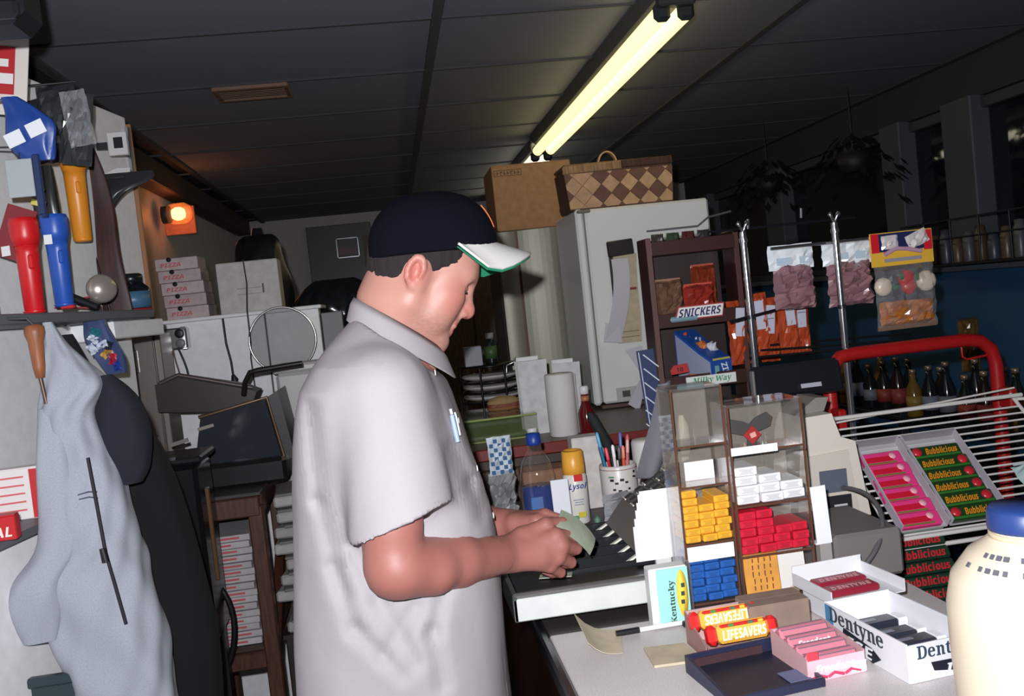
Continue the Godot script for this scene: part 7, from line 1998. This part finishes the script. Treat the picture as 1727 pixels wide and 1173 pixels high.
	part("body", from_arrays(a, cols), skin, man)
	# shirt
	var sf := Field.new()
	sf.extra = shirt_at
	var s0 := sf.mesh(V(-0.28, 0.72, -1.99), V(0.19, 1.58, -1.32), 0.006, Transform3D.IDENTITY, PackedVector3Array(), PackedVector3Array(), PackedInt32Array())
	var shirt := mat(168, 161, 164, 0.85, 0.0, "cloth")
	part("shirt", from_arrays(s0), shirt, man)
	collar(man, shirt)
	# placket down the front edge, with buttons
	var rows := []
	for i in 15:
		var y := 1.462 - i * 0.05
		var row := []
		for j in 3:
			var p := front_point(y, -1.585 + 0.017 * j - minf(0.03, 0.1 * (1.462 - y)))
			row.append(p)
		rows.append(row)
	rows.reverse()
	part("placket", MB.new().sheet(rows, -0.003), shirt, man)
	var btn := MB.new().lathe([Vector2(0, 0), Vector2(0.0052, 0), Vector2(0.0058, 0.0012), Vector2(0.0045, 0.0022), Vector2(0.003, 0.0016), Vector2(0, 0.0016)], 12).done()
	for i in 5:
		var y := 1.445 - i * 0.085
		part("button", btn, mat(222, 218, 212, 0.3), man, Transform3D(Basis(Vector3.FORWARD, PI / 2) * Basis(Vector3.RIGHT, 0.0), front_point(y, -1.57 - minf(0.03, 0.1 * (1.462 - y))) + V(0.002, 0, 0.002)))
	# chest pocket on the near side of the front
	var pk := []
	for i in 6:
		var row := []
		for j in 5:
			row.append(front_point(1.265 + 0.022 * i, -1.53 + 0.012 * j * 1.6) + V(0.002, 0, 0.003))
		pk.append(row)
	# cap
	var ct := Transform3D(Basis(Vector3.UP, -yaw), V(0.083, 1.647, -1.650))
	var cf := Field.new()
	cf.extra = func(p: Vector3) -> float:
		var q := p / V(0.112, 0.104, 0.092)
		var k0 := pow(pow(absf(q.x), 2.35) + pow(absf(q.y), 2.35) + pow(absf(q.z), 2.2), 1.0 / 2.3)
		var k1 := (q / V(0.112, 0.104, 0.092)).length()
		var d := k0 * (k0 - 1.0) / maxf(k1, 1.0)
		var an := atan2(p.z, p.x)
		d += 0.0012 * exp(-pow(sin(an * 3.0) * 0.1 * 3.0, 2.0) * 40.0) * clampf(p.y / 0.04, 0.0, 1.0)
		return maxf(d, -0.004 - p.y)
	var c0 := cf.mesh(V(-0.12, -0.02, -0.1), V(0.12, 0.12, 0.1), 0.005, Transform3D.IDENTITY, PackedVector3Array(), PackedVector3Array(), PackedInt32Array())
	var navy := mat(12, 13, 23, 0.95, 0.0, "cloth")
	navy.metallic_specular = 0.2
	part("cap_crown", from_arrays(c0), navy, man, ct)
	part("cap_button", MB.new().lathe([Vector2(0, 0), Vector2(0.008, 0), Vector2(0.0065, 0.004), Vector2(0, 0.0055)], 12), navy, man, ct * Transform3D(Basis.IDENTITY, V(0.0, 0.1015, 0)))
	for under in 2:
		var rws := []
		for i in 8:
			var t := i / 7.0
			var row := []
			for j in 17:
				var sx := -1.0 + j / 8.0
				var th := sx * 1.3
				var len := 0.066 * pow(maxf(1.0 - sx * sx, 0.0), 0.5)
				var x := 0.108 * cos(th) + len * t * 0.95
				var z := 0.0905 * sin(th) + 0.01 * t * sx
				var y := 0.003 - t * (0.024 + 0.052 * sx * sx) * (1.0 - pow(sx, 8.0))
				row.append(V(x - under * 0.002, y - under * 0.0042, z))
			rws.append(row)
		for r in rws:
			r.reverse()
		part("cap_visor" if under == 0 else "visor_underside", MB.new().sheet(rws, 0.004 if under == 0 else 0.002), mat(214, 210, 206, 0.7, 0.0, "cloth") if under == 0 else mat(22, 120, 84, 0.8, 0.0, "cloth"), man, ct)
	# a stitched badge on the front of the cap
	var bd := []
	for i in 5:
		var row := []
		for j in 7:
			var th := lerpf(-0.3, 0.3, j / 6.0)
			var el := lerpf(0.3, 0.72, i / 4.0)
			row.append(V(0.116 * pow(cos(el), 0.8) * cos(th), 0.108 * sin(el), 0.095 * sin(th)))
		row.reverse()
		bd.append(row)
	part("cap_badge", MB.new().sheet(bd, 0.002), mat(196, 96, 50, 0.8), man, ct)
	# hair
	var hair_poly := PackedVector2Array([Vector2(0.066, 0.056), Vector2(0.045, 0.038), Vector2(0.024, 0.016), Vector2(0.008, 0.014), Vector2(0.003, 0.026), Vector2(-0.024, 0.026), Vector2(-0.031, 0.0), Vector2(-0.024, -0.024), Vector2(-0.032, -0.056), Vector2(-0.054, -0.05), Vector2(-0.074, -0.074), Vector2(-0.12, -0.06), Vector2(-0.12, 0.05), Vector2(-0.05, 0.07), Vector2(0.06, 0.1)])
	var tuft := FastNoiseLite.new()
	tuft.seed = 9
	tuft.frequency = 60.0
	var hf2 := Field.new()
	hf2.blob(V(-0.004, 0.052, 0), V(0.102, 0.097, 0.0795), 0.02)
	hf2.bone(V(-0.022, 0.0, 0), V(-0.022, -0.055, 0), 0.0595, 0.058, 0.03)
	hf2.blob(V(0.03, 0.02, 0), V(0.06, 0.06, 0.069), 0.02)
	hf2.post = func(p: Vector3, d: float) -> float:
		var w := 0.0035 * tuft.get_noise_3d(p.x * 1.0 + p.y * 0.6, p.y * 0.35, p.z)
		return maxf(d + w, poly_dist(hair_poly, Vector2(p.x, p.y)) + w * 1.6)
	var h0 := hf2.mesh(V(-0.115, -0.09, -0.09), V(0.08, 0.12, 0.09), 0.0042, head_tf, PackedVector3Array(), PackedVector3Array(), PackedInt32Array())
	part("hair", from_arrays(h0), mat(30, 21, 22, 0.9), man)
	# brows and eyes
	for s in [-1, 1]:
		part("eyebrow", MB.new().tube([V(0.0985, 0.033, s * 0.014), V(0.0985, 0.037, s * 0.026), V(0.091, 0.036, s * 0.04), V(0.084, 0.031, s * 0.047)], [0.0024, 0.003, 0.0026, 0.0012], 8), mat(70, 48, 42, 0.8), man, head_tf)
		var e := part("eye", MB.new().lathe([Vector2(0, -0.0115), Vector2(0.006, -0.0098), Vector2(0.0105, -0.0046), Vector2(0.0115, 0), Vector2(0.0105, 0.0046), Vector2(0.006, 0.0098), Vector2(0, 0.0115)], 14, Transform3D(Basis.IDENTITY, V(0.0805, 0.0105, s * 0.031))), mat(60, 44, 40, 0.2), man, head_tf)
		part("eyelash", MB.new().tube([V(0.0925, 0.0075, s * 0.020), V(0.0945, 0.0062, s * 0.030), V(0.0895, 0.0072, s * 0.044)], 0.0021, 6), mat(44, 32, 30, 0.7), e)
	# trousers, shoes
	var tf := Field.new()
	tf.bone(V(-0.05, 0.9, -1.72), V(-0.05, 0.9, -1.58), 0.135, 0.135, 0.05)
	for s in [-1, 1]:
		tf.bone(V(-0.05, 0.86, -1.65 + s * 0.085), V(-0.02, 0.48, -1.65 + s * 0.1), 0.1, 0.072, 0.03)
		tf.bone(V(-0.02, 0.48, -1.65 + s * 0.1), V(-0.06, 0.07, -1.65 + s * 0.11), 0.07, 0.056, 0.03)
	var t0 := tf.mesh(V(-0.25, 0.0, -1.9), V(0.15, 0.98, -1.4), 0.016, Transform3D.IDENTITY, PackedVector3Array(), PackedVector3Array(), PackedInt32Array())
	part("trousers", from_arrays(t0), mat(64, 66, 78, 0.85, 0.0, "cloth"), man)
	for s in [-1, 1]:
		var sh := Field.new()
		sh.bone(V(-0.09, 0.05, -1.65 + s * 0.11), V(0.1, 0.035, -1.65 + s * 0.125), 0.045, 0.036, 0.03)
		sh.bone(V(-0.06, 0.06, -1.65 + s * 0.11), V(-0.06, 0.1, -1.65 + s * 0.11), 0.05, 0.045, 0.03)
		sh.post = func(p: Vector3, d: float) -> float: return maxf(d, 0.002 - p.y)
		var m0 := sh.mesh(V(-0.16, -0.01, -1.8), V(0.16, 0.16, -1.48), 0.012, Transform3D.IDENTITY, PackedVector3Array(), PackedVector3Array(), PackedInt32Array())
		part("shoe", from_arrays(m0), mat(40, 34, 30, 0.5), man)
	# banknotes
	var note := mat(150, 158, 138, 0.8, 0.0, "card")
	var nt := thing("banknotes", "folded green-grey banknotes held between the man's two hands", "money", V(0.262, 1.12, -1.642))
	var lo_edge := [V(-0.024, 0.03, 0.042), V(0.0, 0.017, 0.042), V(0.02, -0.004, 0.042), V(0.03, -0.023, 0.042)]
	var hi_edge := [V(-0.005, 0.048, 0.007), V(0.022, 0.033, 0.007), V(0.038, 0.009, 0.007), V(0.045, -0.012, 0.007)]
	for k in 3:
		var nr := []
		for i in 5:
			var w := i / 4.0
			var row := []
			for j in 10:
				var u := j / 9.0
				var p: Vector3 = lo_edge[0].bezier_interpolate(lo_edge[1], lo_edge[2], lo_edge[3], u).lerp(hi_edge[0].bezier_interpolate(hi_edge[1], hi_edge[2], hi_edge[3], u), w)
				row.append(p + V(0.003 * k * u, 0.0025 * k, -0.004 * k + 0.004 * sin(w * PI)))
			nr.append(row)
		part("note", MB.new().sheet(nr, 0.0007), note, nt)
	# pen clipped in the shirt pocket
	var pe := thing("pen", "pale blue and white pen clipped in the man's shirt pocket", "pen", front_point(1.375, -1.545) + V(0.006, 0, 0.004))
	var pd := (front_point(1.315, -1.54) - front_point(1.375, -1.545)).normalized()
	part("barrel", MB.new().tube([V(0, 0, 0), pd * 0.045], 0.0042, 10), mat(150, 170, 200, 0.3), pe)
	part("clip", MB.new().tube([V(0.005, 0.004, 0.003), V(0.006, 0, 0.004) + pd * 0.002, V(0.006, 0, 0.004) + pd * 0.034], 0.0016, 6), mat(226, 228, 232, 0.3), pe)
	part("push_button", MB.new().tube([-pd * 0.001, -pd * 0.01], 0.0025, 8), mat(226, 228, 232, 0.3), pe)


# the point on the shirt's front at a height and z
func front_point(y: float, z: float) -> Vector3:
	var x0 := 0.0
	var x1 := 0.25
	for i in 24:
		var m := (x0 + x1) * 0.5
		if shirt_at(V(m, y, z)) < 0.0:
			x0 = m
		else:
			x1 = m
	return V(x1, y, z)


func collar(man: Node3D, m: Material) -> void:
	# a stand and a folded leaf round the neck, higher behind, with two points in front
	var rows := []
	for i in 6:
		var t := i / 5.0
		var row := []
		for j in 41:
			var u := -1.0 + j / 20.0
			var th := PI + u * PI * 0.97
			var back := 0.5 - 0.5 * cos(th)
			var top_y := lerpf(1.474, 1.580, pow(back, 0.9))
			var cx := lerpf(0.012, 0.006, back)
			var flare := 0.0
			var drop := 0.0
			var fall := lerpf(0.05, 0.036, back)
			if t < 0.2:
				flare = -0.003
				drop = 0.012
			else:
				var q := (t - 0.2) / 0.8
				flare = (0.005 + 0.03 * q) * lerpf(1.0, 0.42, pow(back, 3.0))
				drop = fall * q - 0.002
			var ax := 0.066 + flare * (0.5 + 0.5 * back)
			var az := 0.070 + flare
			row.append(V(cx + ax * cos(th), top_y - drop, -1.65 - az * sin(th)))
		rows.append(row)
	part("collar", MB.new().sheet(rows, 0.003), m, man)


func hand(wrist: Vector3, elbow: Vector3, fingers: Array, thumb: Array, lo: Vector3, hi: Vector3, a: Array) -> Array:
	var f := Field.new()
	f.bone(wrist.lerp(elbow, 0.5), wrist, 0.036, 0.030, 0.012)
	var rr := [0.0098, 0.0102, 0.0096, 0.0085]
	for i in 4:
		var q: Array = fingers[i]
		var r: float = rr[i]
		f.bone(wrist.lerp(q[0], 0.12), q[0], 0.018, r * 1.32, 0.014)
		f.bone(q[0], q[1], r * 1.22, r * 1.02, 0.005)
		f.bone(q[1], q[2], r * 1.04, r * 0.92, 0.003)
		f.bone(q[2], q[3], r * 0.94, r * 0.78, 0.003)
	# heel of the hand
	f.bone(wrist, wrist.lerp(fingers[2][0], 0.6), 0.027, 0.019, 0.014)
	f.bone(wrist.lerp(thumb[0], 0.3), thumb[0], 0.02, 0.017, 0.014)
	f.bone(thumb[0], thumb[1], 0.0165, 0.0125, 0.010)
	f.bone(thumb[1], thumb[2], 0.0122, 0.0108, 0.004)
	f.bone(thumb[2], thumb[3], 0.0108, 0.0085, 0.004)
	return f.mesh(lo, hi, 0.0032, Transform3D.IDENTITY, a[0], a[1], a[2])
